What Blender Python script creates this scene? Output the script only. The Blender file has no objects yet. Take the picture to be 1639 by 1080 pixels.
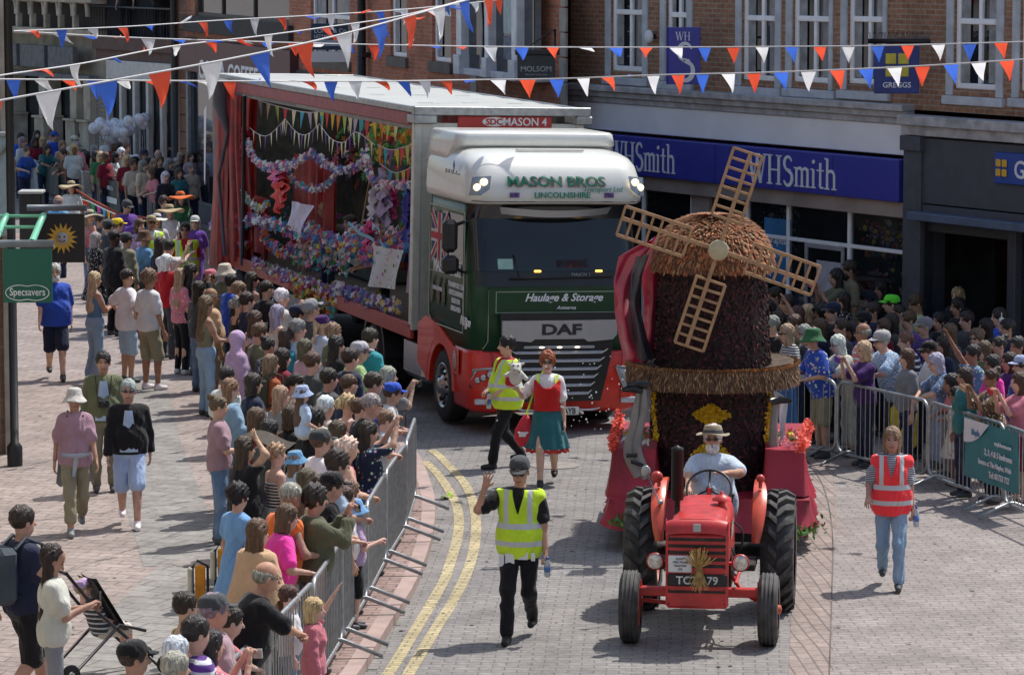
import bpy, math, random
import numpy as np
from mathutils import Vector, Matrix
R = math.radians
rnd = random.Random(7)
S = bpy.context.scene
COL = S.collection

# ------------------------------------------------------------------ camera, sky, sun, exposure
FPX, CAMZ = 5700.0, 6.9                     # focal length in photograph pixels, eye height in metres
TH = math.atan(640.0 / FPX)
cd = bpy.data.cameras.new('camera'); cam = bpy.data.objects.new('camera', cd); COL.objects.link(cam)
cam.location = (0, 0, CAMZ); cam.rotation_euler = (R(90) - TH, 0, 0)
cd.sensor_width = 36; cd.lens = FPX / 1639 * 36; cd.clip_end = 2000; cd.clip_start = 0.5
S.camera = cam
SUN = Vector((.36, .36, .86)).normalized()
w = bpy.data.worlds.new('World'); S.world = w; w.use_nodes = True
nt = w.node_tree; bg = nt.nodes['Background']; sky = nt.nodes.new('ShaderNodeTexSky')
sky.sky_type = 'NISHITA'; sky.sun_disc = False
sky.sun_elevation = math.asin(SUN.z); sky.sun_rotation = math.atan2(SUN.x, SUN.y)
sky.air_density = 1.2; sky.dust_density = 2.0
nt.links.new(sky.outputs[0], bg.inputs[0]); bg.inputs[1].default_value = 0.15
ld = bpy.data.lights.new('sun', 'SUN'); ld.energy = 4.2; ld.angle = R(.5); ld.color = (1, .955, .89)
lo = bpy.data.objects.new('sun', ld); COL.objects.link(lo)
lo.rotation_euler = SUN.to_track_quat('Z', 'Y').to_euler(); lo.location = (20, 40, 60)
S.view_settings.view_transform = 'Standard'; S.view_settings.look = 'None'
S.view_settings.exposure = 0.06; S.view_settings.gamma = 1
S.cycles.max_bounces = 6; S.cycles.diffuse_bounces = 4; S.cycles.glossy_bounces = 3
S.cycles.transparent_max_bounces = 8

# ------------------------------------------------------------------ measuring: photograph pixels to places
CT, ST = math.cos(TH), math.sin(TH)
def ray(px, py):
    u = (px - 819.5) / FPX; v = (540 - py) / FPX
    return Vector((u, CT + v * ST, -ST + v * CT))
def G(px, py, z=0.0):
    d = ray(px, py); t = (z - CAMZ) / d.z
    return Vector((d.x * t, d.y * t, z))
def AtY(px, py, Y):
    d = ray(px, py); t = Y / d.y
    return Vector((d.x * t, Y, CAMZ + d.z * t))

# ------------------------------------------------------------------ materials
MATS = {}
def nd(nt, typ, **kw):
    n = nt.nodes.new(typ)
    for k, v in kw.items():
        if k.startswith('_'): n.inputs[k[1:].replace('_', ' ')].default_value = v
        else: setattr(n, k, v)
    return n
def M(key, col=(.5, .5, .5), rough=.6, metal=0.0, var=.18, scale=6.0, bump=0.0, bscale=40.0, spec=.5, coat=0.0, emit=0.0, trans=0.0, sheen=0.0, objcol=False, alpha=1.0):
    if key in MATS: return MATS[key]
    m = bpy.data.materials.new(key); m.use_nodes = True; MATS[key] = m
    nt = m.node_tree; b = nt.nodes['Principled BSDF']; L = nt.links.new
    b.inputs['Roughness'].default_value = rough; b.inputs['Metallic'].default_value = metal
    b.inputs['Specular IOR Level'].default_value = spec; b.inputs['Coat Weight'].default_value = coat
    b.inputs['Transmission Weight'].default_value = trans; b.inputs['Sheen Weight'].default_value = sheen
    b.inputs['Alpha'].default_value = alpha
    tc = nd(nt, 'ShaderNodeTexCoord')
    src = None
    if objcol:
        oi = nd(nt, 'ShaderNodeObjectInfo'); src = oi.outputs['Color']
    if var > 0:
        n = nd(nt, 'ShaderNodeTexNoise', _Scale=scale, _Detail=5.0); L(tc.outputs['Object'], n.inputs['Vector'])
        mr = nd(nt, 'ShaderNodeMapRange', _From_Min=.3, _From_Max=.7, _To_Min=1 - var, _To_Max=1 + var); L(n.outputs[0], mr.inputs[0])
        mx = nd(nt, 'ShaderNodeVectorMath', operation='SCALE')
        if src: L(src, mx.inputs[0])
        else: mx.inputs[0].default_value = col[:3]
        L(mr.outputs[0], mx.inputs['Scale']); L(mx.outputs[0], b.inputs['Base Color'])
    elif src: L(src, b.inputs['Base Color'])
    else: b.inputs['Base Color'].default_value = (*col[:3], 1)
    if bump > 0:
        n2 = nd(nt, 'ShaderNodeTexNoise', _Scale=bscale, _Detail=3.0); L(tc.outputs['Object'], n2.inputs['Vector'])
        bp = nd(nt, 'ShaderNodeBump', _Strength=bump, _Distance=.02); L(n2.outputs[0], bp.inputs['Height']); L(bp.outputs[0], b.inputs['Normal'])
    if emit > 0:
        b.inputs['Emission Color'].default_value = (*col[:3], 1); b.inputs['Emission Strength'].default_value = emit
    return m
def brick(key, c1, c2, mortar, bw, bh, ms=.01, off=.5, rot=(0, 0, 0), var=.25, rough=.85, bump=.4, patch=1.2):
    """brick or block courses in object space; stains come from broad noise"""
    if key in MATS: return MATS[key]
    m = bpy.data.materials.new(key); m.use_nodes = True; MATS[key] = m
    nt = m.node_tree; b = nt.nodes['Principled BSDF']; L = nt.links.new
    b.inputs['Roughness'].default_value = rough; b.inputs['Specular IOR Level'].default_value = .3
    tc = nd(nt, 'ShaderNodeTexCoord'); mp = nd(nt, 'ShaderNodeMapping'); mp.inputs['Rotation'].default_value = rot
    L(tc.outputs['Object'], mp.inputs['Vector'])
    wn = nd(nt, 'ShaderNodeTexNoise', _Scale=.35, _Detail=2.0); L(tc.outputs['Object'], wn.inputs['Vector'])
    wv = nd(nt, 'ShaderNodeVectorMath', operation='MULTIPLY_ADD'); wv.inputs[1].default_value = (.12, .12, .0) if bump < .4 else (0, 0, 0)
    L(wn.outputs['Color'], wv.inputs[0]); L(mp.outputs[0], wv.inputs[2])
    bt = nd(nt, 'ShaderNodeTexBrick', offset=off, _Scale=1.0, _Mortar_Size=ms, _Mortar_Smooth=.3, _Brick_Width=bw, _Row_Height=bh, _Bias=0.0)
    bt.inputs['Color1'].default_value = (*c1, 1); bt.inputs['Color2'].default_value = (*c2, 1); bt.inputs['Mortar'].default_value = (*mortar, 1)
    L(wv.outputs[0], bt.inputs['Vector'])
    n = nd(nt, 'ShaderNodeTexNoise', _Scale=patch, _Detail=7.0, _Roughness=.65); L(tc.outputs['Object'], n.inputs['Vector'])
    mr = nd(nt, 'ShaderNodeMapRange', _From_Min=.3, _From_Max=.72, _To_Min=1 - var, _To_Max=1 + var); L(n.outputs[0], mr.inputs[0])
    mx = nd(nt, 'ShaderNodeVectorMath', operation='SCALE'); L(bt.outputs[0], mx.inputs[0]); L(mr.outputs[0], mx.inputs['Scale'])
    n3 = nd(nt, 'ShaderNodeTexNoise', _Scale=14.0, _Detail=3.0); L(tc.outputs['Object'], n3.inputs['Vector'])
    mr3 = nd(nt, 'ShaderNodeMapRange', _From_Min=.3, _From_Max=.7, _To_Min=.82, _To_Max=1.18); L(n3.outputs[0], mr3.inputs[0])
    m2 = nd(nt, 'ShaderNodeVectorMath', operation='SCALE'); L(mx.outputs[0], m2.inputs[0]); L(mr3.outputs[0], m2.inputs['Scale'])
    L(m2.outputs[0], b.inputs['Base Color'])
    bp = nd(nt, 'ShaderNodeBump', _Strength=bump, _Distance=.01, invert=True); L(bt.outputs['Fac'], bp.inputs['Height']); L(bp.outputs[0], b.inputs['Normal'])
    return m
def cloth(kind):
    """clothing: base colour is the object's own colour; kind adds a woven pattern in the garment"""
    key = 'cloth_' + kind
    if key in MATS: return MATS[key]
    m = bpy.data.materials.new(key); m.use_nodes = True; MATS[key] = m
    nt = m.node_tree; b = nt.nodes['Principled BSDF']; L = nt.links.new
    b.inputs['Roughness'].default_value = .85; b.inputs['Specular IOR Level'].default_value = .2
    if kind != 'satin': b.inputs['Sheen Weight'].default_value = .15
    tc = nd(nt, 'ShaderNodeTexCoord'); oi = nd(nt, 'ShaderNodeObjectInfo')
    base = oi.outputs['Color']
    def mix(fac, c2, a):
        x = nd(nt, 'ShaderNodeMix', data_type='RGBA'); L(fac, x.inputs[0]); L(a, x.inputs[6])
        if isinstance(c2, tuple): x.inputs[7].default_value = (*c2, 1)
        else: L(c2, x.inputs[7])
        return x.outputs[2]
    def thr(v, t, inv=False):
        x = nd(nt, 'ShaderNodeMath', operation='LESS_THAN' if inv else 'GREATER_THAN'); L(v, x.inputs[0]); x.inputs[1].default_value = t; return x.outputs[0]
    if kind in ('stripe', 'band'):
        wv = nd(nt, 'ShaderNodeTexWave', wave_type='BANDS', bands_direction='Z', _Scale=16.0 if kind == 'stripe' else 4.0, _Distortion=.4); L(tc.outputs['Object'], wv.inputs['Vector'])
        base = mix(thr(wv.outputs['Fac'], .6 if kind == 'stripe' else .75), (.62, .64, .68), base)
    elif kind == 'darkstripe':
        wv = nd(nt, 'ShaderNodeTexWave', wave_type='BANDS', bands_direction='Z', _Scale=9.0, _Distortion=.4); L(tc.outputs['Object'], wv.inputs['Vector'])
        base = mix(thr(wv.outputs['Fac'], .5), (.02, .02, .035), base)
    elif kind == 'check':
        ck = nd(nt, 'ShaderNodeTexChecker', _Scale=34.0); L(tc.outputs['Object'], ck.inputs['Vector']); base = mix(ck.outputs['Fac'], (.55, .6, .66), base)
    elif kind == 'floral':
        vo = nd(nt, 'ShaderNodeTexVoronoi', _Scale=17.0); L(tc.outputs['Object'], vo.inputs['Vector'])
        hs = nd(nt, 'ShaderNodeHueSaturation', _Saturation=.55, _Value=.8); L(vo.outputs['Color'], hs.inputs['Color'])
        base = mix(thr(vo.outputs['Distance'], .3, True), hs.outputs[0], base)
    elif kind == 'print':
        vo = nd(nt, 'ShaderNodeTexVoronoi', _Scale=26.0); L(tc.outputs['Object'], vo.inputs['Vector'])
        base = mix(thr(vo.outputs['Distance'], .28, True), (.6, .58, .55), base)
    elif kind == 'denim':
        n0 = nd(nt, 'ShaderNodeTexNoise', _Scale=5.0, _Detail=4.0); L(tc.outputs['Object'], n0.inputs['Vector'])
        mr0 = nd(nt, 'ShaderNodeMapRange', _From_Min=.42, _From_Max=.75, _To_Min=0.0, _To_Max=.4); L(n0.outputs[0], mr0.inputs[0])
        base = mix(mr0.outputs[0], (.38, .47, .56), base)
    n = nd(nt, 'ShaderNodeTexNoise', _Scale=4.0, _Detail=4.0); L(tc.outputs['Object'], n.inputs['Vector'])
    mr = nd(nt, 'ShaderNodeMapRange', _From_Min=.3, _From_Max=.7, _To_Min=.86, _To_Max=1.12); L(n.outputs[0], mr.inputs[0])
    mx = nd(nt, 'ShaderNodeVectorMath', operation='SCALE'); L(base, mx.inputs[0]); L(mr.outputs[0], mx.inputs['Scale']); L(mx.outputs[0], b.inputs['Base Color'])
    mp = nd(nt, 'ShaderNodeMapping'); mp.inputs['Scale'].default_value = (9, 9, 5); mp.inputs['Rotation'].default_value = (.4, .5, 0)
    L(tc.outputs['Object'], mp.inputs['Vector'])
    n2 = nd(nt, 'ShaderNodeTexNoise', _Scale=1.0, _Detail=2.5, _Distortion=1.2); L(mp.outputs[0], n2.inputs['Vector'])
    bp = nd(nt, 'ShaderNodeBump', _Strength=.75, _Distance=.03); L(n2.outputs[0], bp.inputs['Height']); L(bp.outputs[0], b.inputs['Normal'])
    return m
# ------------------------------------------------------------------ mesh collecting
class MB:
    def __init__(s): s.v = []; s.f = []; s.m = []; s.X = Matrix.Identity(4); s.mi = 0; s.smooth = []
    def add(s, vs, fs, smooth=False):
        o = len(s.v); X = s.X
        s.v += [tuple(X @ Vector(p)) for p in vs]
        for f in fs: s.f.append([i + o for i in f]); s.m.append(s.mi); s.smooth.append(smooth)
        return s
    def box(s, x0, x1, y0, y1, z0, z1):
        return s.add([(x0,y0,z0),(x1,y0,z0),(x1,y1,z0),(x0,y1,z0),(x0,y0,z1),(x1,y0,z1),(x1,y1,z1),(x0,y1,z1)],
                     [(0,3,2,1),(4,5,6,7),(0,1,5,4),(1,2,6,5),(2,3,7,6),(3,0,4,7)])
    def bbox(s, x0, x1, y0, y1, z0, z1, b=.01):
        """box with chamfered edges"""
        b = min(b, (x1-x0)*.45, (y1-y0)*.45, (z1-z0)*.45)
        vs = []; 
        for z, q in ((z0, b), (z0+b, 0), (z1-b, 0), (z1, b)):
            vs += [(x0+q+b*(q==0),y0+q,z),(x1-q-b*(q==0),y0+q,z),(x1-q,y0+q+b*(q==0),z),(x1-q,y1-q-b*(q==0),z),(x1-q-b*(q==0),y1-q,z),(x0+q+b*(q==0),y1-q,z),(x0+q,y1-q-b*(q==0),z),(x0+q,y0+q+b*(q==0),z)]
        fs = [tuple(range(7,-1,-1)), tuple(range(24,32))]
        for k in range(3):
            for i in range(8): j=(i+1)%8; fs.append((k*8+i,k*8+j,k*8+8+j,k*8+8+i))
        return s.add(vs, fs)
    def prism(s, pts, a0, a1, ax='y'):
        """polygon extruded along an axis: pts are the two other coordinates"""
        n = len(pts)
        def P(p, a): return (p[0], a, p[1]) if ax == 'y' else ((a, p[0], p[1]) if ax == 'x' else (p[0], p[1], a))
        vs = [P(p, a0) for p in pts] + [P(p, a1) for p in pts]
        fs = [tuple(range(n)), tuple(range(2*n-1, n-1, -1))] + [(i, i+n, (i+1)%n+n, (i+1)%n) for i in range(n)]
        return s.add(vs, fs)
    def tube(s, pts, r, n=8, cap=True, smooth=True):
        pts = [Vector(p) for p in pts]; rs = r if isinstance(r, (list, tuple)) else [r]*len(pts)
        vs = []; fs = []; up = None
        for i, p in enumerate(pts):
            d = (pts[min(i+1, len(pts)-1)] - pts[max(i-1, 0)]).normalized()
            if up is None or abs(up.dot(d)) > .95: up = Vector((0,0,1)) if abs(d.z) < .9 else Vector((1,0,0))
            a = d.cross(up).normalized(); b = a.cross(d).normalized(); up = b
            for k in range(n):
                t = 2*math.pi*k/n; vs.append(p + (a*math.cos(t) + b*math.sin(t))*rs[i])
        for i in range(len(pts)-1):
            for k in range(n): fs.append((i*n+k, i*n+(k+1)%n, (i+1)*n+(k+1)%n, (i+1)*n+k))
        if cap: fs += [tuple(range(n)), tuple(range(len(vs)-1, len(vs)-n-1, -1))]
        return s.add(vs, fs, smooth)
    def lathe(s, prof, n=24, c=(0,0,0), ax='z', smooth=True, a0=0, a1=2*math.pi):
        """profile [(r, h)] turned about an axis"""
        vs = []; fs = []; full = abs(a1-a0-2*math.pi) < 1e-6; m = n if full else n+1
        for r, h in prof:
            for k in range(m):
                t = a0 + (a1-a0)*k/n; x, y = r*math.cos(t), r*math.sin(t)
                p = (x,y,h) if ax == 'z' else ((x,h,y) if ax == 'y' else (h,x,y))
                vs.append((p[0]+c[0], p[1]+c[1], p[2]+c[2]))
        for i in range(len(prof)-1):
            for k in range(n if full else n):
                k2 = (k+1) % m if full else k+1
                fs.append((i*m+k, i*m+k2, (i+1)*m+k2, (i+1)*m+k))
        return s.add(vs, fs, smooth)
    def ball(s, c, r, n=12, m=8):
        rr = r if isinstance(r, (tuple, list)) else (r, r, r)
        vs = []; fs = []
        for i in range(m+1):
            a = math.pi*i/m
            for k in range(n):
                t = 2*math.pi*k/n; vs.append((c[0]+rr[0]*math.sin(a)*math.cos(t), c[1]+rr[1]*math.sin(a)*math.sin(t), c[2]+rr[2]*math.cos(a)))
        for i in range(m):
            for k in range(n): fs.append((i*n+k, (i+1)*n+k, (i+1)*n+(k+1)%n, i*n+(k+1)%n))
        return s.add(vs, fs, True)
    def quad(s, a, b, c, d): return s.add([a,b,c,d], [(0,1,2,3)])
    def sheet(s, fn, nu, nv, smooth=True):
        """fn(u, v) with u, v in 0..1"""
        vs = [fn(i/nu, j/nv) for j in range(nv+1) for i in range(nu+1)]
        fs = [(j*(nu+1)+i, j*(nu+1)+i+1, (j+1)*(nu+1)+i+1, (j+1)*(nu+1)+i) for j in range(nv) for i in range(nu)]
        return s.add(vs, fs, smooth)
    def obj(s, name, mats, parent=None, loc=None, rot=None):
        me = bpy.data.meshes.new(name); me.from_pydata(s.v, [], s.f)
        if not isinstance(mats, (list, tuple)): mats = [mats]
        for m in mats: me.materials.append(m)
        me.polygons.foreach_set('material_index', s.m); me.polygons.foreach_set('use_smooth', s.smooth); me.update()
        o = bpy.data.objects.new(name, me); COL.objects.link(o)
        if parent: o.parent = parent
        if loc is not None: o.location = loc
        if rot is not None: o.rotation_euler = rot
        return o
def tag(o, label=None, cat=None, group=None, kind=None):
    if label: o['label'] = label
    if cat: o['category'] = cat
    if group: o['group'] = group
    if kind: o['kind'] = kind
    return o
def empty(name, loc=(0,0,0), rz=0.0, label=None, cat=None, group=None, ry=0.0):
    o = bpy.data.objects.new(name, None); COL.objects.link(o); o.location = loc; o.rotation_euler = (0, ry, rz)
    return tag(o, label, cat, group)
def text_mesh(name, body, size, mat, parent, loc, rot, align='CENTER', shear=0.0, bold=0.0, ext=.004, sx=1.0, space=1.0, spec=None):
    """raised lettering as a mesh; size is the capital height"""
    cu = bpy.data.curves.new(name, 'FONT'); cu.body = body; cu.size = size / .69; cu.align_x = align; cu.shear = shear
    cu.offset = bold * size; cu.extrude = ext; cu.space_character = space; cu.resolution_u = 3
    t = bpy.data.objects.new(name, cu); COL.objects.link(t); bpy.context.view_layer.update()
    me = bpy.data.meshes.new_from_object(t); bpy.data.objects.remove(t); me.name = name
    for v in me.vertices: v.co.x *= sx
    me.materials.clear(); me.materials.append(mat)
    o = bpy.data.objects.new(name, me); COL.objects.link(o); o.parent = parent; o.location = loc; o.rotation_euler = rot
    return o
def copy_tree(o, parent=None):
    c = o.copy(); COL.objects.link(c)
    if parent: c.parent = parent
    for ch in o.children: copy_tree(ch, c)
    return c
def spline(pts, n):
    """Catmull-Rom through points"""
    P = [Vector(p) for p in pts]; P = [P[0]*2-P[1]] + P + [P[-1]*2-P[-2]]; out = []
    for i in range(1, len(P)-2):
        for k in range(n):
            t = k/n; a, b, c, d = P[i-1], P[i], P[i+1], P[i+2]
            out.append(.5*((2*b) + (c-a)*t + (2*a-5*b+4*c-d)*t*t + (3*b-a-3*c+d)*t**3))
    out.append(P[-2]); return out

# ------------------------------------------------------------------ ground
def struct(o, kind='structure'): o['kind'] = kind; return o
block_pink = brick('paving_pink', (.335,.28,.258), (.275,.23,.21), (.155,.133,.122), .40, .20, .012, rot=(0,0,.25), var=.2, bump=.2)
block_right = brick('paving_right', (.295,.262,.245), (.25,.222,.206), (.165,.146,.136), .24, .12, .009, rot=(0,0,-.06), var=.22, bump=.2)
block_road = brick('paving_road', (.25,.236,.225), (.208,.197,.189), (.135,.128,.122), .24, .12, .009, rot=(0,0,.05), var=.25, bump=.2)
block_red = brick('paving_red', (.32,.225,.20), (.25,.175,.155), (.14,.108,.096), .26, .13, .012, rot=(0,0,.12), var=.2, bump=.2)
block_grey = brick('paving_grey', (.275,.264,.25), (.23,.22,.208), (.135,.128,.12), .45, .3, .012, rot=(0,0,.4), var=.2, bump=.2)
def flat(name, pts, z, m, kind='structure'):
    mb = MB(); mb.add([(p[0], p[1], z) for p in pts], [tuple(range(len(pts)))]); o = mb.obj(name, m)
    me = o.data
    if me.polygons[0].normal.z < 0: me.flip_normals()
    return struct(o, kind)
flat('ground', [(-300,-50),(300,-50),(300,400),(-300,400)], -.008, block_right)
KERB = [G(560,1110), G(582,1080), G(627,1006), G(667,941), G(692,868), G(696,815), G(686,774), G(668,735), G(628,690), G(560,620), G(470,545), G(380,485), G(290,440), G(180,405), G(60,385), G(-120,370), G(-600,360)]
kc = [p.xy for p in spline(KERB, 4)]
kc = [Vector((kc[0].x-2.2, 20))] + kc
redge = [G(1262,1085), G(1268,960), G(1278,850), G(1280,760), G(1240,690), G(1120,620), G(960,555), G(700,480), G(420,415), G(300,370), G(100,350), G(-600,340)]
rc = [Vector((redge[0].x-.4, 20, 0)).xy] + [p.xy for p in spline(redge, 3)]
def ribbon(name, A, B, z, m):
    mb = MB(); n = min(len(A), len(B)); mb.add([(p.x,p.y,z) for p in A[:n]] + [(p.x,p.y,z) for p in B[:n]], [(i, i+1, n+i+1, n+i) for i in range(n-1)])
    o = mb.obj(name, m); 
    if o.data.polygons[0].normal.z < 0: o.data.flip_normals()
    return struct(o)
def offset(C, d):
    out = []
    for i, p in enumerate(C):
        t = (C[min(i+1, len(C)-1)] - C[max(i-1, 0)]).normalized(); out.append(Vector((p.x + t.y*d, p.y - t.x*d)))
    return out
def resample(C, n):
    C = [Vector(p) for p in C]; L = [0]
    for a, b in zip(C, C[1:]): L.append(L[-1] + (b-a).length)
    out = []; j = 0
    for i in range(n):
        s = L[-1]*i/(n-1)
        while j < len(L)-2 and L[j+1] < s: j += 1
        out.append(C[j].lerp(C[j+1], (s-L[j])/max(1e-6, L[j+1]-L[j])))
    return out
ribbon('road', resample(kc, 90), resample(rc, 90), 0.0, block_road)
ribbon('drain_channel', rc, offset(rc, .42), .004, brick('paving_tan', (.31,.25,.222), (.265,.212,.19), (.16,.135,.122), .26, .13, .012, rot=(0,0,1.5), var=.2, bump=.2))
KZ = .10
pav = kc + [Vector((-60, 110)), Vector((-60, 20))]
flat('pavement', [(p.x,p.y) for p in offset(kc, -.62)] + [(-60,110),(-60,20)], KZ, block_pink)
ribbon('kerb', kc, offset(kc, -.16), KZ + .002, M('kerb_stone', (.37,.275,.245), .85, var=.2, scale=3, bump=.15))
ribbon('pavement_edge', offset(kc, -.16), offset(kc, -.62), KZ + .001, block_red)
mb = MB(); mb.add([(p.x,p.y,-.01) for p in kc] + [(p.x,p.y,KZ+.002) for p in kc], [(i+1, i, len(kc)+i, len(kc)+i+1) for i in range(len(kc)-1)])
struct(mb.obj('kerb_face', MATS['kerb_stone']))
yel = brick('road_paint_yellow', (.50,.42,.24), (.41,.345,.20), (.24,.21,.15), .20, .10, .012, rot=(0,0,.12), var=.3, bump=.2)
for nm, pts in (('yellow_line', [(640,1105),(650,1085),(700,1002),(724,964),(753,901),(762,838),(748,781),(708,735),(690,720)]), ('yellow_line', [(600,1105),(622,1078),(700,949),(719,906),(734,848),(729,805),(703,762),(680,738)])):
    c = [p.xy for p in spline([G(*p) for p in pts], 6)]
    ribbon(nm, offset(c, .06), offset(c, -.06), .006, yel)
for pts, wd in (([(215,600),(232,700),(262,800),(300,905)], .95), ([(415,845),(330,905),(250,985),(150,1100)], 1.0)):
    c = [p.xy for p in spline([G(*p, KZ) for p in pts], 6)]
    ribbon('paving_band', offset(c, wd/2), offset(c, -wd/2), KZ + .004 + .003*(wd>.96), block_grey)
def disc(name, c, r, z, m):
    mb = MB(); mb.add([(c.x + r*math.cos(k*math.pi/12), c.y + r*math.sin(k*math.pi/12), z) for k in range(24)], [tuple(range(24))]); return struct(mb.obj(name, m))
c = [p.xy for p in spline([G(*p) for p in ((1327,1085),(1331,960),(1332,850),(1318,780),(1290,735))], 6)]
ribbon('joint_line', offset(c, .007), offset(c, -.007), .007, M('joint_dark', (.10,.088,.08), .9, var=.6, scale=1))
rs = random.Random(12); gm = MB()
for i in range(170):
    p = G(rs.uniform(20, 1620), rs.uniform(560, 1075)); r_ = rs.uniform(.012, .03); inside = p.x < kc[0].x-1 or G(0,0).x > 1
    gm.add([(p.x+r_*math.cos(k), p.y+r_*math.sin(k)*rs.uniform(.8,1.2), KZ+.009) for k in range(6)] if p.x < -1.8 else [(p.x+r_*math.cos(k), p.y+r_*math.sin(k), .009) for k in range(6)], [tuple(range(6))])
tag(gm.obj('gum_spots', M('gum_dark', (.13,.12,.11), .9, var=.5, scale=2)), 'small dark spots trodden into the paving', 'litter', None, 'stuff')
iron = M('cast_iron', (.14,.13,.12), .7, .4, bump=.3)
disc('inspection_cover', G(316,902,KZ), .27, KZ+.012, M('cover_stone', (.27,.24,.22), .9, bump=.2))
disc('inspection_cover', G(888,745), .33, .008, M('cover_stone'))
# ------------------------------------------------------------------ facades
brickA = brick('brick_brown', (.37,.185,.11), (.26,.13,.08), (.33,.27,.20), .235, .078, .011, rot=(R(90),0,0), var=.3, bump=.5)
brickB = brick('brick_red', (.46,.165,.095), (.34,.12,.07), (.32,.23,.17), .235, .078, .01, rot=(R(90),0,0), var=.32, bump=.5)
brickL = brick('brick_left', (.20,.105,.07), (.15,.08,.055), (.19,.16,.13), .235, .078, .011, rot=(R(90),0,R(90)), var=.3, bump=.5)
stone = M('stone_trim', (.33,.31,.28), .85, var=.25, scale=3, bump=.25)
concrete = M('grey_concrete', (.48,.51,.55), .85, var=.18, scale=4, bump=.15)
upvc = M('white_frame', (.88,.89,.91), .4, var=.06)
lead = M('lead_flashing', (.42,.41,.42), .7, var=.3, scale=5, bump=.3)
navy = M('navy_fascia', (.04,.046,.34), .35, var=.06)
slateg = M('dark_grey_fascia', (.065,.07,.088), .55, var=.12)
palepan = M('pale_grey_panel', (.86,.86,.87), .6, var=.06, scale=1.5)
glassd = M('window_glass', (.018,.022,.028), .05, var=.5, scale=1.2, spec=1.0)
black = M('black_paint', (.012,.012,.014), .45, var=.2)
dark = M('dark_interior', (.010,.011,.014), .9, var=.3)
white = M('white_paint', (.72,.73,.74), .5, var=.05)
lettw = M('white_lettering', (.76,.77,.80), .5, var=.03)
curtain = M('net_curtain', (.30,.30,.30), .9, var=.3, scale=5, bump=.4)
timberd = M('brown_render', (.33,.27,.24), .8, var=.2, scale=2, bump=.1)
steel = M('galvanised_steel', (.36,.38,.39), .42, .75, var=.2, scale=12, bump=.1)

class Facade:
    """local x along the front (to the right in the photograph), local y into the building, z up"""
    def __init__(s, A, B, name, label, cat='building'):
        u = (A - B); u.z = 0; s.u = u.normalized(); s.A = Vector((A.x, A.y, 0)); s.rz = math.atan2(s.u.y, s.u.x)
        s.n = Vector((-s.u.y, s.u.x, 0))
        s.root = empty(name, s.A, s.rz, label, cat)
    def at(s, px, py, off=0.0):
        d = ray(px, py); P0 = s.A + s.n*off; o = Vector((0,0,CAMZ)); t = (P0-o).dot(s.n)/d.dot(s.n); p = o + d*t
        return ((p - s.A).dot(s.u), p.z)
def wall_open(mb, x0, x1, z0, z1, ops, y=0.0, depth=.2):
    xs = sorted({x0, x1} | {max(x0, min(x1, v)) for o in ops for v in o[:2]}); zs = sorted({z0, z1} | {max(z0, min(z1, v)) for o in ops for v in o[2:4]})
    for a, b in zip(xs, xs[1:]):
        for c, d in zip(zs, zs[1:]):
            mx, mz = (a+b)/2, (c+d)/2
            if any(o[0] < mx < o[1] and o[2] < mz < o[3] for o in ops): continue
            mb.quad((a,y,c), (b,y,c), (b,y,d), (a,y,d))
    for o in ops:
        a, b, c, d = o[:4]
        mb.quad((a,y,c),(a,y,d),(a,y+depth,d),(a,y+depth,c)); mb.quad((b,y,d),(b,y,c),(b,y+depth,c),(b,y+depth,d))
        mb.quad((a,y,d),(b,y,d),(b,y+depth,d),(a,y+depth,d)); mb.quad((b,y,c),(a,y,c),(a,y+depth,c),(b,y+depth,c))
def window(root, x0, x1, z0, z1, y=.1, split=(.5,), transom=.0, curt=True, fm=None, fw=.085, name='window'):
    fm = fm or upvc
    mb = MB(); mb.bbox(x0, x0+fw, y-.04, y+.04, z0, z1); mb.bbox(x1-fw, x1, y-.04, y+.04, z0, z1)
    mb.bbox(x0+fw, x1-fw, y-.04, y+.04, z0, z0+fw); mb.bbox(x0+fw, x1-fw, y-.04, y+.04, z1-fw, z1)
    for s_ in split: xm = x0+(x1-x0)*s_; mb.bbox(xm-fw*.45, xm+fw*.45, y-.036, y+.036, z0+fw, z1-fw)
    if transom: zm = transom; mb.bbox(x0+fw, x1-fw, y-.05, y+.03, zm-fw*.5, zm+fw*.5)
    f = mb.obj(name, fm, root)
    MB().box(x0+.02, x1-.02, y+.012, y+.02, z0+.02, z1-.02).obj('pane', glassd, f)
    if curt:
        c = MB(); k = rnd.random()*6; W = (x1-x0)
        for a, b in ((.06,.3), (.72,.95)):
            c.sheet(lambda u, v, a=a, b=b: (x0+W*(a+(b-a)*u), y-.006+.004*math.sin(u*22+k), z0+.1+(z1-z0-.2)*v), 10, 1)
        c.obj('curtain', curtain, f)
    return f
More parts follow.
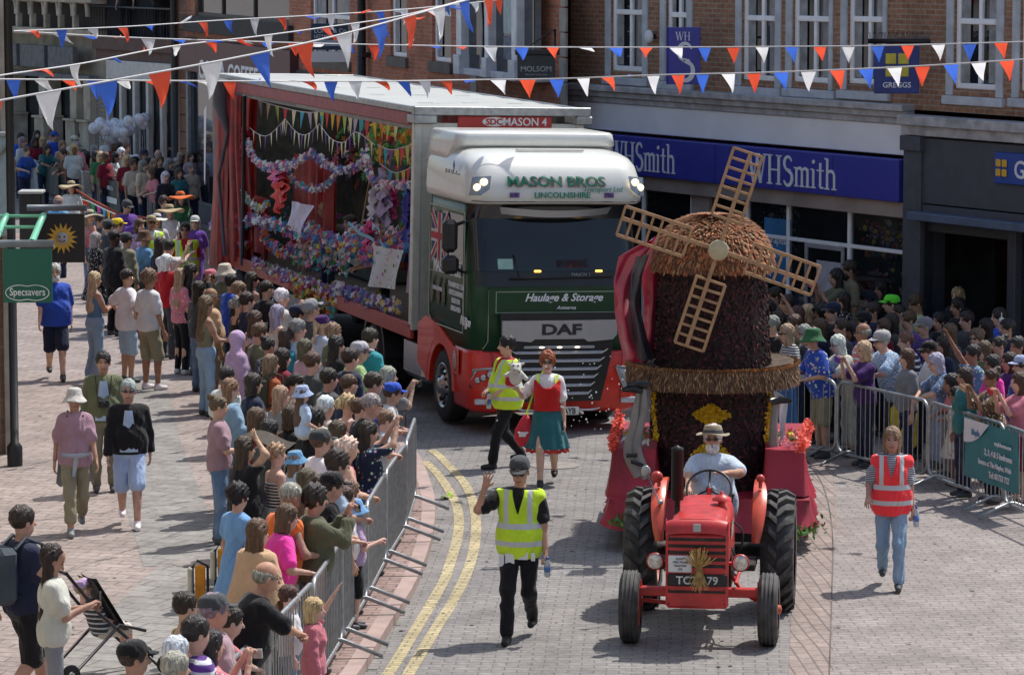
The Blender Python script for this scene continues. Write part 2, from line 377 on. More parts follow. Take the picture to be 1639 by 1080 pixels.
# ---- the stationer's and baker's block on the right
PA, PB = G(1446, 321.7, 3.0), G(1020, 278, 3.0)
FA = Facade(PA, PB, 'brown_brick_building', 'brown brick building with blue stationer shopfront and dark grey bakery shopfront')
ra = FA.root
xl = FA.at(913, 160)[0]; xr = FA.at(1780, 300)[0]; xs = FA.at(1463, 300)[0]
zc0, zc1 = FA.at(1200, 181)[1], FA.at(1200, 156)[1]       # cornice
wins = []
for (a, b, sill) in ((978,1029,113),(1066,1100,120),(1187,1241,128),(1268,1327,131),(1356,1413,134),(1526,1595,142),(1632,1700,146)):
    x0, z = FA.at(a, sill); x1, _ = FA.at(b, sill); wins.append((x0, x1, z, z+1.75))
mb = MB(); wall_open(mb, xl, xr, zc1-.02, 8.1, wins); mb.box(xl, xr, .25, 7, 7.9, 8.1); mb.box(xr-.02, xr, 0, 7, 0, 7.9); mb.box(xl, xl+.02, 0, 7, 0, 7.9); mb.box(xl, xr, 6.9, 7, 0, 7.9)
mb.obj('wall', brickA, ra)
for i, wd in enumerate(wins):
    tz = wd[2] + .98
    window(ra, wd[0], wd[1], wd[2], wd[3], .08, (.55,) , tz)
    s_ = MB(); 
    s_.bbox(wd[0]-.16, wd[0]-.003, -.03, .12, wd[2]-.1, wd[3]+.1); s_.bbox(wd[1]+.003, wd[1]+.16 if i not in (3,4) else wd[1]+.1, -.03, .12, wd[2]-.1, wd[3]+.1)
    s_.bbox(wd[0]-.2, wd[1]+.2, -.07, .1, wd[2]-.23, wd[2]-.103); s_.obj('window_surround', concrete, ra)
c = MB()
for k, (dz, dd) in enumerate(((0,.10),(.10,.16),(.2,.24))): c.bbox(xl, xs-.02, -dd, .02, zc0+dz, zc0+dz+.097)
c.bbox(xs+.02, xr, -.36, .02, zc0+.02, zc0+.16); c.bbox(xs+.02, xr, -.28, .02, zc0-.13, zc0+.017)
c.obj('cornice', lead, ra)
zb1 = 3.63; zb0 = 3.0
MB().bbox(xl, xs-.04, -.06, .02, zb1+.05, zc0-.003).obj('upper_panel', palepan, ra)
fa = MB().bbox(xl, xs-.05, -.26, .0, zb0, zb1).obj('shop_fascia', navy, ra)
m_ = MB(); 
for q in np.linspace(xl+.02, xs-.1, 7)[1:-1]: m_.box(q-.004, q+.004, -.263, -.26, zb0+.01, zb1-.01)
m_.obj('fascia_joint', M('navy_joint', (.006,.008,.08), .5), fa)
MB().bbox(xl, xs-.06, -.16, .0, zb0-.24, zb0-.003).obj('fascia_soffit', timberd, ra)
# serif lettering drawn as strokes on a unit-height grid
def serif(ch):
    """polygons of one serif capital or small letter; x advance, polygons in cap-height units"""
    P = []
    def bar(x0, z0, x1, z1, wd): P.append([(x0, z0), (x0+wd, z0), (x1+wd, z1), (x1, z1)])
    def sf(x, z, w_): P.append([(x, z), (x+w_, z), (x+w_, z+.045), (x, z+.045)])
    def arc(cx, cz, rx, rz, a0, a1, t0, t1, n=14):
        for i in range(n):
            a, b = R(a0+(a1-a0)*i/n), R(a0+(a1-a0)*(i+1)/n); ta = t0+(t1-t0)*math.sin(math.pi*i/n); tb = t0+(t1-t0)*math.sin(math.pi*(i+1)/n)
            q = []
            for an, t, sg in ((a, ta, 1), (b, tb, 1), (b, tb, -1), (a, ta, -1)): q.append((cx+(rx+sg*t/2)*math.cos(an), cz+(rz+sg*t/2)*math.sin(an)))
            P.append(q)
    if ch == 'W':
        bar(.30, 0, .08, .96, .12); bar(.30, 0, .52, .96, .05); bar(.66, 0, .46, .96, .12); bar(.70, 0, .92, .96, .045)
        sf(0, .955, .3); sf(.42, .955, .26); sf(.84, .955, .2); return 1.03, P
    if ch == 'H':
        bar(.1, 0, .1, 1, .11); bar(.56, 0, .56, 1, .11); P.append([(.2,.47),(.57,.47),(.57,.52),(.2,.52)])
        for x in (.02, .48): sf(x, 0, .27); sf(x, .955, .27)
        return .8, P
    if ch == 'S':
        arc(.28, .745, .18, .225, 20, 270, .035, .11); arc(.28, .26, .21, .25, 90, -160, .035, .13)
        P.append([(.10,.62),(.2,.5),(.46,.36),(.40,.55)]); return .58, P
    if ch == 'm':
        for x in (.08, .36, .64): bar(x, 0, x, .62, .09); sf(x-.06, 0, .21)
        sf(.0, .6, .14); arc(.27, .46, .14, .17, 0, 160, .05, .10, 8); arc(.55, .46, .14, .17, 0, 160, .05, .10, 8); return .82, P
    if ch == 'i': bar(.1, 0, .1, .62, .09); sf(.02, 0, .24); sf(.02, .6, .12); arc(.15, .88, .035, .035, 0, 360, .07, .07, 8); return .32, P
    if ch == 't': bar(.12, .08, .12, .86, .09); P.append([(.0,.58),(.32,.58),(.32,.63),(.0,.63)]); arc(.24, .12, .09, .1, 180, 320, .08, .04, 6); return .38, P
    if ch == 'h':
        bar(.08, 0, .08, 1.02, .09); bar(.42, 0, .42, .5, .09); sf(.0, 0, .23); sf(.36, 0, .22); sf(.0, .99, .12); arc(.3, .44, .165, .18, 0, 150, .05, .1, 8); return .62, P
    return .5, P
def serif_word(name, word, h, sx, mat, parent, loc, rot, ext=.012):
    mb = MB(); x = 0
    for ch in word:
        adv, polys = serif(ch)
        for i, q in enumerate(polys):
            e = ext + .0006*(i % 5)
            pts = [((x+p[0])*h*sx, p[1]*h) for p in q]
            mb.prism(pts, -e, 0, 'y')
        x += adv
    o = mb.obj(name, mat, parent); o.location = loc; o.rotation_euler = rot; return o, x*h*sx
for a, b in ((975, 1082), (1196, 1341)):
    x0 = FA.at(a, 250, -.26)[0]; x1 = FA.at(b, 280, -.26)[0]
    tot = sum(serif(c_)[0] for c_ in 'WHSmith')*.46
    serif_word('shop_lettering', 'WHSmith', .46, (x1-x0)/tot, lettw, fa, (x0, -.262, zb0+.085), (0,0,0))
# the shop windows
gx = [FA.at(p, 330)[0] for p in (925, 1030, 1108, 1126, 1196, 1262, 1360, 1459)]
sg = MB()
for x in gx: sg.bbox(x-.035, x+.035, -.02, .06, .35, zb0-.243)
sg.bbox(gx[0], gx[-1], -.02, .06, .2, .35); sg.bbox(gx[4], gx[-1], -.018, .058, 2.2, 2.26) 
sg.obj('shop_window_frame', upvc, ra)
MB().box(gx[0], gx[-1], .02, .03, .35, zb0-.25).obj('shop_window_glass', M('shop_glass', (.02,.025,.03), .04, spec=1, var=0, alpha=.35), ra)
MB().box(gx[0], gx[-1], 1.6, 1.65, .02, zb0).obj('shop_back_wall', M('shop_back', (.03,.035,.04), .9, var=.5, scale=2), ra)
MB().bbox(gx[2]+.04, gx[3]-.04+.25, -.05, .2, 0, zb0-.245).obj('shop_pier', timberd, ra)
MB().bbox(gx[-1]+.02, xs+.04, -.08, .2, 0, zb0-.245).obj('shop_pier', M('brown_brick_pier', (.22,.10,.07), .85, bump=.5), ra)
# door and posters
xd0, zt = FA.at(1290, 364); xd1 = FA.at(1352, 364)[0]
d_ = MB(); d_.bbox(xd0, xd0+.06, -.03, .015, .2, 2.2); d_.bbox(xd1-.06, xd1, -.03, .015, .2, 2.2); d_.bbox(xd0+.06, xd1-.06, -.03, .015, 2.13, 2.2)
dd = d_.obj('shop_door', M('door_frame_grey', (.30,.32,.34), .5), ra)
MB().box(xd0+.28, xd1-.1, .004, .012, 1.0, 1.95).obj('door_poster', M('poster_pale', (.45,.45,.5), .7), dd)
blueposter = M('poster_blue', (.04,.17,.36), .5, var=.25, scale=3)
x0, z0 = FA.at(1222, 452); x1, z1 = FA.at(1262, 352)
po = MB().box(x0, x1+.05, .006, .012, z0, z1).obj('window_poster', blueposter, ra)
text_mesh('poster_lettering', 'Vapes', .13, lettw, po, ((x0+x1)/2+.04, .003, z0+(z1-z0)*.62), (R(90),0,0))
text_mesh('poster_lettering', 'Sold Here', .07, lettw, po, ((x0+x1)/2+.04, .003, z0+(z1-z0)*.42), (R(90),0,0))
# window display: many coloured packets on shelves behind the right-hand glass
PAL = [(.5,.05,.06),(.6,.35,.03),(.05,.25,.5),(.5,.5,.5),(.06,.3,.12),(.35,.08,.4),(.6,.15,.3),(.7,.6,.1),(.08,.08,.1)]
palm = [M('packet_%d' % i, c_, .5, var=.3, scale=15) for i, c_ in enumerate(PAL)]
mb = MB()
for i in range(260):
    x = rnd.uniform(gx[6]+.08, gx[7]-.08); z = 2.1+.55*rnd.random()**1.5 if rnd.random() < .7 else rnd.uniform(1.2, 2.2)
    mb.mi = rnd.randrange(9); s_ = rnd.uniform(.015, .045)
    mb.ball((x, .12+rnd.random()*.25, z), (s_*1.3, s_*.7, s_), 6, 4)
for i in range(150):
    x = rnd.uniform(gx[4]+.1, gx[5]-.1); z = rnd.uniform(2.0, 2.65); mb.mi = rnd.choice((3,3,8,2,8)); s_ = rnd.uniform(.01, .04)
    mb.ball((x, .15+rnd.random()*.25, z), (s_*1.5, s_, s_), 6, 4)
o = mb.obj('window_display', palm, ra); o['kind'] = 'stuff'
mb = MB(); 
for k, (a, b, c_, d_2) in enumerate(((gx[0]+.5,gx[0]+.9,.9,1.5),(gx[0]+1.1,gx[0]+1.5,.7,1.6),(gx[4]+.2,gx[4]+.7,.6,1.3),(gx[5]+.1,gx[5]+.4,.5,1.7),(gx[6]+.5,gx[6]+.9,.4,1.5))):
    mb.mi = (3,8,2,3,1)[k]; mb.box(a, b, .8, 1.1, c_, d_2)
mb.obj('shop_shelving', palm, ra)
# bakery front
g1 = MB().bbox(xs+.14, xr, -.2, .02, 3.02, zc0-.16).obj('bakery_fascia', slateg, ra)
x0, z1 = FA.at(1591, 243, -.26); z0 = FA.at(1591, 293, -.26)[1]
gp = MB().bbox(x0, x0+2.4, -.26, -.203, z0, z1).obj('bakery_sign_panel', M('bakery_blue', (.02,.065,.33), .4, var=.04), g1)
yel_s = M('bakery_yellow', (.72,.42,.04), .5, var=.04)
hh = z1-z0; q = hh*.24
sq = MB()
for i in (0,1):
    for j in (0,1): sq.bbox(x0+.06+i*(q+.03), x0+.06+i*(q+.03)+q, -.285, -.262, z0+hh*.25+j*(q+.03)-.01, z0+hh*.25+j*(q+.03)+q-.01, .015)
sq.obj('bakery_sign_squares', yel_s, gp)
text_mesh('bakery_lettering', 'GREGGS', hh*.55, lettw, gp, (x0+.45, -.262, z0+hh*.22), (R(90),0,0), 'LEFT', bold=.02)
b_ = MB(); b_.bbox(xs+.04, xs+.46, -.24, .02, .0, zc0-.17); b_.bbox(xs+.02, xs+.5, -.3, .02, zc0-.36, zc0-.16+.02)
b_.obj('shopfront_pilaster', M('pilaster_grey', (.075,.08,.10), .55), ra)
MB().bbox(xs+.36, xr, -.42, -.2, 2.78, 2.90).obj('awning_box', M('awning_blue', (.085,.12,.19), .45), ra)
MB().bbox(xs+.38, xr, -.2, .02, 2.84, 3.0).obj('fascia_board', slateg, ra)
xj = FA.at(1487, 400)[0]; xk = FA.at(1622, 420)[0]
j_ = MB(); j_.bbox(xs+.46, xj, -.12, .2, 0, 2.83); j_.bbox(xk, xk+.18, -.12, .2, 0, 2.83); j_.bbox(xj, xk, -.08, .0, 2.6, 2.83)
j_.obj('door_jamb', M('jamb_grey', (.05,.055,.07), .5), ra)
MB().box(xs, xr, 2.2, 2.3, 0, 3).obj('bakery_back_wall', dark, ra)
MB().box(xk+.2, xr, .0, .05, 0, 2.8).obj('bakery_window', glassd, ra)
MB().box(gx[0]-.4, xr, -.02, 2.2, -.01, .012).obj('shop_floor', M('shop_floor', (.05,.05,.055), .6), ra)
# projecting signs
def facade_sign(F, name, label, a, b, y0, y1, mat, post=None, y=-.55, wide=.1):
    """flat sign standing out from the wall on brackets, its face turned to the street's length"""
    pass
ws = empty('hanging_sign', (0,0,0), 0, 'tall navy projecting sign with WH and a large S, on the upper brick wall', 'sign')
p0 = FA.at(1068, 90)[0]; yb = -.12
def proj_sign(root, F, ax, bx, ty, by, face_mat, yaw, off=-.75):
    """hang a board in front of facade F, centred where the photograph shows it, turned to face the camera"""
    cxp = (ax+bx)/2; x, zt = F.at(cxp, ty, off); _, zb = F.at(cxp, by, off)
    P = F.A + F.u*x + F.n*off; d = P.length; Wm = (bx-ax)/FPX*math.hypot(P.x, P.y)
    root.location = (P.x, P.y, zb); root.rotation_euler = (0,0,yaw)
    return Wm, zt-zb
Wm, Hm = proj_sign(ws, FA, 1069, 1121, 44, 135, navy, 0)
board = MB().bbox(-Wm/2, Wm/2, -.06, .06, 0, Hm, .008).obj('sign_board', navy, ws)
MB().bbox(-Wm/2-.02, -Wm/2-.002, -.07, .07, -.01, Hm+.01).obj('sign_edge', M('blue_edge', (.03,.05,.3), .4), ws)
serif_word('sign_lettering', 'WH', Hm*.15, 1.0, lettw, board, (-Wm*.28, -.061, Hm*.77), (0,0,0), .004)
serif_word('sign_lettering', 'S', Hm*.68, .95, lettw, board, (-Wm*.28, -.061, Hm*.06), (0,0,0), .004)
MB().tube([(Wm/2, .0, Hm*.8), (Wm/2+.02, .75, Hm*.8)], .02).tube([(Wm/2, 0, Hm*.2), (Wm/2+.02, .75, Hm*.2)], .02).obj('bracket', black, ws)
ls = empty('wall_lamp', (0,0,0), 0, 'round white disc fixed to the brown brick between two windows', 'wall lamp'); 
x, z = FA.at(1040, 59, -.1); P = FA.A + FA.u*x + FA.n*-.1; ls.location = P + Vector((0,0,z)); ls.rotation_euler = (0,0,FA.rz)
MB().lathe([(0,-.05),(.09,-.05),(.11,-.03),(.11,.0),(.0,.0)], 20, ax='y').obj('lamp_cover', white, ls)
MB().bbox(-.03,.03,0,.1,-.04,.04).obj('bracket', black, ls)
gs = empty('hanging_sign', (0,0,0), 0, 'square blue bakery sign with yellow window squares under a spiked bar', 'sign')
Wm, Hm = proj_sign(gs, FA, 1400, 1471, 74, 150, navy, 0, -.7)
board = MB().bbox(-Wm/2, Wm/2, -.06, .06, 0, Hm, .01).obj('sign_board', M('bakery_blue_dark', (.015,.035,.2), .4), gs)
q = Wm*.235; sq = MB()
for i in (0,1):
    for j in (0,1): sq.bbox(-q-.015+i*(q+.03), -.015+i*(q+.03), -.075, -.061, Hm*.36+j*(q+.03), Hm*.36+j*(q+.03)+q)
sq.obj('sign_squares', M('sign_yellow', (.55,.47,.05), .5), board)
text_mesh('sign_lettering', 'GREGGS', Hm*.11, lettw, board, (0, -.061, Hm*.13), (R(90),0,0), bold=.015)
b_ = MB().tube([(-Wm*.65,0,Hm+.07),(Wm*.75,0,Hm+.07)], .035); b_.tube([(Wm*.2,0,Hm+.07),(Wm*.2,.8,Hm+.07)], .03)
b_.obj('bracket', black, gs)
sp = MB()
for i in range(60):
    x = -Wm*.6 + Wm*1.35*i/60; a = rnd.uniform(-.5,.5); b2 = rnd.uniform(-.4,.4); sp.tube([(x,0,Hm+.1),(x+a*.1,b2*.1,Hm+.2)], .0035, 4)
o = sp.obj('bird_spikes', M('spike_grey', (.2,.2,.2), .4, .8), gs)

# ---- the red brick building beyond, angled away
QB = G(285, 40, 5.6); 
def depth_pt(px, s):
    Y = FPX/s; return Vector(((px-819.5)/s, Y, 0))
FB = Facade(depth_pt(905, 95), depth_pt(285, 64), 'red_brick_building', 'red brick building with stone quoins, bay window and burgundy coffee shopfront')
rb = FB.root
bl = FB.at(300, 100)[0]
wins = []
for (a, b, sill) in ((498,560,92),(625,651,90),(692,722,98)):
    x0, z = FB.at(a, sill); x1, _ = FB.at(b, sill); wins.append((x0, x1, z, z+1.7))
xw0, zw0 = FB.at(312, 26); xw1 = FB.at(463, 26)[0]
wins.append((xw0, xw1, zw0, zw0+1.4))
zlow = 4.05
mb = MB(); wall_open(mb, bl, -.05, zlow, 7.3, wins, 0, .22); mb.box(bl, -.05, .25, 7, 7.1, 7.3)
mb.box(bl, -.05, 6.9, 7.0, 0, 7.1); mb.box(bl, bl+.02, .01, 7, 0, 7.1); mb.obj('wall', brickB, rb)
for i, wd in enumerate(wins[:3]):
    window(rb, wd[0], wd[1], wd[2], wd[3], .1, (.5,) if i == 0 else (), wd[2]+.9, curt=True)
    MB().bbox(wd[0]-.12, wd[1]+.12, -.07, .1, wd[2]-.2, wd[2]-.003).obj('window_sill', M('stone_dark', (.14,.125,.11), .9, bump=.3), rb)
wd = wins[3]; window(rb, wd[0], wd[1], wd[2], wd[3], .1, (.28,.62), 0, False, M('bronze_frame', (.05,.045,.04), .5), .1)
MB().box(wd[0]+.1, wd[1]-.1, .13, .14, wd[2], wd[3]).obj('window_blind', M('blue_blind', (.13,.20,.24), .7, var=.2), rb)
st = MB()
for zz in np.arange(zlow, 7.1, .42):
    k = int(round((zz-zlow)/.42)); wq = .5 if k % 2 else .38
    x = FB.at(905, 60)[0]; st.bbox(x-wq/2, -.05+.02+.1, -.03, .02, zz+.01, zz+.41)
    x = FB.at(758, 60)[0]; st.bbox(x-.3 if k % 2 else x-.12, x+.25, -.025, .02, zz+.01, zz+.41)
st.obj('quoins', stone, rb)
# dark storey band, burgundy fascia and shopfront below
lb = MB(); lb.bbox(bl, FB.at(470,80)[0], -.12, .02, FB.at(390,60)[1], FB.at(390,34)[1]); lb.bbox(FB.at(470,90)[0]+.003, -.05, -.08, .02, zlow-.3, zlow+.0)
lb.obj('lintel', M('stone_black', (.045,.042,.04), .8, bump=.3), rb)
xa, xb = bl, FB.at(478, 100)[0]; zt = FB.at(400, 72)[1]; zb = FB.at(400, 128)[1]
cf = MB().bbox(xa, xb, -.2, .02, zb, zt).obj('shop_fascia', M('burgundy', (.10,.035,.04), .5, var=.15), rb)
c0, zc = FB.at(318, 116, -.2); c1 = FB.at(413, 112, -.2)[0]
t = text_mesh('shop_lettering', 'COSTA COFFEE', .42, lettw, cf, (c0, -.202, zc-.12), (R(90),0,0), 'LEFT', bold=.03)
sc = (c1-c0)/max(v.co.x for v in t.data.vertices)
for v in t.data.vertices: v.co.x *= sc
s2 = MB(); s2.bbox(bl, -.05, -.02, .1, 0, .5); 
for x in np.linspace(bl+.1, -.2, 11): s2.bbox(x-.1, x+.1, -.05, .1, .5, zb-.003)
s2.obj('shopfront_frame', M('shopfront_grey', (.25,.26,.27), .6), rb)
MB().box(bl, -.05, .03, .05, .5, zb).obj('shop_window_glass', glassd, rb)
MB().bbox(xb+.01, -.05, -.14, .02, zb+.1, zlow-.303).obj('shop_fascia', M('black_fascia', (.03,.03,.035), .5), rb)
# bay window of white sashes
x0 = FB.at(768, 60)[0]; x1 = FB.at(882, 60)[0]; zs = FB.at(800, 122)[1]
ba = MB()
W_ = x1-x0
for a, wd in ((0,.3),(.42,.22),(.8,.28)):
    ba.bbox(x0+a*W_, x0+a*W_+wd, -.45, .02, zs+.35, 7.0)
    ba.bbox(x0+a*W_-.03, x0+a*W_+wd+.03, -.5, .02, zs, zs+.35)
ba.bbox(x0, x1, -.42, .02, zs+.0, zs+.12); ba.bbox(x0, x1, -.36, .02, zs+1.55, zs+1.65)
bay = ba.obj('bay_window', M('bay_white', (.66,.66,.70), .6, var=.15, scale=5, bump=.1), rb)
MB().box(x0+.05, x1-.02, -.3, -.28, zs+.12, 7).obj('pane', glassd, bay)
cu = MB(); 
for a in (.25,.32,.68): cu.sheet(lambda u,v,a=a: (x0+W_*a+.12*u+.06*math.sin(v*4), -.31-.01*math.sin(u*20), zs+.2+1.3*v), 8, 6)
cu.obj('curtain', curtain, bay)
pm = MB().box(x0+.60*W_, x0+.78*W_, -.33, -.318, zs+.35, zs+.75); pm.obj('window_poster', M('poster_pinkblue', (.12,.14,.22), .6, var=.6, scale=14), bay)
MB().box(x0+.60*W_, x0+.78*W_, -.33, -.318, zs+.8, zs+1.5).obj('window_poster', M('poster_pale2', (.34,.42,.44), .6), bay)
ms = empty('hanging_sign', (0,0,0), 0, 'dark board reading MOLSOM below a black iron balcony bar', 'sign')
Wm, Hm = proj_sign(ms, FB, 828, 888, 88, 126, navy, 0, -.8)
bd = MB().bbox(-Wm/2, Wm/2, -.04, .04, 0, Hm, .008).obj('sign_board', M('teal_black', (.025,.035,.045), .4), ms)
t = text_mesh('sign_lettering', 'MOLSOM', Hm*.22, M('sign_grey_lettering', (.38,.40,.42), .5), bd, (0,-.041,Hm*.3), (R(90),0,0), bold=.02)
t = text_mesh('sign_lettering', 'PRIVATE EYECARE', Hm*.07, MATS['sign_grey_lettering'], bd, (0,-.041,Hm*.13), (R(90),0,0), sx=1.15)
b_ = MB().bbox(-Wm*.56, Wm*.62, -.12, .12, Hm, Hm+.09); b_.tube([(Wm*.5,0,Hm+.09),(Wm*.5,0,Hm+.42)], .02); b_.tube([(Wm*.5,0,Hm+.42),(-.1,0,Hm+.15)], .01); b_.tube([(0,0,Hm+.04),(0,.8,Hm+.04)], .03)
b_.obj('bracket', black, ms)
es = empty('sale_board', (0,0,0), FB.rz, 'navy agent board reading LONG and Co on the red brick first floor', 'sign')
Wm, Hm = proj_sign(es, FB, 498, 557, 38, 100, navy, 0, -.35)
MB().bbox(-Wm/2, Wm/2, -.02, .02, 0, Hm*.28).obj('lower_panel', white, es)
b2 = MB().bbox(-Wm/2, Wm/2, -.022, .02, Hm*.32, Hm).obj('sign_board', M('agent_navy', (.02,.045,.09), .5), es)
MB().box(-Wm*.49, Wm*.49, -.026, -.022, Hm*.42, Hm*.58).obj('white_band', M('band_grey', (.35,.42,.5), .5), b2)
text_mesh('sign_lettering', 'LONG & Co', Hm*.11, lettw, b2, (-Wm*.42,-.024,Hm*.76), (R(90),0,0), 'LEFT')
text_mesh('sign_lettering', 'LETTINGS', Hm*.08, lettw, b2, (-Wm*.42,-.024,Hm*.63), (R(90),0,0), 'LEFT')
dp = MB(); x = FB.at(591, 60)[0]; dp.tube([(x,-.16,zlow-.6),(x,-.16,7.3)], .09, 10); dp.bbox(x-.13,x+.13,-.2,0,6.0,6.1); dp.bbox(x-.13,x+.13,-.2,0,4.5,4.6)
dp.obj('drainpipe', black, rb)
x = FB.at(291, 100)[0]
dq = MB(); dq.tube([(x+.15,-.2,0),(x+.15,-.2,7.3)], .11, 10); dq.obj('drainpipe', black, rb)
qs = MB()
for k, zz in enumerate(np.arange(0, 7.2, .42)): qs.bbox(x-(.55 if k%2 else .42), x+.02, -.12, .3, zz+.008, zz+.41)
qs.obj('quoins', stone, rb)

# ---- the pale stone building far behind with arches
FC = Facade(depth_pt(285, 62.5), depth_pt(20, 57), 'stone_arcade_building', 'pale gothic stone building with pointed arches above shop windows')
rc_ = FC.root
stc = M('old_stone', (.46,.40,.31), .9, var=.3, scale=2.5, bump=.4)
x_a, z_a = FC.at(20, 120); x_e = FC.at(282, 100)[0]; 
x0 = FC.at(-60, 60)[0]
mb = MB()
zA0 = FC.at(90, 46)[1]; zA1 = FC.at(90, 8)[1]
xb0 = FC.at(152, 30)[0]
z_w0 = FC.at(200, 250)[1]; z_w1 = FC.at(200, 128)[1]
mb.box(x0, xb0, .6, .7, 0, 11)                      # back skin of the arcade
mb.quad((x0,0,zA1+.15),(xb0,0,zA1+.15),(xb0,0,11),(x0,0,11)); mb.quad((xb0,.0,zA0+1.2),(x_e,.0,zA0+1.2),(x_e,.0,11),(xb0,.0,11))
mb.box(x0, x_e, 6, 6.1, 0, 11); mb.box(x0, x_e, 0, 6, 10.9, 11)
mb.obj('wall', stc, rc_)
ar = MB(); n_ = 0
step = FC.at(108,30)[0]-FC.at(85,30)[0]
for k in range(-2, 6):
    cx = FC.at(40, 30)[0] + step*k
    if cx+step/2 > xb0+.05: break
    pts = []
    for t in np.linspace(0, 1, 9): a = R(180-65*t); pts.append((cx+step*.30+ .78*step*math.cos(a)*.97, zA0+(zA1-zA0)*.55+.78*step*math.sin(a)*1.2))
    for t in np.linspace(1, 0, 9): a = R(180-65*t); pts.append((cx-step*.30-.78*step*math.cos(a)*.97, zA0+(zA1-zA0)*.55+.78*step*math.sin(a)*1.2))
    pts = [(min(max(p[0], cx-step*.47), cx+step*.47), p[1]) for p in pts]
    ar.tube([(p[0], -.03, p[1]) for p in pts], .07, 6)
    ar.bbox(cx-step*.55, cx-step*.42, -.06, .1, zA0, zA0+(zA1-zA0)*.6)
    ar.box(cx-step*.5, cx+step*.5, .05, .6, zA1+.05, zA1+.15)
ar.bbox(x0, xb0, -.15, .1, zA0-.18, zA0); ar.bbox(x0, xb0, -.12, .1, zA1+.08, zA1+.2)
ar.obj('arches', stc, rc_)
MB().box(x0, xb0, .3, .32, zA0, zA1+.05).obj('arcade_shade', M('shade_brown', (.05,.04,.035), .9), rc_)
md = MB(); z1 = FC.at(100, 60)[1]; z2 = FC.at(100, 118)[1]
for k in range(-2, 5): 
    cx = FC.at(30, 30)[0]+step*2*k
    if cx+step*1.9 < xb0: md.bbox(cx+.12, cx+step*2-.12, -.04, .1, z2+.12, z1-.25)
md.bbox(x0, xb0, -.2, .1, z2-.12, z2); md.obj('string_panel', M('grey_fascia', (.14,.14,.15), .7, var=.25), rc_)
zq = FC.at(130,190)[1]
for p in (22, 78, 128, 150):
    x = FC.at(p, 200)[0]; MB().bbox(x-.3, x+.3, -.3, .3, 0, zq-.06).bbox(x-.2, x+.2, -.2, .3, zq, z2-.12).bbox(x-.36, x+.36, -.36, .3, zq-.06, zq).obj('pier', stc, rc_)
MB().box(x0, FC.at(128,200)[0], .35, .4, 0, z2-.1).obj('shop_window', M('dim_glass', (.03,.035,.04), .15), rc_)
lv = MB(); xv0, xv1 = FC.at(152,100)[0], FC.at(172,100)[0]
for zz in np.arange(1.2, z_w1, .11): lv.box(xv0, xv1, -.02, .03, zz, zz+.06)
lv.obj('louvre_panel', M('louvre', (.22,.23,.24), .6), rc_)
sh = MB(); xs0, xs1 = FC.at(176,180)[0], FC.at(284,180)[0]
for x in np.linspace(xs0, xs1, 6): sh.bbox(x-.07, x+.07, -.08, .06, .4, z_w1)
sh.bbox(xs0, xs1, -.1, .06, z_w1, z_w1+.5); sh.bbox(xs0, xs1, -.06, .05, .0, .4)
sh.obj('shopfront_frame', M('shopfront_cream', (.60,.58,.54), .6, var=.12), rc_)
MB().box(xs0, xs1, .1, .12, .4, z_w1).obj('shop_window_glass', M('dim_glass'), rc_)
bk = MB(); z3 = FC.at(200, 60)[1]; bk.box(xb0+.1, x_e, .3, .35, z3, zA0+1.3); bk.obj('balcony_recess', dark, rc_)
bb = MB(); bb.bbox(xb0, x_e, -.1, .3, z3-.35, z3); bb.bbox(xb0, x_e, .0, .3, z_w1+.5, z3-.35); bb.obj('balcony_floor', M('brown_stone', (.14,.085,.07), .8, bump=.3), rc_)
br = MB(); zr = FC.at(200, 12)[1]; br.tube([(xb0,-.1,zr),(x_e,-.1,zr)], .03)
for x in np.linspace(xb0, x_e, 30): br.tube([(x,-.1,z3),(x,-.1,zr)], .012, 4)
br.obj('balcony_railing', black, rc_)

# ---- near corner on the left: brick pier, green and sun signs, posts
lp = G(21, 738, 0)
lbd = empty('corner_building', (lp.x, lp.y, 0), R(10.5), 'brick corner building cut off by the left edge, with glass canopy and stone edge', 'building')
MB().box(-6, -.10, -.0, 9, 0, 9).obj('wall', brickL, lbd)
MB().bbox(-.10, .0, -.03, .3, 0, 9.0).obj('stone_edge', stone, lbd)
z0_, z1_ = AtY(10, 372, lp.y).z, AtY(10, 215, lp.y).z
gl = MB().bbox(-1.4, .03, -.12, -.035, z0_, z1_).obj('glass_panel', M('pale_glass', (.33,.42,.46), .25, var=.2), lbd)
m_ = MB(); m_.bbox(-1.4,.05,-.15,-.122,z0_-.04,z0_+.03); m_.bbox(-1.4,.05,-.15,-.122,z1_-.03,z1_+.04); m_.bbox(.03,.07,-.15,-.0,z0_,z1_); m_.tube([(-.9,-.16,z0_+.1),(.04,-.16,z1_-.1)], .02)
m_.obj('panel_frame', steel, gl)
a = AtY(16, 0, 45.9); b = G(24, 745, KZ)
pp = empty('sign_post', (b.x, b.y, KZ), 0, 'slim black post beside the brick corner at the left edge', 'post')
MB().tube([(0,0,0),(0,0,7.3)], .055, 12).obj('post', black, pp)
MB().lathe([(.1,0),(.1,.25),(.065,.3)], 14).obj('base_collar', black, pp)
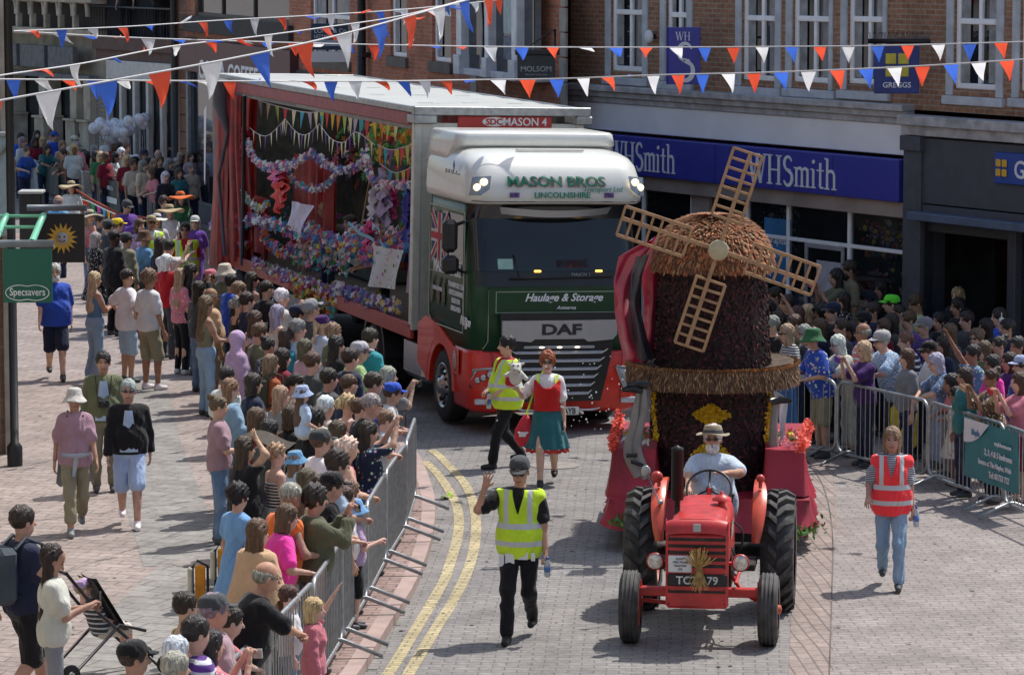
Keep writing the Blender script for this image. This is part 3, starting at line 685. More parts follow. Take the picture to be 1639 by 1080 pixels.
# the sunlit side of the street, which the shops face: unseen buildings added for the light they throw back
def opposite(loc, rz, L_, H_, col, label):
    r_ = empty('unseen_building', loc, rz, label, 'building'); ops = [(x, x+1.1, z, z+1.7) for x in np.arange(1.2, L_-1.5, 2.6) for z in (4.6, 7.8)]+[(x, x+3.2, .5, 2.9) for x in np.arange(.8, L_-3.5, 4.2)]
    mb = MB(); wall_open(mb, 0, L_, 0, H_, ops); mb.box(0, L_, .25, 7, H_-.2, H_); mb.box(0, .02, .01, 7, 0, H_-.2); mb.box(L_-.02, L_, .01, 7, 0, H_-.2); mb.box(0, L_, 6.9, 7.1, 0, H_-.2); mb.obj('wall', M('render_%d' % int(col[0]*100), col, .85, var=.12, scale=2), r_)
    MB().box(0, L_, .12, .15, .3, 9.6).obj('window_glass', glassd, r_)
opposite((-6.9, 0, 0), R(90), 45, 11.5, (.66,.60,.50), 'long unseen cream rendered building added across the street to bounce light at the shops')
opposite((24, -7, 0), R(180), 31, 12.5, (.70,.68,.62), 'unseen white rendered building added behind the viewer to bounce light up the street')
opposite((14, 28, 0), R(-75), 30, 10.5, (.55,.42,.33), 'unseen buff building added on the shop side nearer than the picture')
# green optician sign
Yg = 44.0
q0 = AtY(4, 398, Yg); q1 = AtY(84, 484, Yg); W2 = q1.x-q0.x; H2 = q0.z-q1.z
sgn = empty('hanging_sign', (q0.x, Yg, q1.z), 0, 'green banner sign reading Specsavers in two joined ovals, hung from a grey bar', 'sign')
grn = M('optician_green', (.006,.115,.075), .45, var=.06)
bd = MB().bbox(0, W2, -.03, .03, 0, H2, .006).obj('sign_board', grn, sgn)
t = text_mesh('sign_lettering', 'Specsavers', H2*.135, M('sign_white', (.75,.78,.76), .5), bd, (W2/2, -.032, H2*.135), (R(90),0,0), bold=.012)
sc = W2*.72/(max(v.co.x for v in t.data.vertices)*2)
for v in t.data.vertices: v.co.x *= sc
ov = MB(); rx, rz_ = W2*.27, H2*.165; pts = []
for k in range(64):
    a_ = 2*math.pi*k/64; c_ = math.cos(a_); s_ = math.sin(a_)
    wv = .86+.14*abs(c_)**.8 if abs(c_) < 1 else 1
    pts.append((W2*.5+W2*.44*math.copysign(abs(c_)**.85, c_), -.034, H2*.185+rz_*s_*(wv-.12*math.exp(-(c_*5)**2))))
ov.tube(pts+[pts[0]], .006, 5, False); ov.obj('oval_outline', MATS['sign_white'], bd)
b_ = MB().tube([(-.7,0,H2+.06),(W2+.03,0,H2+.06)], .05, 12); b_.obj('hanging_bar', M('bar_grey', (.16,.19,.22), .5), sgn)
g_ = MB(); pg = M('pale_green_metal', (.16,.5,.33), .4, var=.1)
g_.tube([(-.7,.6,H2+.22),(W2*.6,.6,H2+.22)], .02); g_.tube([(-.7,1.1,H2+.32),(W2*.55,1.1,H2+.32)], .02)
for x in (-.1, W2*.6): g_.tube([(x,.0,H2+.08),(x,.6,H2+.22),(x,1.1,H2+.32)], .045)
g_.obj('green_frame', pg, sgn)
# black board with a smiling sun
Ys = 49.0
q0 = AtY(61, 342, Ys); q1 = AtY(136, 420, Ys); W2 = q1.x-q0.x; H2 = q0.z-q1.z
sun_s = empty('hanging_sign', (q0.x, Ys, q1.z), 0, 'black hanging board with a smiling yellow sun face', 'sign')
bd = MB().bbox(0, W2, -.03, .03, 0, H2, .006).obj('sign_board', black, sun_s)
sy = M('sun_yellow', (.62,.38,.05), .6, var=.12, scale=12); pts = []
for k in range(32): r_ = W2*(.345 if k % 2 == 0 else .20); a_ = 2*math.pi*k/32+.1; pts.append((W2*.52+r_*math.cos(a_), H2*.5+r_*math.sin(a_)))
MB().prism(pts, -.04, -.03, 'y').obj('sun_rays', sy, bd)
fc = MB().lathe([(0,-.046),(W2*.135,-.046),(W2*.135,-.04)], 24, (W2*.52,0,H2*.5), 'y').obj('sun_face', M('face_pale', (.42,.42,.40), .6), bd)
e_ = MB()
for s_ in (-1,1): e_.ball((W2*(.52+.055*s_),-.048,H2*.53), .014, 6, 4)
e_.tube([(W2*(.52+.08*math.cos(R(a_))),-.048,H2*(.5+.07*math.sin(R(a_)))) for a_ in range(205,340,15)], .006, 5)
e_.obj('smile', black, fc)
bb_ = MB().tube([(-.15,0,H2+.08),(W2+.04,0,H2+.08)], .045, 10); bb_.obj('hanging_bar', M('bar_grey'), sun_s)
# dark cabinet with pale top
Yc = 72.5
q0 = AtY(30, 306, Yc); q1 = AtY(66, 306, Yc)
kb = empty('street_cabinet', (q0.x, Yc, KZ), 0, 'tall black street cabinet with pale top beside the left post', 'street cabinet')
MB().bbox(0, q1.x-q0.x, 0, .5, 0, q0.z-KZ-.06, .02).obj('cabinet_body', black, kb)
MB().bbox(-.02, q1.x-q0.x+.02, -.03, .53, q0.z-KZ-.06, q0.z-KZ, .015).obj('cabinet_lid', M('pale_lid', (.42,.42,.40), .7), kb)
MB().bbox(.04, q1.x-q0.x-.04, -.012, 0, .2, q0.z-KZ-.3).obj('cabinet_door', M('black_satin', (.02,.02,.022), .3), kb)
# ------------------------------------------------------------------ bodies: signed distance shapes turned into surfaces
def sd_capsule(P, a, b, ra, rb, sq=None):
    a = np.array(a, np.float32); b = np.array(b, np.float32); ab = b-a; pa = P-a
    t = np.clip((pa@ab)/max(float(ab@ab), 1e-9), 0, 1); d = pa - t[..., None]*ab
    if sq is not None: d = d/np.array(sq, np.float32)
    return np.sqrt((d*d).sum(-1)) - (ra+(rb-ra)*t)
def sd_ell(P, c, r, Rm=None):
    q = P-np.array(c, np.float32)
    if Rm is not None: q = q@Rm
    r = np.array(r, np.float32); k0 = np.sqrt(((q/r)**2).sum(-1)); k1 = np.sqrt(((q/(r*r))**2).sum(-1))+1e-6
    return k0*(k0-1)/k1
def smin(a, b, k):
    h = np.maximum(k-np.abs(a-b), 0)/k; return np.minimum(a, b)-h*h*k*.25
def surface(fn, lo, hi, h):
    """naive surface nets on a regular grid"""
    ax = [np.arange(lo[i], hi[i]+h, h, dtype=np.float32) for i in range(3)]
    g = np.stack(np.meshgrid(*ax, indexing='ij'), -1); D = fn(g); s = D < 0
    nx, ny, nz = D.shape
    acc = np.zeros((nx-1, ny-1, nz-1, 3), np.float32); cnt = np.zeros((nx-1, ny-1, nz-1), np.float32)
    for axis in range(3):
        sl0 = [slice(None)]*3; sl1 = [slice(None)]*3; sl0[axis] = slice(0, -1); sl1[axis] = slice(1, None)
        A, B = D[tuple(sl0)], D[tuple(sl1)]; cr = (A < 0) != (B < 0)
        t = np.where(cr, A/np.where(np.abs(A-B) < 1e-9, 1, A-B), 0).astype(np.float32)
        p = g[tuple(sl0)].copy(); p[..., axis] += t*h
        o1, o2 = [a for a in range(3) if a != axis]
        for i in (0, 1):
            for j in (0, 1):
                sl = [slice(None)]*3; 
                sl[o1] = slice(i, D.shape[o1]-1+i); sl[o2] = slice(j, D.shape[o2]-1+j)
                c = cr[tuple(sl)]; acc += np.where(c[..., None], p[tuple(sl)], 0); cnt += c
    idx = -np.ones(cnt.shape, np.int64); m = cnt > 0; idx[m] = np.arange(m.sum()); V = acc[m]/cnt[m][:, None]
    F = []
    for axis in range(3):
        sl0 = [slice(1, -1)]*3; sl1 = [slice(1, -1)]*3; sl0[axis] = slice(0, -1); sl1[axis] = slice(1, None)
        a, b = s[tuple(sl0)], s[tuple(sl1)]; o1, o2 = [q for q in range(3) if q != axis]
        for flip in (0, 1):
            I = np.argwhere((a & ~b) if not flip else (~a & b))
            if len(I) == 0: continue
            I[:, o1] += 1; I[:, o2] += 1
            def at(di, dj):
                J = I.copy(); J[:, o1] -= di; J[:, o2] -= dj; return idx[J[:, 0], J[:, 1], J[:, 2]]
            q = np.stack([at(1, 1), at(0, 1), at(0, 0), at(1, 0)], -1)
            if (axis == 1) != bool(flip): q = q[:, ::-1]
            F.append(q)
    F = np.concatenate(F) if F else np.zeros((0, 4), int)
    return V, F[(F >= 0).all(1)]
class Geo:
    """vertex and face arrays with material indexes"""
    def __init__(s, V=None, F=None, m=0):
        s.V = V if V is not None else np.zeros((0, 3)); s.F = [np.asarray(F)] if F is not None and len(F) else []; s.m = [np.full(len(F), m)] if F is not None and len(F) else []
    def join(s, V, F, m):
        o = len(s.V); s.V = np.concatenate([s.V, V]); s.F.append(np.asarray(F)+o); s.m.append(np.asarray(m) if np.ndim(m) else np.full(len(F), m)); return s
def geo_mesh(name, g, mats):
    F = np.concatenate(g.F); m = np.concatenate(g.m); me = bpy.data.meshes.new(name)
    me.vertices.add(len(g.V)); me.vertices.foreach_set('co', np.ascontiguousarray(g.V, np.float32).ravel())
    me.loops.add(len(F)*4); me.loops.foreach_set('vertex_index', F.ravel().astype(np.int32))
    me.polygons.add(len(F)); me.polygons.foreach_set('loop_start', np.arange(len(F), dtype=np.int32)*4)
    try: me.polygons.foreach_set('loop_total', np.full(len(F), 4, np.int32))
    except Exception: pass
    for x in mats: me.materials.append(x)
    me.polygons.foreach_set('material_index', m.astype(np.int32)); me.polygons.foreach_set('use_smooth', np.ones(len(F), bool))
    me.update(calc_edges=True); me.validate(); return me
# ---- materials of people
skin = M('skin', rough=.6, objcol=True, var=.20, scale=11, spec=.35)
lipm = M('lips', (.32,.10,.09), .5, var=0); eyem = M('eye_dark', (.03,.02,.018), .3, var=0); browm = M('brow', (.10,.065,.045), .8, var=0)
hairm = bpy.data.materials.new('hair'); hairm.use_nodes = True
_n = hairm.node_tree; _b = _n.nodes['Principled BSDF']; _b.inputs['Roughness'].default_value = .45; _b.inputs['Specular IOR Level'].default_value = .45
_o = nd(_n, 'ShaderNodeObjectInfo'); _t = nd(_n, 'ShaderNodeTexCoord'); _m = nd(_n, 'ShaderNodeMapping'); _m.inputs['Scale'].default_value = (60, 60, 7)
_n.links.new(_t.outputs['Object'], _m.inputs[0]); _s = nd(_n, 'ShaderNodeTexNoise', _Scale=1.0, _Detail=3.0, _Distortion=.8); _n.links.new(_m.outputs[0], _s.inputs[0])
_r = nd(_n, 'ShaderNodeMapRange', _From_Min=.3, _From_Max=.7, _To_Min=.45, _To_Max=1.5); _n.links.new(_s.outputs[0], _r.inputs[0])
_x = nd(_n, 'ShaderNodeVectorMath', operation='SCALE'); _n.links.new(_o.outputs['Color'], _x.inputs[0]); _n.links.new(_r.outputs[0], _x.inputs['Scale']); _n.links.new(_x.outputs[0], _b.inputs['Base Color'])
_p = nd(_n, 'ShaderNodeBump', _Strength=.8, _Distance=.02); _n.links.new(_s.outputs[0], _p.inputs['Height']); _n.links.new(_p.outputs[0], _b.inputs['Normal'])
shoem = M('shoe', rough=.6, objcol=True, var=.1); plain = M('plain_colour', rough=.5, objcol=True, var=.08)
C_ = dict(black=(.012,.012,.014), navy=(.018,.025,.06), white=(.72,.72,.73), offw=(.60,.57,.52), grey=(.22,.23,.24), dgrey=(.06,.065,.07), lgrey=(.42,.43,.44), blue=(.03,.10,.42), royal=(.03,.09,.5), sky=(.18,.40,.66), lblue=(.42,.54,.72), denim=(.11,.19,.32), ldenim=(.24,.36,.50), teal=(.03,.26,.30), green=(.04,.16,.06), lime=(.45,.62,.28), olive=(.12,.13,.07), khaki=(.25,.22,.15), beige=(.52,.43,.33), tan=(.50,.33,.20), cream=(.62,.57,.46), brown=(.12,.07,.04), rust=(.32,.08,.03), orange=(.75,.16,.03), red=(.48,.02,.025), dred=(.20,.012,.03), pink=(.62,.20,.24), fuchsia=(.85,.05,.36), mauve=(.42,.27,.31), lilac=(.50,.35,.55), purple=(.12,.045,.28), dpurple=(.06,.02,.12), yellow=(.85,.62,.03), hiviz=(.66,.95,.05), hired=(.85,.05,.06), tealg=(.03,.14,.15), neon=(.15,.9,.05), straw=(.55,.42,.24), silver=(.5,.5,.5),
    hblack=(.012,.010,.010), hdark=(.028,.018,.013), hbrown=(.085,.045,.025), hlbrown=(.18,.11,.06), hblond=(.46,.33,.18), hplat=(.65,.58,.45), hgrey=(.27,.26,.25), hwhite=(.62,.61,.60), hgingr=(.45,.14,.04), hsilver=(.45,.45,.47),
    s1=(.56,.34,.25), s2=(.46,.26,.18), s3=(.33,.17,.105), s4=(.16,.075,.045), s5=(.07,.035,.022), s0=(.64,.42,.33))
# ---- head, hands
HZ = 1.615     # height of the head's centre on a 1.75 m figure
def head_field(P):
    d = sd_ell(P, (0, -.008, .035), (.074, .094, .092)); d = smin(d, sd_ell(P, (0, .020, -.045), (.056, .066, .066)), .04)
    d = smin(d, sd_capsule(P, (0, .082, .012), (0, .104, -.024), .008, .014), .012)
    for s_ in (-1, 1): d = smin(d, sd_ell(P, (s_*.076, -.006, -.005), (.012, .02, .032)), .008)
    d = np.maximum(d, -smin(sd_ell(P, (.031, .106, .012), (.017, .018, .009)), sd_ell(P, (-.031, .106, .012), (.017, .018, .009)), .004))
    return smin(d, sd_capsule(P, (0, -.02, -.16), (0, -.008, -.06), .050, .050), .03)
_hc = {}
def head_geo():
    if 'h' not in _hc:
        V, F = surface(head_field, (-.11, -.13, -.17), (.11, .14, .15), .0085)
        c = V[F].mean(1); m = np.zeros(len(F), int); front = c[:, 1] > .05
        m[front & (np.abs(c[:, 2]+.062) < .0075) & (np.abs(c[:, 0]) < .025)] = 1
        m[front & (np.abs(c[:, 2]-.010) < .0075) & (np.abs(np.abs(c[:, 0])-.031) < .013)] = 2
        m[front & (np.abs(c[:, 2]-.032) < .005) & (np.abs(np.abs(c[:, 0])-.031) < .018)] = 3
        _hc['h'] = (V, F, m)
    return _hc['h']
def hand_geo(kind):
    """right hand: wrist at the origin, fingers along +y, palm facing -z, thumb towards -x"""
    if kind in _hc: return _hc[kind]
    prims = []; curl = {'open': 4, 'relax': 28, 'grip': 72}[kind]
    fx = (-.030, -.010, .010, .028); fl = (.036, .041, .038, .030)
    spread = {'open': 9, 'relax': 3, 'grip': 0}[kind]
    for i, (x, l) in enumerate(zip(fx, fl)):
        p = Vector((x, .085-.004*abs(i-1), 0)); a = R(curl*.35); yaw = R(-(i-1.5)*spread); r = .0088
        for k in range(3):
            q = p + Vector((-math.sin(yaw)*math.cos(a), math.cos(yaw)*math.cos(a), -math.sin(a)))*l*(1, .72, .55)[k]*1.0
            prims.append((tuple(p), tuple(q), r, r*.92)); p = q; a += R(curl); r *= .92
    ta = {'open': 45, 'relax': 30, 'grip': 20}[kind]
    p = Vector((-.028, .025, -.004)); q = p + Vector((-math.sin(R(ta)), math.cos(R(ta)), -.25 if kind == 'grip' else -.1))*.040; prims.append((tuple(p), tuple(q), .0125, .010))
    p = q; q = p + Vector((-math.sin(R(ta*.5)), math.cos(R(ta*.5)), -.5 if kind == 'grip' else -.1))*.030; prims.append((tuple(p), tuple(q), .010, .0085))
    def f(P):
        d = sd_capsule(P, (-.004, .012, 0), (-.002, .075, 0), .030, .036, (1.05, 1, .42)); d = smin(d, sd_capsule(P, (0, -.03, 0), (0, .02, 0), .024, .026, (1, 1, .75)), .02)
        for a, b, ra, rb in prims: d = smin(d, sd_capsule(P, a, b, ra, rb), .006)
        return d
    _hc[kind] = surface(f, (-.11, -.035, -.10), (.07, .21, .04), .0068); return _hc[kind]
# ---- poses: lean, legs, and where the hands go (metres from the feet's centre; x to the figure's right, y forward)
POSES = dict(
 stand=dict(hands=((.25,.04,.82),(-.25,.03,.82))), stand2=dict(hands=((.24,.10,.84),(-.26,0,.83)), legs='shift'),
 rail=dict(lean=13, hands=((.18,.36,1.09),(-.20,.35,1.09)), hk='grip', pole=(.8,-.5,-.7)), rail2=dict(lean=20, hands=((.06,.50,1.12),(-.05,.50,1.12)), hk='grip', pole=(1,0,-.2)),
 phone=dict(lean=3, hands=((.07,.36,1.48),(-.07,.36,1.48)), hk='grip'), phonehi=dict(hands=((.06,.34,1.72),(-.06,.34,1.72)), hk='grip'), phonelow=dict(hands=((.06,.33,1.22),(-.08,.33,1.18)), hk='grip', hp=-20),
 upr=dict(hands=((.22,.32,1.92),(-.25,.05,.85)), hk='open'), upl=dict(hands=((.25,.05,.85),(-.22,.32,1.92)), hk='open'),
 clap=dict(hands=((.03,.34,1.28),(-.03,.34,1.28)), hk='open'), hip=dict(hands=((.23,.02,1.03),(-.23,.02,1.03)), pole=(1.2,-.5,0)), hipr=dict(hands=((.23,.02,1.03),(-.25,.06,.84)), pole=(1.2,-.5,0)),
 fold=dict(hands=((-.12,.21,1.15),(.12,.20,1.18)), pole=(1,.0,-1)), hold=dict(hands=((.16,.33,1.14),(-.25,.04,.83)), hk='grip'), holdboth=dict(hands=((.12,.34,1.10),(-.12,.34,1.12)), hk='grip'),
 walk=dict(hands=((.25,.20,.88),(-.25,-.12,.85)), legs='walk'), walk2=dict(hands=((.25,-.12,.85),(-.25,.20,.88)), legs='walk2'),
 reach=dict(lean=18, hands=((.14,.80,1.22),(-.18,.48,1.10)), hk='open'), reachup=dict(lean=6, hands=((.10,.62,1.50),(-.16,.45,1.10)), hk='open'),
 headhand=dict(hands=((.10,.10,1.74),(-.24,.08,.86)), hk='open', pole=(1,.2,.3)), shade=dict(hands=((.10,.14,1.66),(-.24,.25,1.05)), hk='open', pole=(1,.2,.1)),
 shoulder=dict(legs='sit', hands=((.14,.26,1.0),(-.14,.26,1.0))), sit=dict(legs='sit', hands=((.16,.30,1.02),(-.16,.30,1.02))),
 drive=dict(legs='sit', lean=2, hands=((-.02,.26,1.24),(-.0,.0,0)), hk='open'), bent=dict(lean=30, hands=((.16,.5,1.0),(-.16,.5,1.0)), hk='grip'),
 recline=dict(legs='sit', lean=-25, hands=((.13,.22,1.04),(-.13,.22,1.04))))
def rot_about(p, c, Rm): return c + Rm @ (Vector(p)-c)
def rig(pose, sex, hy, hp, over=None):
    q = dict(POSES[pose]); 
    if over: q.update(over)
    J = {}; lean = q.get('lean', 0); RL = Matrix.Rotation(R(-lean), 3, 'X'); hipc = Vector((0, 0, .95)); tw = q.get('twist', 0)
    if tw: RL = RL @ Matrix.Rotation(R(tw), 3, 'Z')
    T = lambda p: rot_about(p, hipc, RL)
    J['T'] = T; J['RL'] = RL; sw = .168 if sex == 'm' else .150
    lg = q.get('legs', 'stand'); Lg = {}
    for s_, k in ((1, 'r'), (-1, 'l')):
        hip = Vector((s_*.092, 0, .90))
        if lg == 'stand': kn, an = Vector((s_*.10, .02, .485)), Vector((s_*.105, -.01, .085))
        elif lg == 'shift': kn, an = (Vector((s_*.12, .07, .485)), Vector((s_*.16, .03, .085))) if s_ > 0 else (Vector((s_*.09, .01, .485)), Vector((s_*.08, -.02, .085)))
        elif lg in ('walk', 'walk2'):
            fwd = (s_ > 0) == (lg == 'walk2')
            kn, an = (Vector((s_*.09, .20, .50)), Vector((s_*.09, .27, .09))) if fwd else (Vector((s_*.09, .02, .47)), Vector((s_*.09, -.26, .17)))
        elif lg == 'wide': kn, an = Vector((s_*.15, .04, .485)), Vector((s_*.19, 0, .085))
        elif lg == 'sit': kn, an = Vector((s_*.13, .42, .93)), Vector((s_*.13, .46, .52))
        Lg[k] = (hip, kn, an)
    J['L'] = Lg; A = {}
    for s_, k, i in ((1, 'r', 0), (-1, 'l', 1)):
        sh = T((s_*sw, -.01, 1.395)); h = Vector(q['hands'][i]); L1, L2 = .285, .255
        d = h-sh; dist = min(d.length, (L1+L2)*.995); d.normalize(); a = (L1*L1-L2*L2+dist*dist)/(2*dist); hh = math.sqrt(max(L1*L1-a*a, 0))
        pl = q.get('pole', (.45, -.6, -1)); pole = Vector((pl[0]*s_, pl[1], pl[2])); pole = (pole - d*pole.dot(d)).normalized()
        A[k] = (sh, sh+d*a+pole*hh, sh+d*dist)
    J['A'] = A; J['hk'] = q.get('hk', 'relax'); hr = Matrix.Rotation(R(hy), 3, 'Z') @ Matrix.Rotation(R(hp-lean*.4), 3, 'X')
    J['H'] = (T((0, .012, HZ)), hr); J['neck'] = (T((0, -.01, 1.40)), T((0, .005, 1.53))); return J
def torso_prims(J, sex, fat, inf=0.0):
    T = J['T']; Rm = np.array(J['RL'], np.float32); f = fat
    hw = .162 if sex == 'm' else .172; ww = .142 if sex == 'm' else .125; cw = .158 if sex == 'm' else .142
    bel = .0 if f < 1.1 else .035
    out = [('e', T((0,-.005,.945)), (hw*f+inf, .115*f+inf, .135+inf), Rm), ('e', T((0,bel,1.10)), (ww*f**1.3+inf, (.098+bel)*f**1.4+inf, .18+inf), Rm), ('e', T((0,.005,1.29)), (cw*f+inf, .112*f+inf, .185+inf), Rm),
           ('c', T((-.125 if sex == 'm' else -.11,-.01,1.375)), T((.125 if sex == 'm' else .11,-.01,1.375)), .052+inf, .052+inf),
           ('c', T((0,-.02,1.425)), T((.13,-.01,1.395)), .052+inf*.6, .042+inf*.6), ('c', T((0,-.02,1.425)), T((-.13,-.01,1.395)), .052+inf*.6, .042+inf*.6)]
    if sex == 'f':
        for s_ in (-1, 1): out.append(('e', T((s_*.07, .085, 1.255)), (.06+inf, .055+inf, .058+inf), Rm))
    return out
def ev(P, prims, k):
    d = None
    for p in prims:
        x = sd_capsule(P, p[1], p[2], p[3], p[4]) if p[0] == 'c' else sd_ell(P, p[1], p[2], p[3])
        d = x if d is None else smin(d, x, k)
    return d
def limb_prims(J, fat, inf=0.0, arms=1.0, legs=1.0, wide=0.0):
    o = []; f = .85+.15*fat
    if arms > 0:
        for k in 'rl':
            sh, el, wr = J['A'][k]
            if arms >= 1: o += [('c', sh, el, .050*f+inf, .040*f+inf), ('c', el, wr, .039*f+inf, .027+inf)]
            elif arms > .5: o += [('c', sh, el, .050*f+inf, .041*f+inf), ('c', el, el.lerp(wr, (arms-.5)*2), .039*f+inf, .033+inf)]
            else: o.append(('c', sh, sh.lerp(el, arms*2), .052*f+inf*1.1, .048*f+inf*1.6))
    if legs > 0:
        for k in 'rl':
            hip, kn, an = J['L'][k]
            if legs >= 1: o += [('c', hip, kn, .084*f+inf, .058*f+inf+wide*.5), ('c', kn, an, .056*f+inf+wide*.5, .040+inf+wide)]
            elif legs > .5: o += [('c', hip, kn, .084*f+inf, .060*f+inf), ('c', kn, kn.lerp(an, (legs-.5)*2), .056*f+inf, .05+inf+wide)]
            else: o.append(('c', hip, hip.lerp(kn, legs*2), .086*f+inf, .072*f+inf+wide))
    return o
def bounds(prims, m):
    P = []; 
    for p in prims:
        if p[0] == 'c': P += [Vector(p[1])-Vector((p[3],)*3), Vector(p[1])+Vector((p[3],)*3), Vector(p[2])-Vector((p[4],)*3), Vector(p[2])+Vector((p[4],)*3)]
        else: r = max(p[2][:2]); P += [Vector(p[1])-Vector((r, r, p[2][2])), Vector(p[1])+Vector((r, r, p[2][2]))]
    a = np.array([tuple(v) for v in P]); return a.min(0)-m, a.max(0)+m
MC = {}
def body_mesh(pose, sex, fat, hy, hp, h, over, child):
    key = ('b', pose, sex, fat, hy, hp, h, repr(over), child)
    if key in MC: return MC[key]
    J = rig(pose, sex, hy, hp, over); n0, n1 = J['neck']
    pr = torso_prims(J, sex, fat) + limb_prims(J, fat) + [('c', n0, n1, .058, .05)]
    for k in 'rl':
        hip, kn, an = J['L'][k]; sh, el, wr = J['A'][k]
        cd_ = (an-kn).normalized(); pr.append(('c', kn.lerp(an, .2)+Vector((0,-.018,0)), kn.lerp(an, .5)+Vector((0,-.012,0)), .046, .038))
        pr.append(('c', an+Vector((0,-.02,-.045)), an+Vector((0,.13,-.06)), .032, .026))
    lo, hi = bounds(pr, .03); V, F = surface(lambda P: ev(P, pr, .035), lo, hi, h); g = Geo(V, F)
    hV, hF, hm = head_geo(); c, hr = J['H']; k = 1.28 if child else 1.09
    g.join(hV@(np.array(hr).T)*k+np.array(c)+np.array((0,0,.03 if child else .012)), hF, hm)
    kind = J['hk']; kinds = kind if isinstance(kind, tuple) else (kind, kind)
    for s_, kk, i in ((1, 'r', 0), (-1, 'l', 1)):
        sh, el, wr = J['A'][kk]; gV, gF = hand_geo(kinds[i]); y = (wr-el).normalized()
        zref = Vector((0, 0, 1)) if abs(y.z) < .8 else Vector((s_, 0, 0)) if y.z < 0 else Vector((0, -1, 0))
        if kind == 'open' and y.z > .3: zref = Vector((0, -1, .2))
        x = y.cross(zref).normalized(); z = x.cross(y).normalized(); Mx = np.array((x, y, z)).T
        gv = gV.copy(); gf = gF
        if s_ < 0: gv[:, 0] *= -1; gf = gF[:, ::-1]
        g.join(gv@Mx.T+np.array(wr), gf, 0)
    MC[key] = geo_mesh('person', g, [skin, lipm, eyem, browm]); return MC[key]
def garment_mesh(kind, pose, sex, fat, h, over, hy=0):
    key = ('g', kind, pose, sex, fat, h, repr(over))
    if key in MC: return MC[key]
    J = rig(pose, sex, 0, 0, over); T = J['T']; Rinv = np.array(J['RL'].transposed(), np.float32); hc = np.array((0, 0, .95), np.float32)
    def local(P): return (P-hc)@Rinv.T+hc
    i0 = .018
    def fold(P):
        x, y, z = P[..., 0], P[..., 1], P[..., 2]; a = .006 if kind not in ('leggings', 'tank', 'strapless') else .002
        return a*np.sin(26*z+11*np.sin(9*x+4*y)+7*x)*(.6+.4*np.sin(13*x-17*z))+a*.7*np.sin(34*x+19*y+6*np.sin(8*z))
    sleeves = {'tee': .36, 'polo': .40, 'long': .98, 'jacket': .98, 'coat': .98, 'shirt': .40, 'tank': 0, 'vest': .0, 'blouse': .40, 'dress': .26, 'sundress': 0, 'poncho': .6, 'sleeve3': .75, 'strapless': 0}
    if kind in sleeves:
        inf = {'jacket': .030, 'coat': .034, 'poncho': .05, 'vest': .042, 'tank': .009, 'polo': .020, 'shirt': .020, 'tee': .020, 'strapless': .010}.get(kind, i0)
        pr = torso_prims(J, sex, fat, inf) + limb_prims(J, fat, inf, sleeves[kind], 0)
        if sleeves[kind] == 0 and kind in ('vest',): pr.append(('c', T((-.15,-.01,1.39)), T((.15,-.01,1.39)), .055+inf, .055+inf))
        if kind in ('vest', 'polo', 'shirt'): pr.append(('e', T((0, 0, .97)), (.180*fat+inf, .135*fat+inf, .30), np.array(J['RL'], np.float32)))
        if kind in ('tee', 'shirt', 'polo', 'vest', 'jacket'): pr.append(('e', T((0, .01, 1.04)), (.165*fat+inf, .125*fat+inf, .17), np.array(J['RL'], np.float32)))
        hem = {'dress': .52, 'sundress': .50, 'poncho': .62, 'coat': .80, 'jacket': .88, 'vest': .80, 'tank': .94, 'strapless': .96, 'blouse': 1.02, 'polo': .82, 'shirt': .82}.get(kind, .86)
        sk = kind in ('dress', 'sundress', 'poncho', 'coat')
        lo, hi = bounds(pr, .03)
        if sk: lo[2] = hem-.04; lo[0] = min(lo[0], -.36); hi[0] = max(hi[0], .36); lo[1] = min(lo[1], -.34); hi[1] = max(hi[1], .34)
        nz = 1.482 if kind not in ('tank', 'sundress', 'strapless', 'vest') else 1.46
        def f(P):
            d = ev(P, pr, .04); q = local(P)
            d = d+fold(P)
            if sk:
                flare = {'coat': .10, 'poncho': .26}.get(kind, .20); zz = np.clip((.98-P[..., 2])/.45, 0, 1.2); rr = .165*fat+flare*zz*.75+.014*np.sin(np.arctan2(P[..., 1], P[..., 0])*9)*zz
                c = (np.sqrt((P[..., 0]*.95)**2+(P[..., 1]*1.25)**2)-rr)*.8; c = np.maximum(c, P[..., 2]-1.02); d = smin(d, c, .06)
                if kind == 'poncho':
                    z2 = np.clip((1.46-P[..., 2])/.5, 0, 1.3); c2 = (np.sqrt((P[..., 0]*.85)**2+(P[..., 1]*1.3)**2)-(.10+.24*z2**.7))*.8; c2 = np.maximum(c2, P[..., 2]-1.44); d = smin(d, c2, .05)
            d = np.maximum(d, hem-P[..., 2] if sk else hem-q[..., 2])
            neck = np.sqrt(q[..., 0]**2+(q[..., 1]-.03)**2)-.075; d = np.maximum(d, np.maximum(q[..., 2]-nz, -neck-1e-3) if False else q[..., 2]-nz)
            if kind in ('tank', 'sundress'):     # scooped neck, straps over the shoulders
                cut = np.maximum(1.33-q[..., 2], np.maximum(np.abs(np.abs(q[..., 0])-.0)-.062, -9)); d = np.maximum(d, -np.maximum(cut, .02-q[..., 1]*0-.02))
                side = np.maximum(1.33-q[..., 2], .118-np.abs(q[..., 0])); d = np.maximum(d, -side)
            if kind == 'strapless': d = np.maximum(d, q[..., 2]-1.34)
            if kind == 'vest': d = np.maximum(d, -np.maximum(np.maximum(1.22-q[..., 2], np.abs(q[..., 0])-.055*np.clip((q[..., 2]-1.22)/.2, 0, 1)), -q[..., 1]))
            return d
    else:
        inf = {'jeans': .014, 'leggings': .005, 'wide': .018, 'trousers': .018, 'shorts': .013, 'crop': .016, 'skirt': .014}.get(kind, .014)
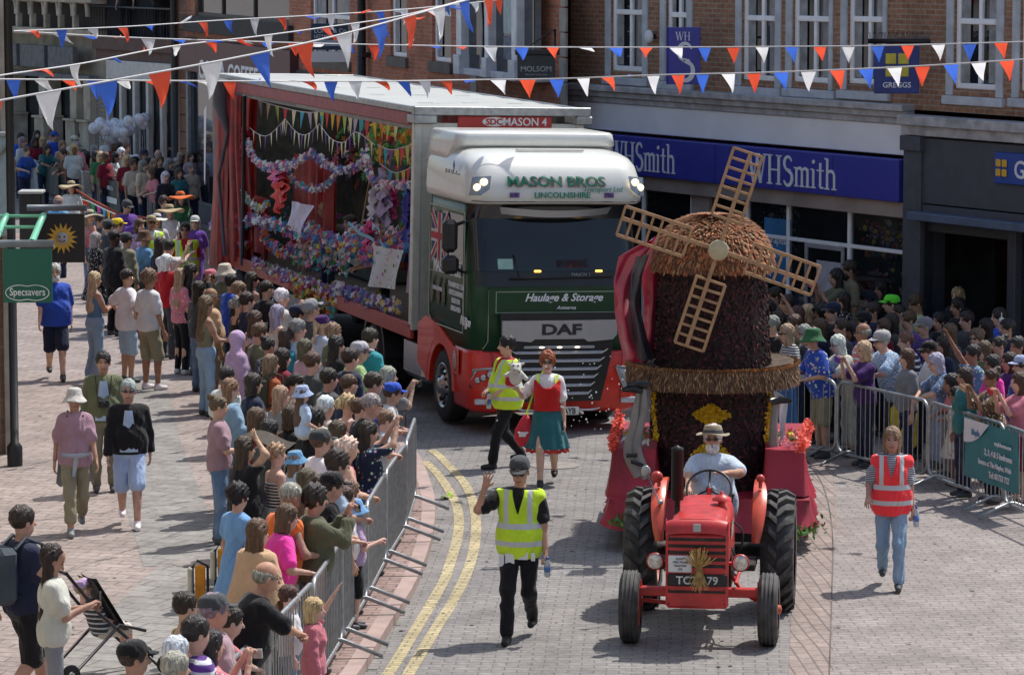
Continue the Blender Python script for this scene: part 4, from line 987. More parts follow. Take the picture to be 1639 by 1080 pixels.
        leg = {'shorts': .46, 'crop': .85, 'skirt': .1}.get(kind, .97 if kind != 'wide' else .99); wd = {'wide': .06, 'shorts': .014, 'trousers': .01, 'crop': .012}.get(kind, .0)
        pr = torso_prims(J, sex, fat, inf)[:1] + limb_prims(J, fat, inf, 0, leg, wd); lo, hi = bounds(pr, .03)
        if kind == 'skirt': lo[2] = .42; lo[0] = -.36; hi[0] = .36; lo[1] = -.34; hi[1] = .34
        def f(P):
            d = ev(P, pr, .03 if kind != 'shorts' else .015)+fold(P)
            if kind == 'skirt':
                zz = np.clip((1.0-P[..., 2])/.5, 0, 1.2); rr = .155*fat+.17*zz*.8+.016*np.sin(np.arctan2(P[..., 1], P[..., 0])*11)*zz
                c = (np.sqrt((P[..., 0])**2+(P[..., 1]*1.2)**2)-rr)*.8; c = np.maximum(c, np.maximum(P[..., 2]-1.06, .50-P[..., 2])); d = smin(d, c, .03)
            q = local(P); return np.maximum(d, q[..., 2]-1.045)
    V, F = surface(f, lo, hi, h); MC[key] = geo_mesh(kind, Geo(V, F), [cloth('plain')]); return MC[key]
def shoe_mesh(pose, sex, h, over, boot=False):
    key = ('s', pose, h, repr(over), boot)
    if key in MC: return MC[key]
    J = rig(pose, sex, 0, 0, over); pr = []
    for k in 'rl':
        hip, kn, an = J['L'][k]; pr += [('c', an+Vector((0,-.025,-.04)), an+Vector((0,.14,-.052)), .045, .036), ('c', an+Vector((0,0,.0)), an+Vector((0,-.02,-.05)), .045, .043)]
        if boot: pr.append(('c', an, an.lerp(kn, .25), .048, .052))
    lo, hi = bounds(pr, .02); zmin = min(J['L'][k][2].z for k in 'rl')-.085
    V, F = surface(lambda P: np.maximum(ev(P, pr, .02), zmin+.003-P[..., 2]), lo, hi, h); MC[key] = geo_mesh('shoes', Geo(V, F), [shoem]); return MC[key]
def hair_mesh(style, h=.013):
    key = ('hair', style)
    if key in MC: return MC[key]
    def f(P):
        x, y, z = P[..., 0], P[..., 1], P[..., 2]
        nz_ = .006*np.sin(x*95+z*25+4*np.sin(y*30))+.006*np.sin(y*80-z*50+x*40+3*np.sin(z*35))+.003*np.sin(x*210)*np.sin(y*190+z*90)
        cut = lambda d, fz=.045, fy=.045: np.maximum(d, np.minimum(y-fy, 9)*1.0+0*z) if False else d
        cap = sd_ell(P, (0, -.014, .045), (.088, .108, .100)); face = sd_ell(P, (0, .105, -.05), (.078, .078, .115)); 
        low = {'short': -.035, 'crop': -.02, 'curly': -.07, 'afro': -.1}.get(style, -.3)
        if style in ('short', 'crop'):
            cap = sd_ell(P, (0, -.012, .042), (.081, .104, .094)) if style == 'crop' else cap
            d = np.maximum(cap, -face); d = np.maximum(d, (low-.045*np.clip(-y*12, -1, 1))-z)
        elif style == 'bald':
            d = sd_ell(P, (0, -.016, .02), (.082, .102, .075)); d = np.maximum(d, -face); d = np.maximum(np.maximum(d, z-.065+.2*np.clip(y, 0, 1)), -.05-z)
        elif style == 'curly' or style == 'afro':
            r = .022 if style == 'curly' else .04; d = sd_ell(P, (0, -.018, .045), (.088+r*.6, .104+r*.8, .100+r*.7)); d = d+.006*np.sin(x*130)*np.sin(y*120)*np.sin(z*125)+nz_*.5; d = np.maximum(d, -face); d = np.maximum(d, low-z)
        elif style in ('bob', 'longish'):
            b = -.13 if style == 'bob' else -.22
            d = smin(cap, sd_capsule(P, (0, -.035, .02), (0, -.045, b), .098, .092, (1, .8, 1)), .03); d = np.maximum(d, -sd_ell(P, (0, .11, -.07), (.072, .10, .13))); d = np.maximum(d, b-z)
        elif style in ('long', 'verylong'):
            b = -.40 if style == 'long' else -.52
            d = smin(cap, sd_capsule(P, (0, -.04, 0), (0, -.09, b), .095, .10, (1.1, .55, 1)), .03); d = np.maximum(d, -sd_ell(P, (0, .12, -.09), (.07, .11, .17))); d = d+.006*np.sin(x*110+z*8)
        elif style in ('pony', 'bun', 'updo', 'twobuns'):
            d = sd_ell(P, (0, -.012, .042), (.082, .105, .094)); d = np.maximum(d, -face); d = np.maximum(d, -.06-z-.03*np.clip(y*20, -1, 1))
            if style == 'pony': d = smin(d, sd_capsule(P, (0, -.115, .04), (.02, -.16, -.22), .035, .022), .02)
            if style == 'bun': d = smin(d, sd_ell(P, (0, -.09, .12), (.045, .045, .04)), .012)
            if style == 'updo': d = smin(d, sd_ell(P, (0, -.13, .02), (.05, .04, .055)), .015)+nz_
            if style == 'twobuns': d = smin(d, np.minimum(sd_ell(P, (.055, -.05, .13), (.032,)*3), sd_ell(P, (-.055, -.05, .13), (.032,)*3)), .01)
        elif style == 'hijab':
            d = sd_ell(P, (0, -.01, .035), (.098, .118, .112)); d = smin(d, sd_capsule(P, (0, -.02, -.10), (0, -.03, -.30), .10, .20, (1, .72, 1)), .05); d = np.maximum(d, -sd_ell(P, (0, .13, -.012), (.062, .07, .085)))
        if style not in ('crop', 'bald', 'hijab'): d = d+nz_*.6
        return np.maximum(d, -(head_field(P)+.006)) if style in ('bald', 'crop') else d
    V, F = surface(f, (-.24, -.24, -.56) if style in ('long', 'verylong', 'hijab') else (-.16, -.22, -.30), (.24, .16, .2), h)
    MC[key] = geo_mesh('hair', Geo(V, F), [hairm]); return MC[key]
def hat_mesh(kind):
    key = ('hat', kind)
    if key in MC: return MC[key]
    mb = MB(); mats = [cloth('plain'), plain]
    if kind in ('cap', 'visor'):
        def dome(u, v):
            a = 2*math.pi*u; r = math.cos(v*math.pi/2)**.6 if v < 1 else 0
            return (.092*r*math.cos(a), -.012+.112*r*math.sin(a), .055+.085*math.sin(v*math.pi/2))
        if kind == 'cap': mb.sheet(dome, 20, 6)
        mb.lathe([(.093,.035),(.094,.058)] , 20, (0,-.012,0)); 
        for i in range(20): pass
        mb.sheet(lambda u, v: ((.082*math.cos(math.pi*u))*(1-.15*v), .075+.022*math.sin(math.pi*u)+.075*v*math.sin(math.pi*u)**.6, .046-.018*v), 12, 3)
        mb.sheet(lambda u, v: ((.082*math.cos(math.pi*(1-u)))*(1-.15*v), .075+.022*math.sin(math.pi*u)+.075*v*math.sin(math.pi*u)**.6, .041-.018*v), 12, 3)
    else:
        prof = {'bucket': [(.0,.140),(.05,.139),(.082,.125),(.094,.09),(.103,.045),(.135,.005),(.155,-.02),(.153,-.024),(.12,.0),(.1,.035)],
                'sunhat': [(.0,.145),(.05,.143),(.085,.125),(.098,.06),(.13,.045),(.19,.035),(.23,.02),(.228,.014),(.15,.032),(.1,.04)],
                'straw': [(.0,.135),(.06,.136),(.082,.128),(.092,.10),(.104,.055),(.13,.047),(.165,.05),(.168,.045),(.13,.04),(.1,.045)],
                'wide': [(.0,.15),(.05,.15),(.085,.13),(.1,.06),(.16,.05),(.24,.04),(.30,.015),(.298,.008),(.2,.035),(.1,.045)]}[kind]
        rr = random.Random(len(kind)); ph = rr.random()*6
        n = 28; 
        for q in range(len(prof)): pass
        base = [(r, z) for r, z in prof]
        def fn(u, v):
            i = v*(len(base)-1); k = min(int(i), len(base)-2); t = i-k; r = base[k][0]*(1-t)+base[k+1][0]*t; z = base[k][1]*(1-t)+base[k+1][1]*t; a = 2*math.pi*u
            wv = max(0, r-.1); return (r*math.cos(a)*.93, -.01+r*math.sin(a)*1.1, z+wv*.16*math.sin(3*a+ph))
        mb.sheet(fn, n, (len(base)-1)*2)
        if kind in ('straw', 'sunhat', 'wide'):
            mb.mi = 1; mb.sheet(lambda u, v: ((.1035-.008*v)*math.cos(2*math.pi*u)*.95, -.01+(.1035-.008*v)*math.sin(2*math.pi*u)*1.12, .058+.03*v), 24, 1)
    for fn2 in (): pass
    me = bpy.data.meshes.new('hat'); me.from_pydata(mb.v, [], mb.f); me.materials.append(cloth('plain')); me.materials.append(M('hat_band', (.05,.05,.06), .7))
    me.polygons.foreach_set('material_index', mb.m); me.polygons.foreach_set('use_smooth', mb.smooth); MC[key] = me; return me
def glasses_mesh(kind):
    key = ('gl', kind)
    if key in MC: return MC[key]
    mb = MB(); r = .021 if kind == 'sun' else .019
    for s_ in (-1, 1):
        if kind == 'sun': mb.ball((s_*.033, .098, .012), (r+.004, .012, r*.78), 10, 6)
        else: mb.tube([(s_*.033+r*math.cos(a), .104, .010+r*.75*math.sin(a)) for a in np.linspace(0, 2*math.pi, 11)], .0022, 4, False)
        mb.tube([(s_*.055, .095, .016), (s_*.084, .03, .012), (s_*.083, -.01, .005)], .0028, 4)
    mb.tube([(-.012,.106,.014),(.012,.106,.014)], .003, 4)
    me = bpy.data.meshes.new('glasses'); me.from_pydata(mb.v, [], mb.f); me.materials.append(M('dark_lens', (.01,.01,.012), .12, spec=.8, var=0)); me.polygons.foreach_set('use_smooth', mb.smooth); MC[key] = me; return me
def child_obj(name, me, parent, col=None, mat=None, M4=None):
    o = bpy.data.objects.new(name, me); COL.objects.link(o); o.parent = parent
    if col is not None: o.color = (*col, 1)
    if mat is not None: o.material_slots[0].link = 'OBJECT'; o.material_slots[0].material = mat
    if M4 is not None: o.matrix_local = M4
    return o
NP = [0]; PEOPLE = []; PR = random.Random(99)
def JR(a):
    b = PR.uniform(-1, 1); return tuple(b+.35*PR.uniform(-1, 1) for _ in range(3))
def person(loc, yaw, label, h=1.75, sex='m', pose='stand', skinc='s1', hair='short', hc='hbrown', top='tee', tc='grey', tp='plain', bot='jeans', bc='denim', shoes='dgrey', hat=None, hatc='navy', gl=None, fat=1.0, hy=0, hp=0, vest=None, res=.024, over=None, child=False, group=None, beard=None, cat='person', tilt=0):
    """one figure: continuous body mesh, with hair, clothing, hat and glasses as its parts; yaw is the compass direction it faces in degrees from +x"""
    fat = round(fat*1.09+(.05 if sex == 'm' else .0), 2); jit = lambda c, a=.12: tuple(max(0, x*(1+a*q)) for x, q in zip(c, JR(a)))
    hy = round(hy/20)*20; hp = round(hp/15)*15; k = h/1.75; cc = lambda c, a=.14: jit(C_[c] if isinstance(c, str) else c, a)
    me = body_mesh(pose, sex, fat, hy, hp, res, over, child)
    b = bpy.data.objects.new('person', me); COL.objects.link(b); b.color = (*cc(skinc), 1); tag(b, label, cat, group)
    ks = k*(.97 if sex == 'f' and not child else 1)
    b.location = loc; b.rotation_euler = (R(tilt), 0, R(yaw-90)); b.scale = (ks, ks, k)
    J = rig(pose, sex, hy, hp, over); c, hr = J['H']; s_ = 1.28 if child else 1.09
    HM = Matrix.Translation(c+Vector((0,0,.03 if child else .012))) @ hr.to_4x4() @ Matrix.Scale(s_, 4)
    HH = Matrix.Translation(c+Vector((0,0,.03 if child else .012))) @ Matrix.Rotation(R(hy), 4, 'Z') @ Matrix.Scale(s_, 4) if hair in ('long', 'verylong', 'longish', 'hijab') else HM
    if hair: child_obj('headscarf' if hair == 'hijab' else 'hair', hair_mesh(hair), b, cc(hc, .4 if hair != 'hijab' else .1), cloth('plain') if hair == 'hijab' else None, HH)
    if bot: child_obj({'wide':'trousers','crop':'trousers'}.get(bot, bot), garment_mesh(bot, pose, sex, fat, res, over), b, cc(bc), cloth('denim' if bc in ('denim', 'ldenim') else 'plain'))
    if top: child_obj({'tee':'shirt','long':'jumper','tank':'vest_top','shirt':'shirt','polo':'shirt','sundress':'dress','sleeve3':'jumper','strapless':'top','blouse':'blouse'}.get(top, top), garment_mesh(top, pose, sex, fat, res, over), b, cc(tc), cloth(tp))
    if vest:
        v = child_obj('safety_vest', garment_mesh('vest', pose, sex, fat*1.0, res, over), b, cc(vest), cloth('hivis'))
    if shoes: child_obj('shoes', shoe_mesh(pose, sex, min(res, .02), over), b, cc(shoes))
    if hat: child_obj('hat' if hat != 'cap' else 'cap', hat_mesh(hat), b, cc(hatc), None, HM @ Matrix.Rotation(R(6), 4, 'X'))
    if gl: child_obj('glasses' if gl != 'sun' else 'sunglasses', glasses_mesh(gl), b, None, None, HM)
    if beard: child_obj('beard', beard_mesh(), b, cc(beard), None, HM)
    NP[0] += 1; PEOPLE.append(b); return b
def beard_mesh():
    if 'beard' in MC: return MC['beard']
    def f(P):
        d = sd_ell(P, (0, .04, -.075), (.064, .066, .062)); d = np.maximum(d, -sd_ell(P, (0, .115, -.056), (.022, .03, .010))); d = np.maximum(d, P[..., 2]+.028-.45*np.abs(P[..., 0])); return d+.004*np.sin(P[..., 0]*150)*np.sin(P[..., 2]*120)
    V, F = surface(f, (-.09, -.05, -.16), (.09, .13, .02), .009); MC['beard'] = geo_mesh('beard', Geo(V, F), [hairm]); return MC['beard']
# safety vest cloth: fluorescent with two silver bands and shoulder strips
_m = cloth('hivis')
_nt = _m.node_tree; _L = _nt.links.new; _bs = _nt.nodes['Principled BSDF']
_old = _bs.inputs['Base Color'].links[0].from_socket; _tc = nd(_nt, 'ShaderNodeTexCoord'); _sp = nd(_nt, 'ShaderNodeSeparateXYZ'); _L(_tc.outputs['Object'], _sp.inputs[0])
def _mth(op, a, b):
    n = nd(_nt, 'ShaderNodeMath', operation=op)
    for i, v in enumerate((a, b)):
        if isinstance(v, (int, float)): n.inputs[i].default_value = v
        else: _L(v, n.inputs[i])
    return n.outputs[0]
_z, _ax = _sp.outputs['Z'], _mth('ABSOLUTE', _sp.outputs['X'], 0.0)
_b1 = _mth('LESS_THAN', _mth('ABSOLUTE', _mth('SUBTRACT', _z, .95), 0), .026); _b2 = _mth('LESS_THAN', _mth('ABSOLUTE', _mth('SUBTRACT', _z, 1.12), 0), .026)
_b3 = _mth('MULTIPLY', _mth('GREATER_THAN', _z, 1.15), _mth('LESS_THAN', _mth('ABSOLUTE', _mth('SUBTRACT', _ax, .115), 0), .024))
_fac = _mth('MAXIMUM', _mth('MAXIMUM', _b1, _b2), _b3); _mx = nd(_nt, 'ShaderNodeMix', data_type='RGBA'); _L(_fac, _mx.inputs[0]); _L(_old, _mx.inputs[6]); _mx.inputs[7].default_value = (.55,.57,.58,1); _L(_mx.outputs[2], _bs.inputs['Base Color'])
# ------------------------------------------------------------------ the lorry and its decorated trailer
TRK_LOC = Vector((.59, 49.47, 0)); TRK_RZ, TRK_RY = R(17), R(1.3)
def vehicle(name, label, cat): return empty(name, TRK_LOC, TRK_RZ, label, cat, ry=TRK_RY)
_MW = Matrix.Translation(TRK_LOC) @ Matrix.Rotation(TRK_RZ, 4, 'Z') @ Matrix.Rotation(TRK_RY, 4, 'Y'); _MI = _MW.inverted()
def TS(px, py, xl):      # on the lorry's side plane: (y, z)
    o = _MI @ Vector((0,0,CAMZ)); d = _MI.to_3x3() @ ray(px, py); t = (xl-o.x)/d.x; p = o+d*t; return Vector((xl, p.y, p.z))
def TF(px, py, yl):      # on its front plane: (x, z)
    o = _MI @ Vector((0,0,CAMZ)); d = _MI.to_3x3() @ ray(px, py); t = (yl-o.y)/d.y; p = o+d*t; return Vector((p.x, yl, p.z))
tk = vehicle('lorry_tractor_unit', 'white, green and red haulage lorry cab with chrome slatted grille pulling the decorated trailer', 'lorry')
cabg = M('cab_green', (.014,.060,.026), .28, spec=.35, var=.08); cabr = M('cab_red', (.66,.030,.014), .35, coat=.25, var=.10)
cabw = M('cab_white', (.70,.71,.67), .3, coat=.5, var=.04); chrome = M('chrome', (.48,.49,.51), .24, 1.0, var=.05); silver = M('silver_paint', (.42,.43,.44), .32, .5, var=.05)
plast = M('black_plastic', (.016,.017,.019), .4, var=.15); rubber = M('rubber', (.020,.020,.021), .75, var=.3, scale=14, bump=.2)
lens = M('lamp_lens', (.55,.58,.60), .08, spec=1.0, var=.3, scale=30); pin = M('cream_pinstripe', (.42,.46,.36), .4, var=0)
def rrect(w, y0, y1, rf, rb, n=6):
    P = []
    for cx, cy, r, a0 in ((w-rf, y0+rf, rf, -90), (w-rb, y1-rb, rb, 0), (-w+rb, y1-rb, rb, 90), (-w+rf, y0+rf, rf, 180)):
        for k in range(n+1): a = R(a0+90*k/n); P.append((cx+r*math.cos(a), cy+r*math.sin(a)))
    return P
def loft(mb, levels, cap0=True, cap1=True):
    n = None; o = []
    for z, w, y0, y1, rf, rb in levels: o.append([(x, y, z) for x, y in rrect(w, y0, y1, rf, rb)])
    n = len(o[0]); vs = [p for r_ in o for p in r_]; fs = []
    for i in range(len(o)-1):
        for k in range(n): fs.append((i*n+k, i*n+(k+1)%n, (i+1)*n+(k+1)%n, (i+1)*n+k))
    if cap0: fs.append(tuple(range(n-1, -1, -1)))
    if cap1: fs.append(tuple(range((len(o)-1)*n, len(o)*n)))
    return mb.add(vs, fs, True)
def yf(x, z):
    lean = .0 if z < 2.05 else .30*(z-2.05)/.95
    e = max(0.0, min(.238, abs(x)-1.0)); return lean+.24-math.sqrt(.0576-e*e)
lv = [(1.10,1.25,.0,2.25,.22,.06),(2.05,1.25,.0,2.25,.24,.06),(2.5,1.235,.13,2.25,.24,.06),(3.0,1.215,.30,2.25,.24,.06),(3.24,1.21,.36,2.25,.24,.06)]
cb = MB(); loft(cb, lv); body = cb.obj('cab_body', cabg, tk)
def front_sheet(x0, x1, z0, z1, off, nx=14, nz=4, taper=0.0, curve=.0):
    return lambda u, v: ((x0+(x1-x0)*u)*(1-taper*(1-v)), yf((x0+(x1-x0)*u), z0+(z1-z0)*v)-off, z0+(z1-z0)*v-curve*math.sin(math.pi*u))
# bumper with grille opening
bm = MB(); loft(bm, [(.30,1.16,.0,.80,.22,.05),(.36,1.24,-.06,.82,.26,.05),(.75,1.26,-.09,.85,.26,.05),(1.10,1.255,-.03,.85,.24,.05),(1.17,1.25,.0,.80,.22,.05)])
bump = bm.obj('bumper', cabr, tk)
gr = MB(); gr.sheet(lambda u, v: ((-.86+1.72*u)*(1-.26*(1-v)**1.4), -.105-.02*math.cos((u-.5)*math.pi), .46+1.24*v), 16, 10)
gr.obj('grille', plast, tk)
sl = MB()
for k in range(6):
    z = 1.14-.115*k; wdt = .72-.045*k
    sl.tube([((u*2-1)*wdt, -.135-.02*math.cos((u-.5)*math.pi), z+(.055*max(0, (abs(u*2-1)-.88)/.12))) for u in np.linspace(0, 1, 17)], .016, 6)
    sl.tube([((u*2-1)*(wdt-.03), -.128-.02*math.cos((u-.5)*math.pi), z+.022) for u in np.linspace(0, 1, 9)], .011, 5)
sl.obj('grille_slats', chrome, tk)
mm = MB(); mm.bbox(-.52,.52,-.16,-.13,1.205,1.245); ml = mm.obj('marker_light_bar', silver, tk)
mb = MB(); 
for x in (-.26,0,.26): mb.ball((x,-.165,1.225), (.04,.012,.014), 8, 5)
mb.obj('marker_light', M('lamp_on', (1,.85,.6), .3, emit=2.5, var=0), ml)
db = MB(); db.prism([(-.84,1.60),(.84,1.60),(.84,1.40),(.78,1.33),(.42,1.30),(.36,1.34),(-.36,1.34),(-.42,1.30),(-.78,1.33),(-.84,1.40)], -.165, -.10, 'y')
dfb = db.obj('name_bar', silver, tk)
text_mesh('maker_lettering', 'DAF', .14, M('dark_letter', (.02,.02,.025), .4), dfb, (.02,-.172,1.405), (R(90),0,0), sx=1.55, bold=.05)
# green front panel and corner panels with pinstripes
MB().sheet(front_sheet(-1.0,1.0,1.66,2.03,.03,), 14, 3).obj('front_panel', cabg, tk)
fp = MB(); P = []
for a, b in (((-.9,1.70),(.9,1.70)),((.9,1.70),(.9,1.99)),((.9,1.99),(-.9,1.99)),((-.9,1.99),(-.9,1.70))):
    fp.tube([(a[0]+(b[0]-a[0])*t, yf(a[0]+(b[0]-a[0])*t, 1.8)-.036, a[1]+(b[1]-a[1])*t) for t in np.linspace(0,1,9)], .006, 4)
for s_ in (-1,1):
    q = [(1.0,2.02),(1.0,1.3),(1.06,1.2),(1.2,1.2)] 
    fp.tube([(s_*x, yf(x, 1.8)-.01, z) for x, z in q], .006, 4)
    fp.lathe([(.032,0),(.038,0)], 16, (s_*1.13, .06, 1.82), 'y')
fp.obj('pinstripe', pin, tk)
text_mesh('front_lettering', 'Haulage & Storage', .105, lettw, tk, (.08,-.045,1.86), (R(90),0,0), shear=.35, bold=.03)
text_mesh('front_lettering', 'Aotearoa', .05, lettw, tk, (.12,-.045,1.745), (R(90),0,0), shear=.35, bold=.02)
# windscreen
ws_ = MB(); ws_.sheet(front_sheet(-1.205,1.205,2.06,3.06,.014), 40, 6).obj('windscreen_surround', plast, tk)
wsg = MB().sheet(front_sheet(-1.16,1.16,2.27,2.99,.022), 40, 6).obj('windscreen', M('windscreen_glass', (.008,.010,.011), .04, spec=.6, var=.6, scale=1.0), tk)
wp = MB(); wp.tube([(-.55,yf(.5,2.3)-.05,2.2),(-.62,yf(.5,2.5)-.04,2.5)], .01, 5); wp.tube([(-.7,yf(0,2.2)-.05,2.17),(.8,yf(0,2.2)-.05,2.2)], .012, 5); wp.tube([(.3,yf(.5,2.3)-.05,2.2),(.45,yf(.5,2.5)-.04,2.45)], .01, 5)
wp.obj('wiper', plast, tk)
ab = M('amber_lamp', (1,.55,.08), .3, emit=3, var=0)
for px in (861, 959): p = TF(px, 436, .03); MB().bbox(p.x-.05,p.x+.05,.03,.06,2.255,2.285,.008).obj('amber_light', ab, tk)
p = TF(809, 428, .07); MB().sheet(front_sheet(p.x-.11,p.x+.11,2.30,2.44,.024), 3, 2).obj('windscreen_notice', M('notice_green', (.30,.48,.42), .7), tk)
MB().sheet(front_sheet(.0,.46,2.32,2.42,.022), 3, 2).obj('windscreen_banner', M('banner_dred', (.16,.03,.03), .6, var=.5, scale=12), tk)
text_mesh('windscreen_lettering', 'MASON 1', .045, M('dim_lettering', (.35,.36,.35), .5), tk, (.35,yf(0,2.2)-.025,2.2), (R(86),0,0))
# visor band and roof
MB().sheet(lambda u, v: (-1.215+2.43*u, yf(-1.215+2.43*u, 3.0)-.02-.16*v*(1-abs(u*2-1)**6), 2.98+.24*v), 40, 3).obj('visor_band', M('visor_black', (.012,.013,.016), .15, spec=.9), tk)
vz = MB(); vz.sheet(lambda u, v: ((-.78+1.56*u)*(1+.05*v), .06+.05*(1-v)+.10*abs(u*2-1)**4, 3.06+.10*v-.045*math.sin(math.pi*u)), 20, 3); vz.obj('sun_visor', silver, tk)
rf = MB(); loft(rf, [(3.20,1.25,.10,2.3,.26,.06),(3.235,1.285,.02,2.3,.30,.06),(3.34,1.29,.00,2.32,.32,.06),(3.56,1.275,.07,2.35,.34,.06),(3.72,1.25,.18,2.38,.34,.08),(3.82,1.20,.32,2.38,.34,.1),(3.885,1.12,.52,2.38,.36,.12),(3.92,1.0,.80,2.36,.4,.15),(3.935,.80,1.2,2.3,.4,.15)])
roof = rf.obj('cab_roof', cabw, tk)
sp_ = MB(); loft(sp_, [(3.70,1.24,1.35,2.5,.12,.05),(3.93,1.20,1.22,2.5,.16,.06),(3.97,1.20,1.08,2.5,.16,.06),(4.12,1.17,1.10,2.5,.16,.06),(4.145,1.14,1.14,2.47,.14,.05)]); sp_.obj('roof_spoiler', cabw, tk)
MB().bbox(-.45,.55,.62,.68,3.915,3.935,.01).obj('roof_slot', M('slot_grey', (.3,.3,.28), .5), roof)
for s_ in (-1, 1):
    hl = MB(); hl.add([(s_*1.0,.06,3.60),(s_*1.25,.16,3.58),(s_*1.285,.20,3.32),(s_*1.15,.04,3.33),(s_*1.03,.02,3.42)], [(0,1,2,3,4)] if s_ < 0 else [(4,3,2,1,0)])
    hl.v = [(x, y-.035-(.03 if abs(x) < 1.2 else .05), z) for x, y, z in hl.v]
    h_ = hl.obj('headlight', M('lamp_housing', (.22,.28,.36), .2, spec=.9), roof)
    b2 = MB()
    for x, z, y in ((1.105,3.515,.03),(1.19,3.44,.06)): b2.ball((s_*x, y-.035, z), (.060,.035,.052), 12, 7)
    b2.obj('bulb', M('lamp_warm', (1,.80,.48), .3, emit=1.6, var=.5, scale=40), h_)
gl_ = M('lettering_green', (.02,.20,.12), .4, var=0); rl_ = M('lettering_shadow', (.38,.10,.09), .5, var=0)
def roof_text(body, size, x, z, m_, d=0, **k): 
    t = text_mesh('roof_lettering', body, size, m_, roof, (x, 0, z), (0,0,0), **k)
    for v in t.data.vertices:
        X, Z, e = v.co.x+x, v.co.y+z, v.co.z; y = .32*max(0,min(Z,3.56)-3.34)+.69*max(0,Z-3.56)+.32-math.sqrt(.1024-max(0,min(.3,abs(X)-.965))**2)
        v.co = Vector((X, y-.036-e-d, Z))
    t.location = (0,0,0); return t
roof_text('MASON BROS', .13, -.035, 3.452, rl_, bold=.03, sx=1.22); roof_text('MASON BROS', .13, -.05, 3.46, gl_, .008, bold=.03, sx=1.22)
roof_text('Transport Ltd', .07, .62, 3.385, gl_, .008, shear=.3); roof_text('LINCOLNSHIRE', .075, .03, 3.30, gl_, .008, bold=.04, sx=1.1)
for s_ in (-1,1): 
    f_ = MB(); f_.sheet(lambda u, v: (.03+s_*(.62+.14*u), -.02, 3.30+.07*v), 2, 1).obj('flag_badge', M('badge_purple', (.12,.06,.22), .5, var=.6, scale=22), roof)
gp_ = MB()
for s_ in (-1, 1):
    gp_.tube([(s_*.93, yf(.93, 1)-.10, .42), (s_*.95, yf(.95, 1)-.085, 1.10), (s_*1.0, yf(1.0, 1.5)-.008, 1.2), (s_*1.0, yf(1.0, 2)-.008, 2.04)], .006, 4)
gp_.tube([(x, yf(x, 1.2)-.012, 1.165) for x in np.linspace(-1.2, 1.2, 17)], .007, 4); gp_.tube([(x, -.035+.32-math.sqrt(.1024-max(0, min(.3, abs(x)-.965))**2), 3.245) for x in np.linspace(-1.24, 1.24, 17)], .006, 4)
gp_.obj('panel_gap', plast, tk)
# headlamps, fog lamps, plate
for s_ in (-1, 1):
    h1 = MB(); pts = [(.86,.94),(1.20,.90),(1.23,.66),(.98,.64)]
    h1.add([(s_*x, yf(x, .8)-.115, z) for x, z in pts], [(0,1,2,3)] if s_ < 0 else [(3,2,1,0)])
    hh_ = h1.obj('headlight', lens, tk)
    h2 = MB(); h2.tube([(s_*x, yf(x, .8)-.11, z) for x, z in pts+[pts[0]]], .022, 6, False); h2.obj('headlight_trim', silver, hh_)
    h3 = MB(); 
    for x, z in ((1.08,.80),(.99,.84),(1.15,.76)): h3.ball((s_*x, yf(x,.8)-.11, z), (.045,.02,.05), 10, 6)
    h3.obj('bulb', chrome, hh_)
    MB().bbox(min(s_*.95,s_*1.18), max(s_*.95,s_*1.18), -.07, .0, .42, .50, .01).obj('fog_light', lens, tk)
MB().tube([(-.6,-.12,.36),(-.5,-.16,.34),(.5,-.16,.34),(.62,-.12,.36)], .018, 6).obj('lower_bar', chrome, tk)
p = TF(913, 657, -.18); np_ = MB().bbox(p.x-.40, p.x+.12, -.20, -.185, p.z-.058, p.z+.058).obj('number_plate', M('plate_white', (.72,.72,.68), .4, var=0), tk)
text_mesh('plate_lettering', 'FX22 AYB', .08, MATS['dark_letter'], np_, (p.x-.14, -.202, p.z-.04), (R(90),0,0), sx=.85, bold=.02)
# side: door, glazing, flag, lettering, mirrors
sd = -1.262
MB().bbox(sd+.002, sd+.012, .42, 1.50, 2.28, 3.02, .0).obj('side_window', M('side_glass', (.015,.018,.02), .05, spec=1), tk)
wf = MB(); wf.tube([(sd,.35,1.55),(sd,.35,3.07),(sd,2.12,3.07),(sd,2.12,1.48),(sd,1.9,1.38),(sd,.35,1.38),(sd,.35,1.55)], .010, 5, False); wf.tube([(sd,.35,2.16),(sd,2.12,2.12)], .008, 5); wf.obj('door_outline', pin, tk)
uj = MB(); fl_ = (M('flag_red', (.42,.03,.04), .7), M('flag_white', (.55,.53,.52), .7), M('flag_navy', (.02,.03,.10), .7))
y0_, y1_, z0_, z1_ = 1.15, 2.0, 2.30, 2.98; cy, cz = (y0_+y1_)/2, (z0_+z1_)/2
uj.mi = 2; uj.box(sd-.006, sd, y0_, y1_, z0_, z1_)
for k, (mi, wd_, d_) in enumerate(((1,.07,.010),(0,.03,.013))):
    uj.mi = mi
    for s_ in (-1,1): 
        a = Vector((0, y0_ if s_ > 0 else y1_, z0_)); b = Vector((0, y1_ if s_ > 0 else y0_, z1_)); dr = (b-a).normalized(); nn = Vector((0,-dr.z,dr.y))*wd_
        e = d_+.0008*(s_>0); uj.add([(sd-e, *(a+nn).yz), (sd-e, *(a-nn).yz), (sd-e, *(b-nn).yz), (sd-e, *(b+nn).yz)], [(0,1,2,3)])
for mi, wd_, d_ in ((1,.11,.017),(0,.06,.020)): uj.mi = mi; uj.box(sd-d_, sd, cy-wd_, cy+wd_, z0_, z1_); uj.box(sd-d_-.001, sd, y0_, y1_, cz-wd_*.8, cz+wd_*.8)
uj.obj('union_flag', fl_, tk)
def side_text(body, size, y, z, m_=lettw, **k): return text_mesh('door_lettering', body, size, m_, tk, (sd-.008, y, z), (R(90),0,R(-90)), **k)
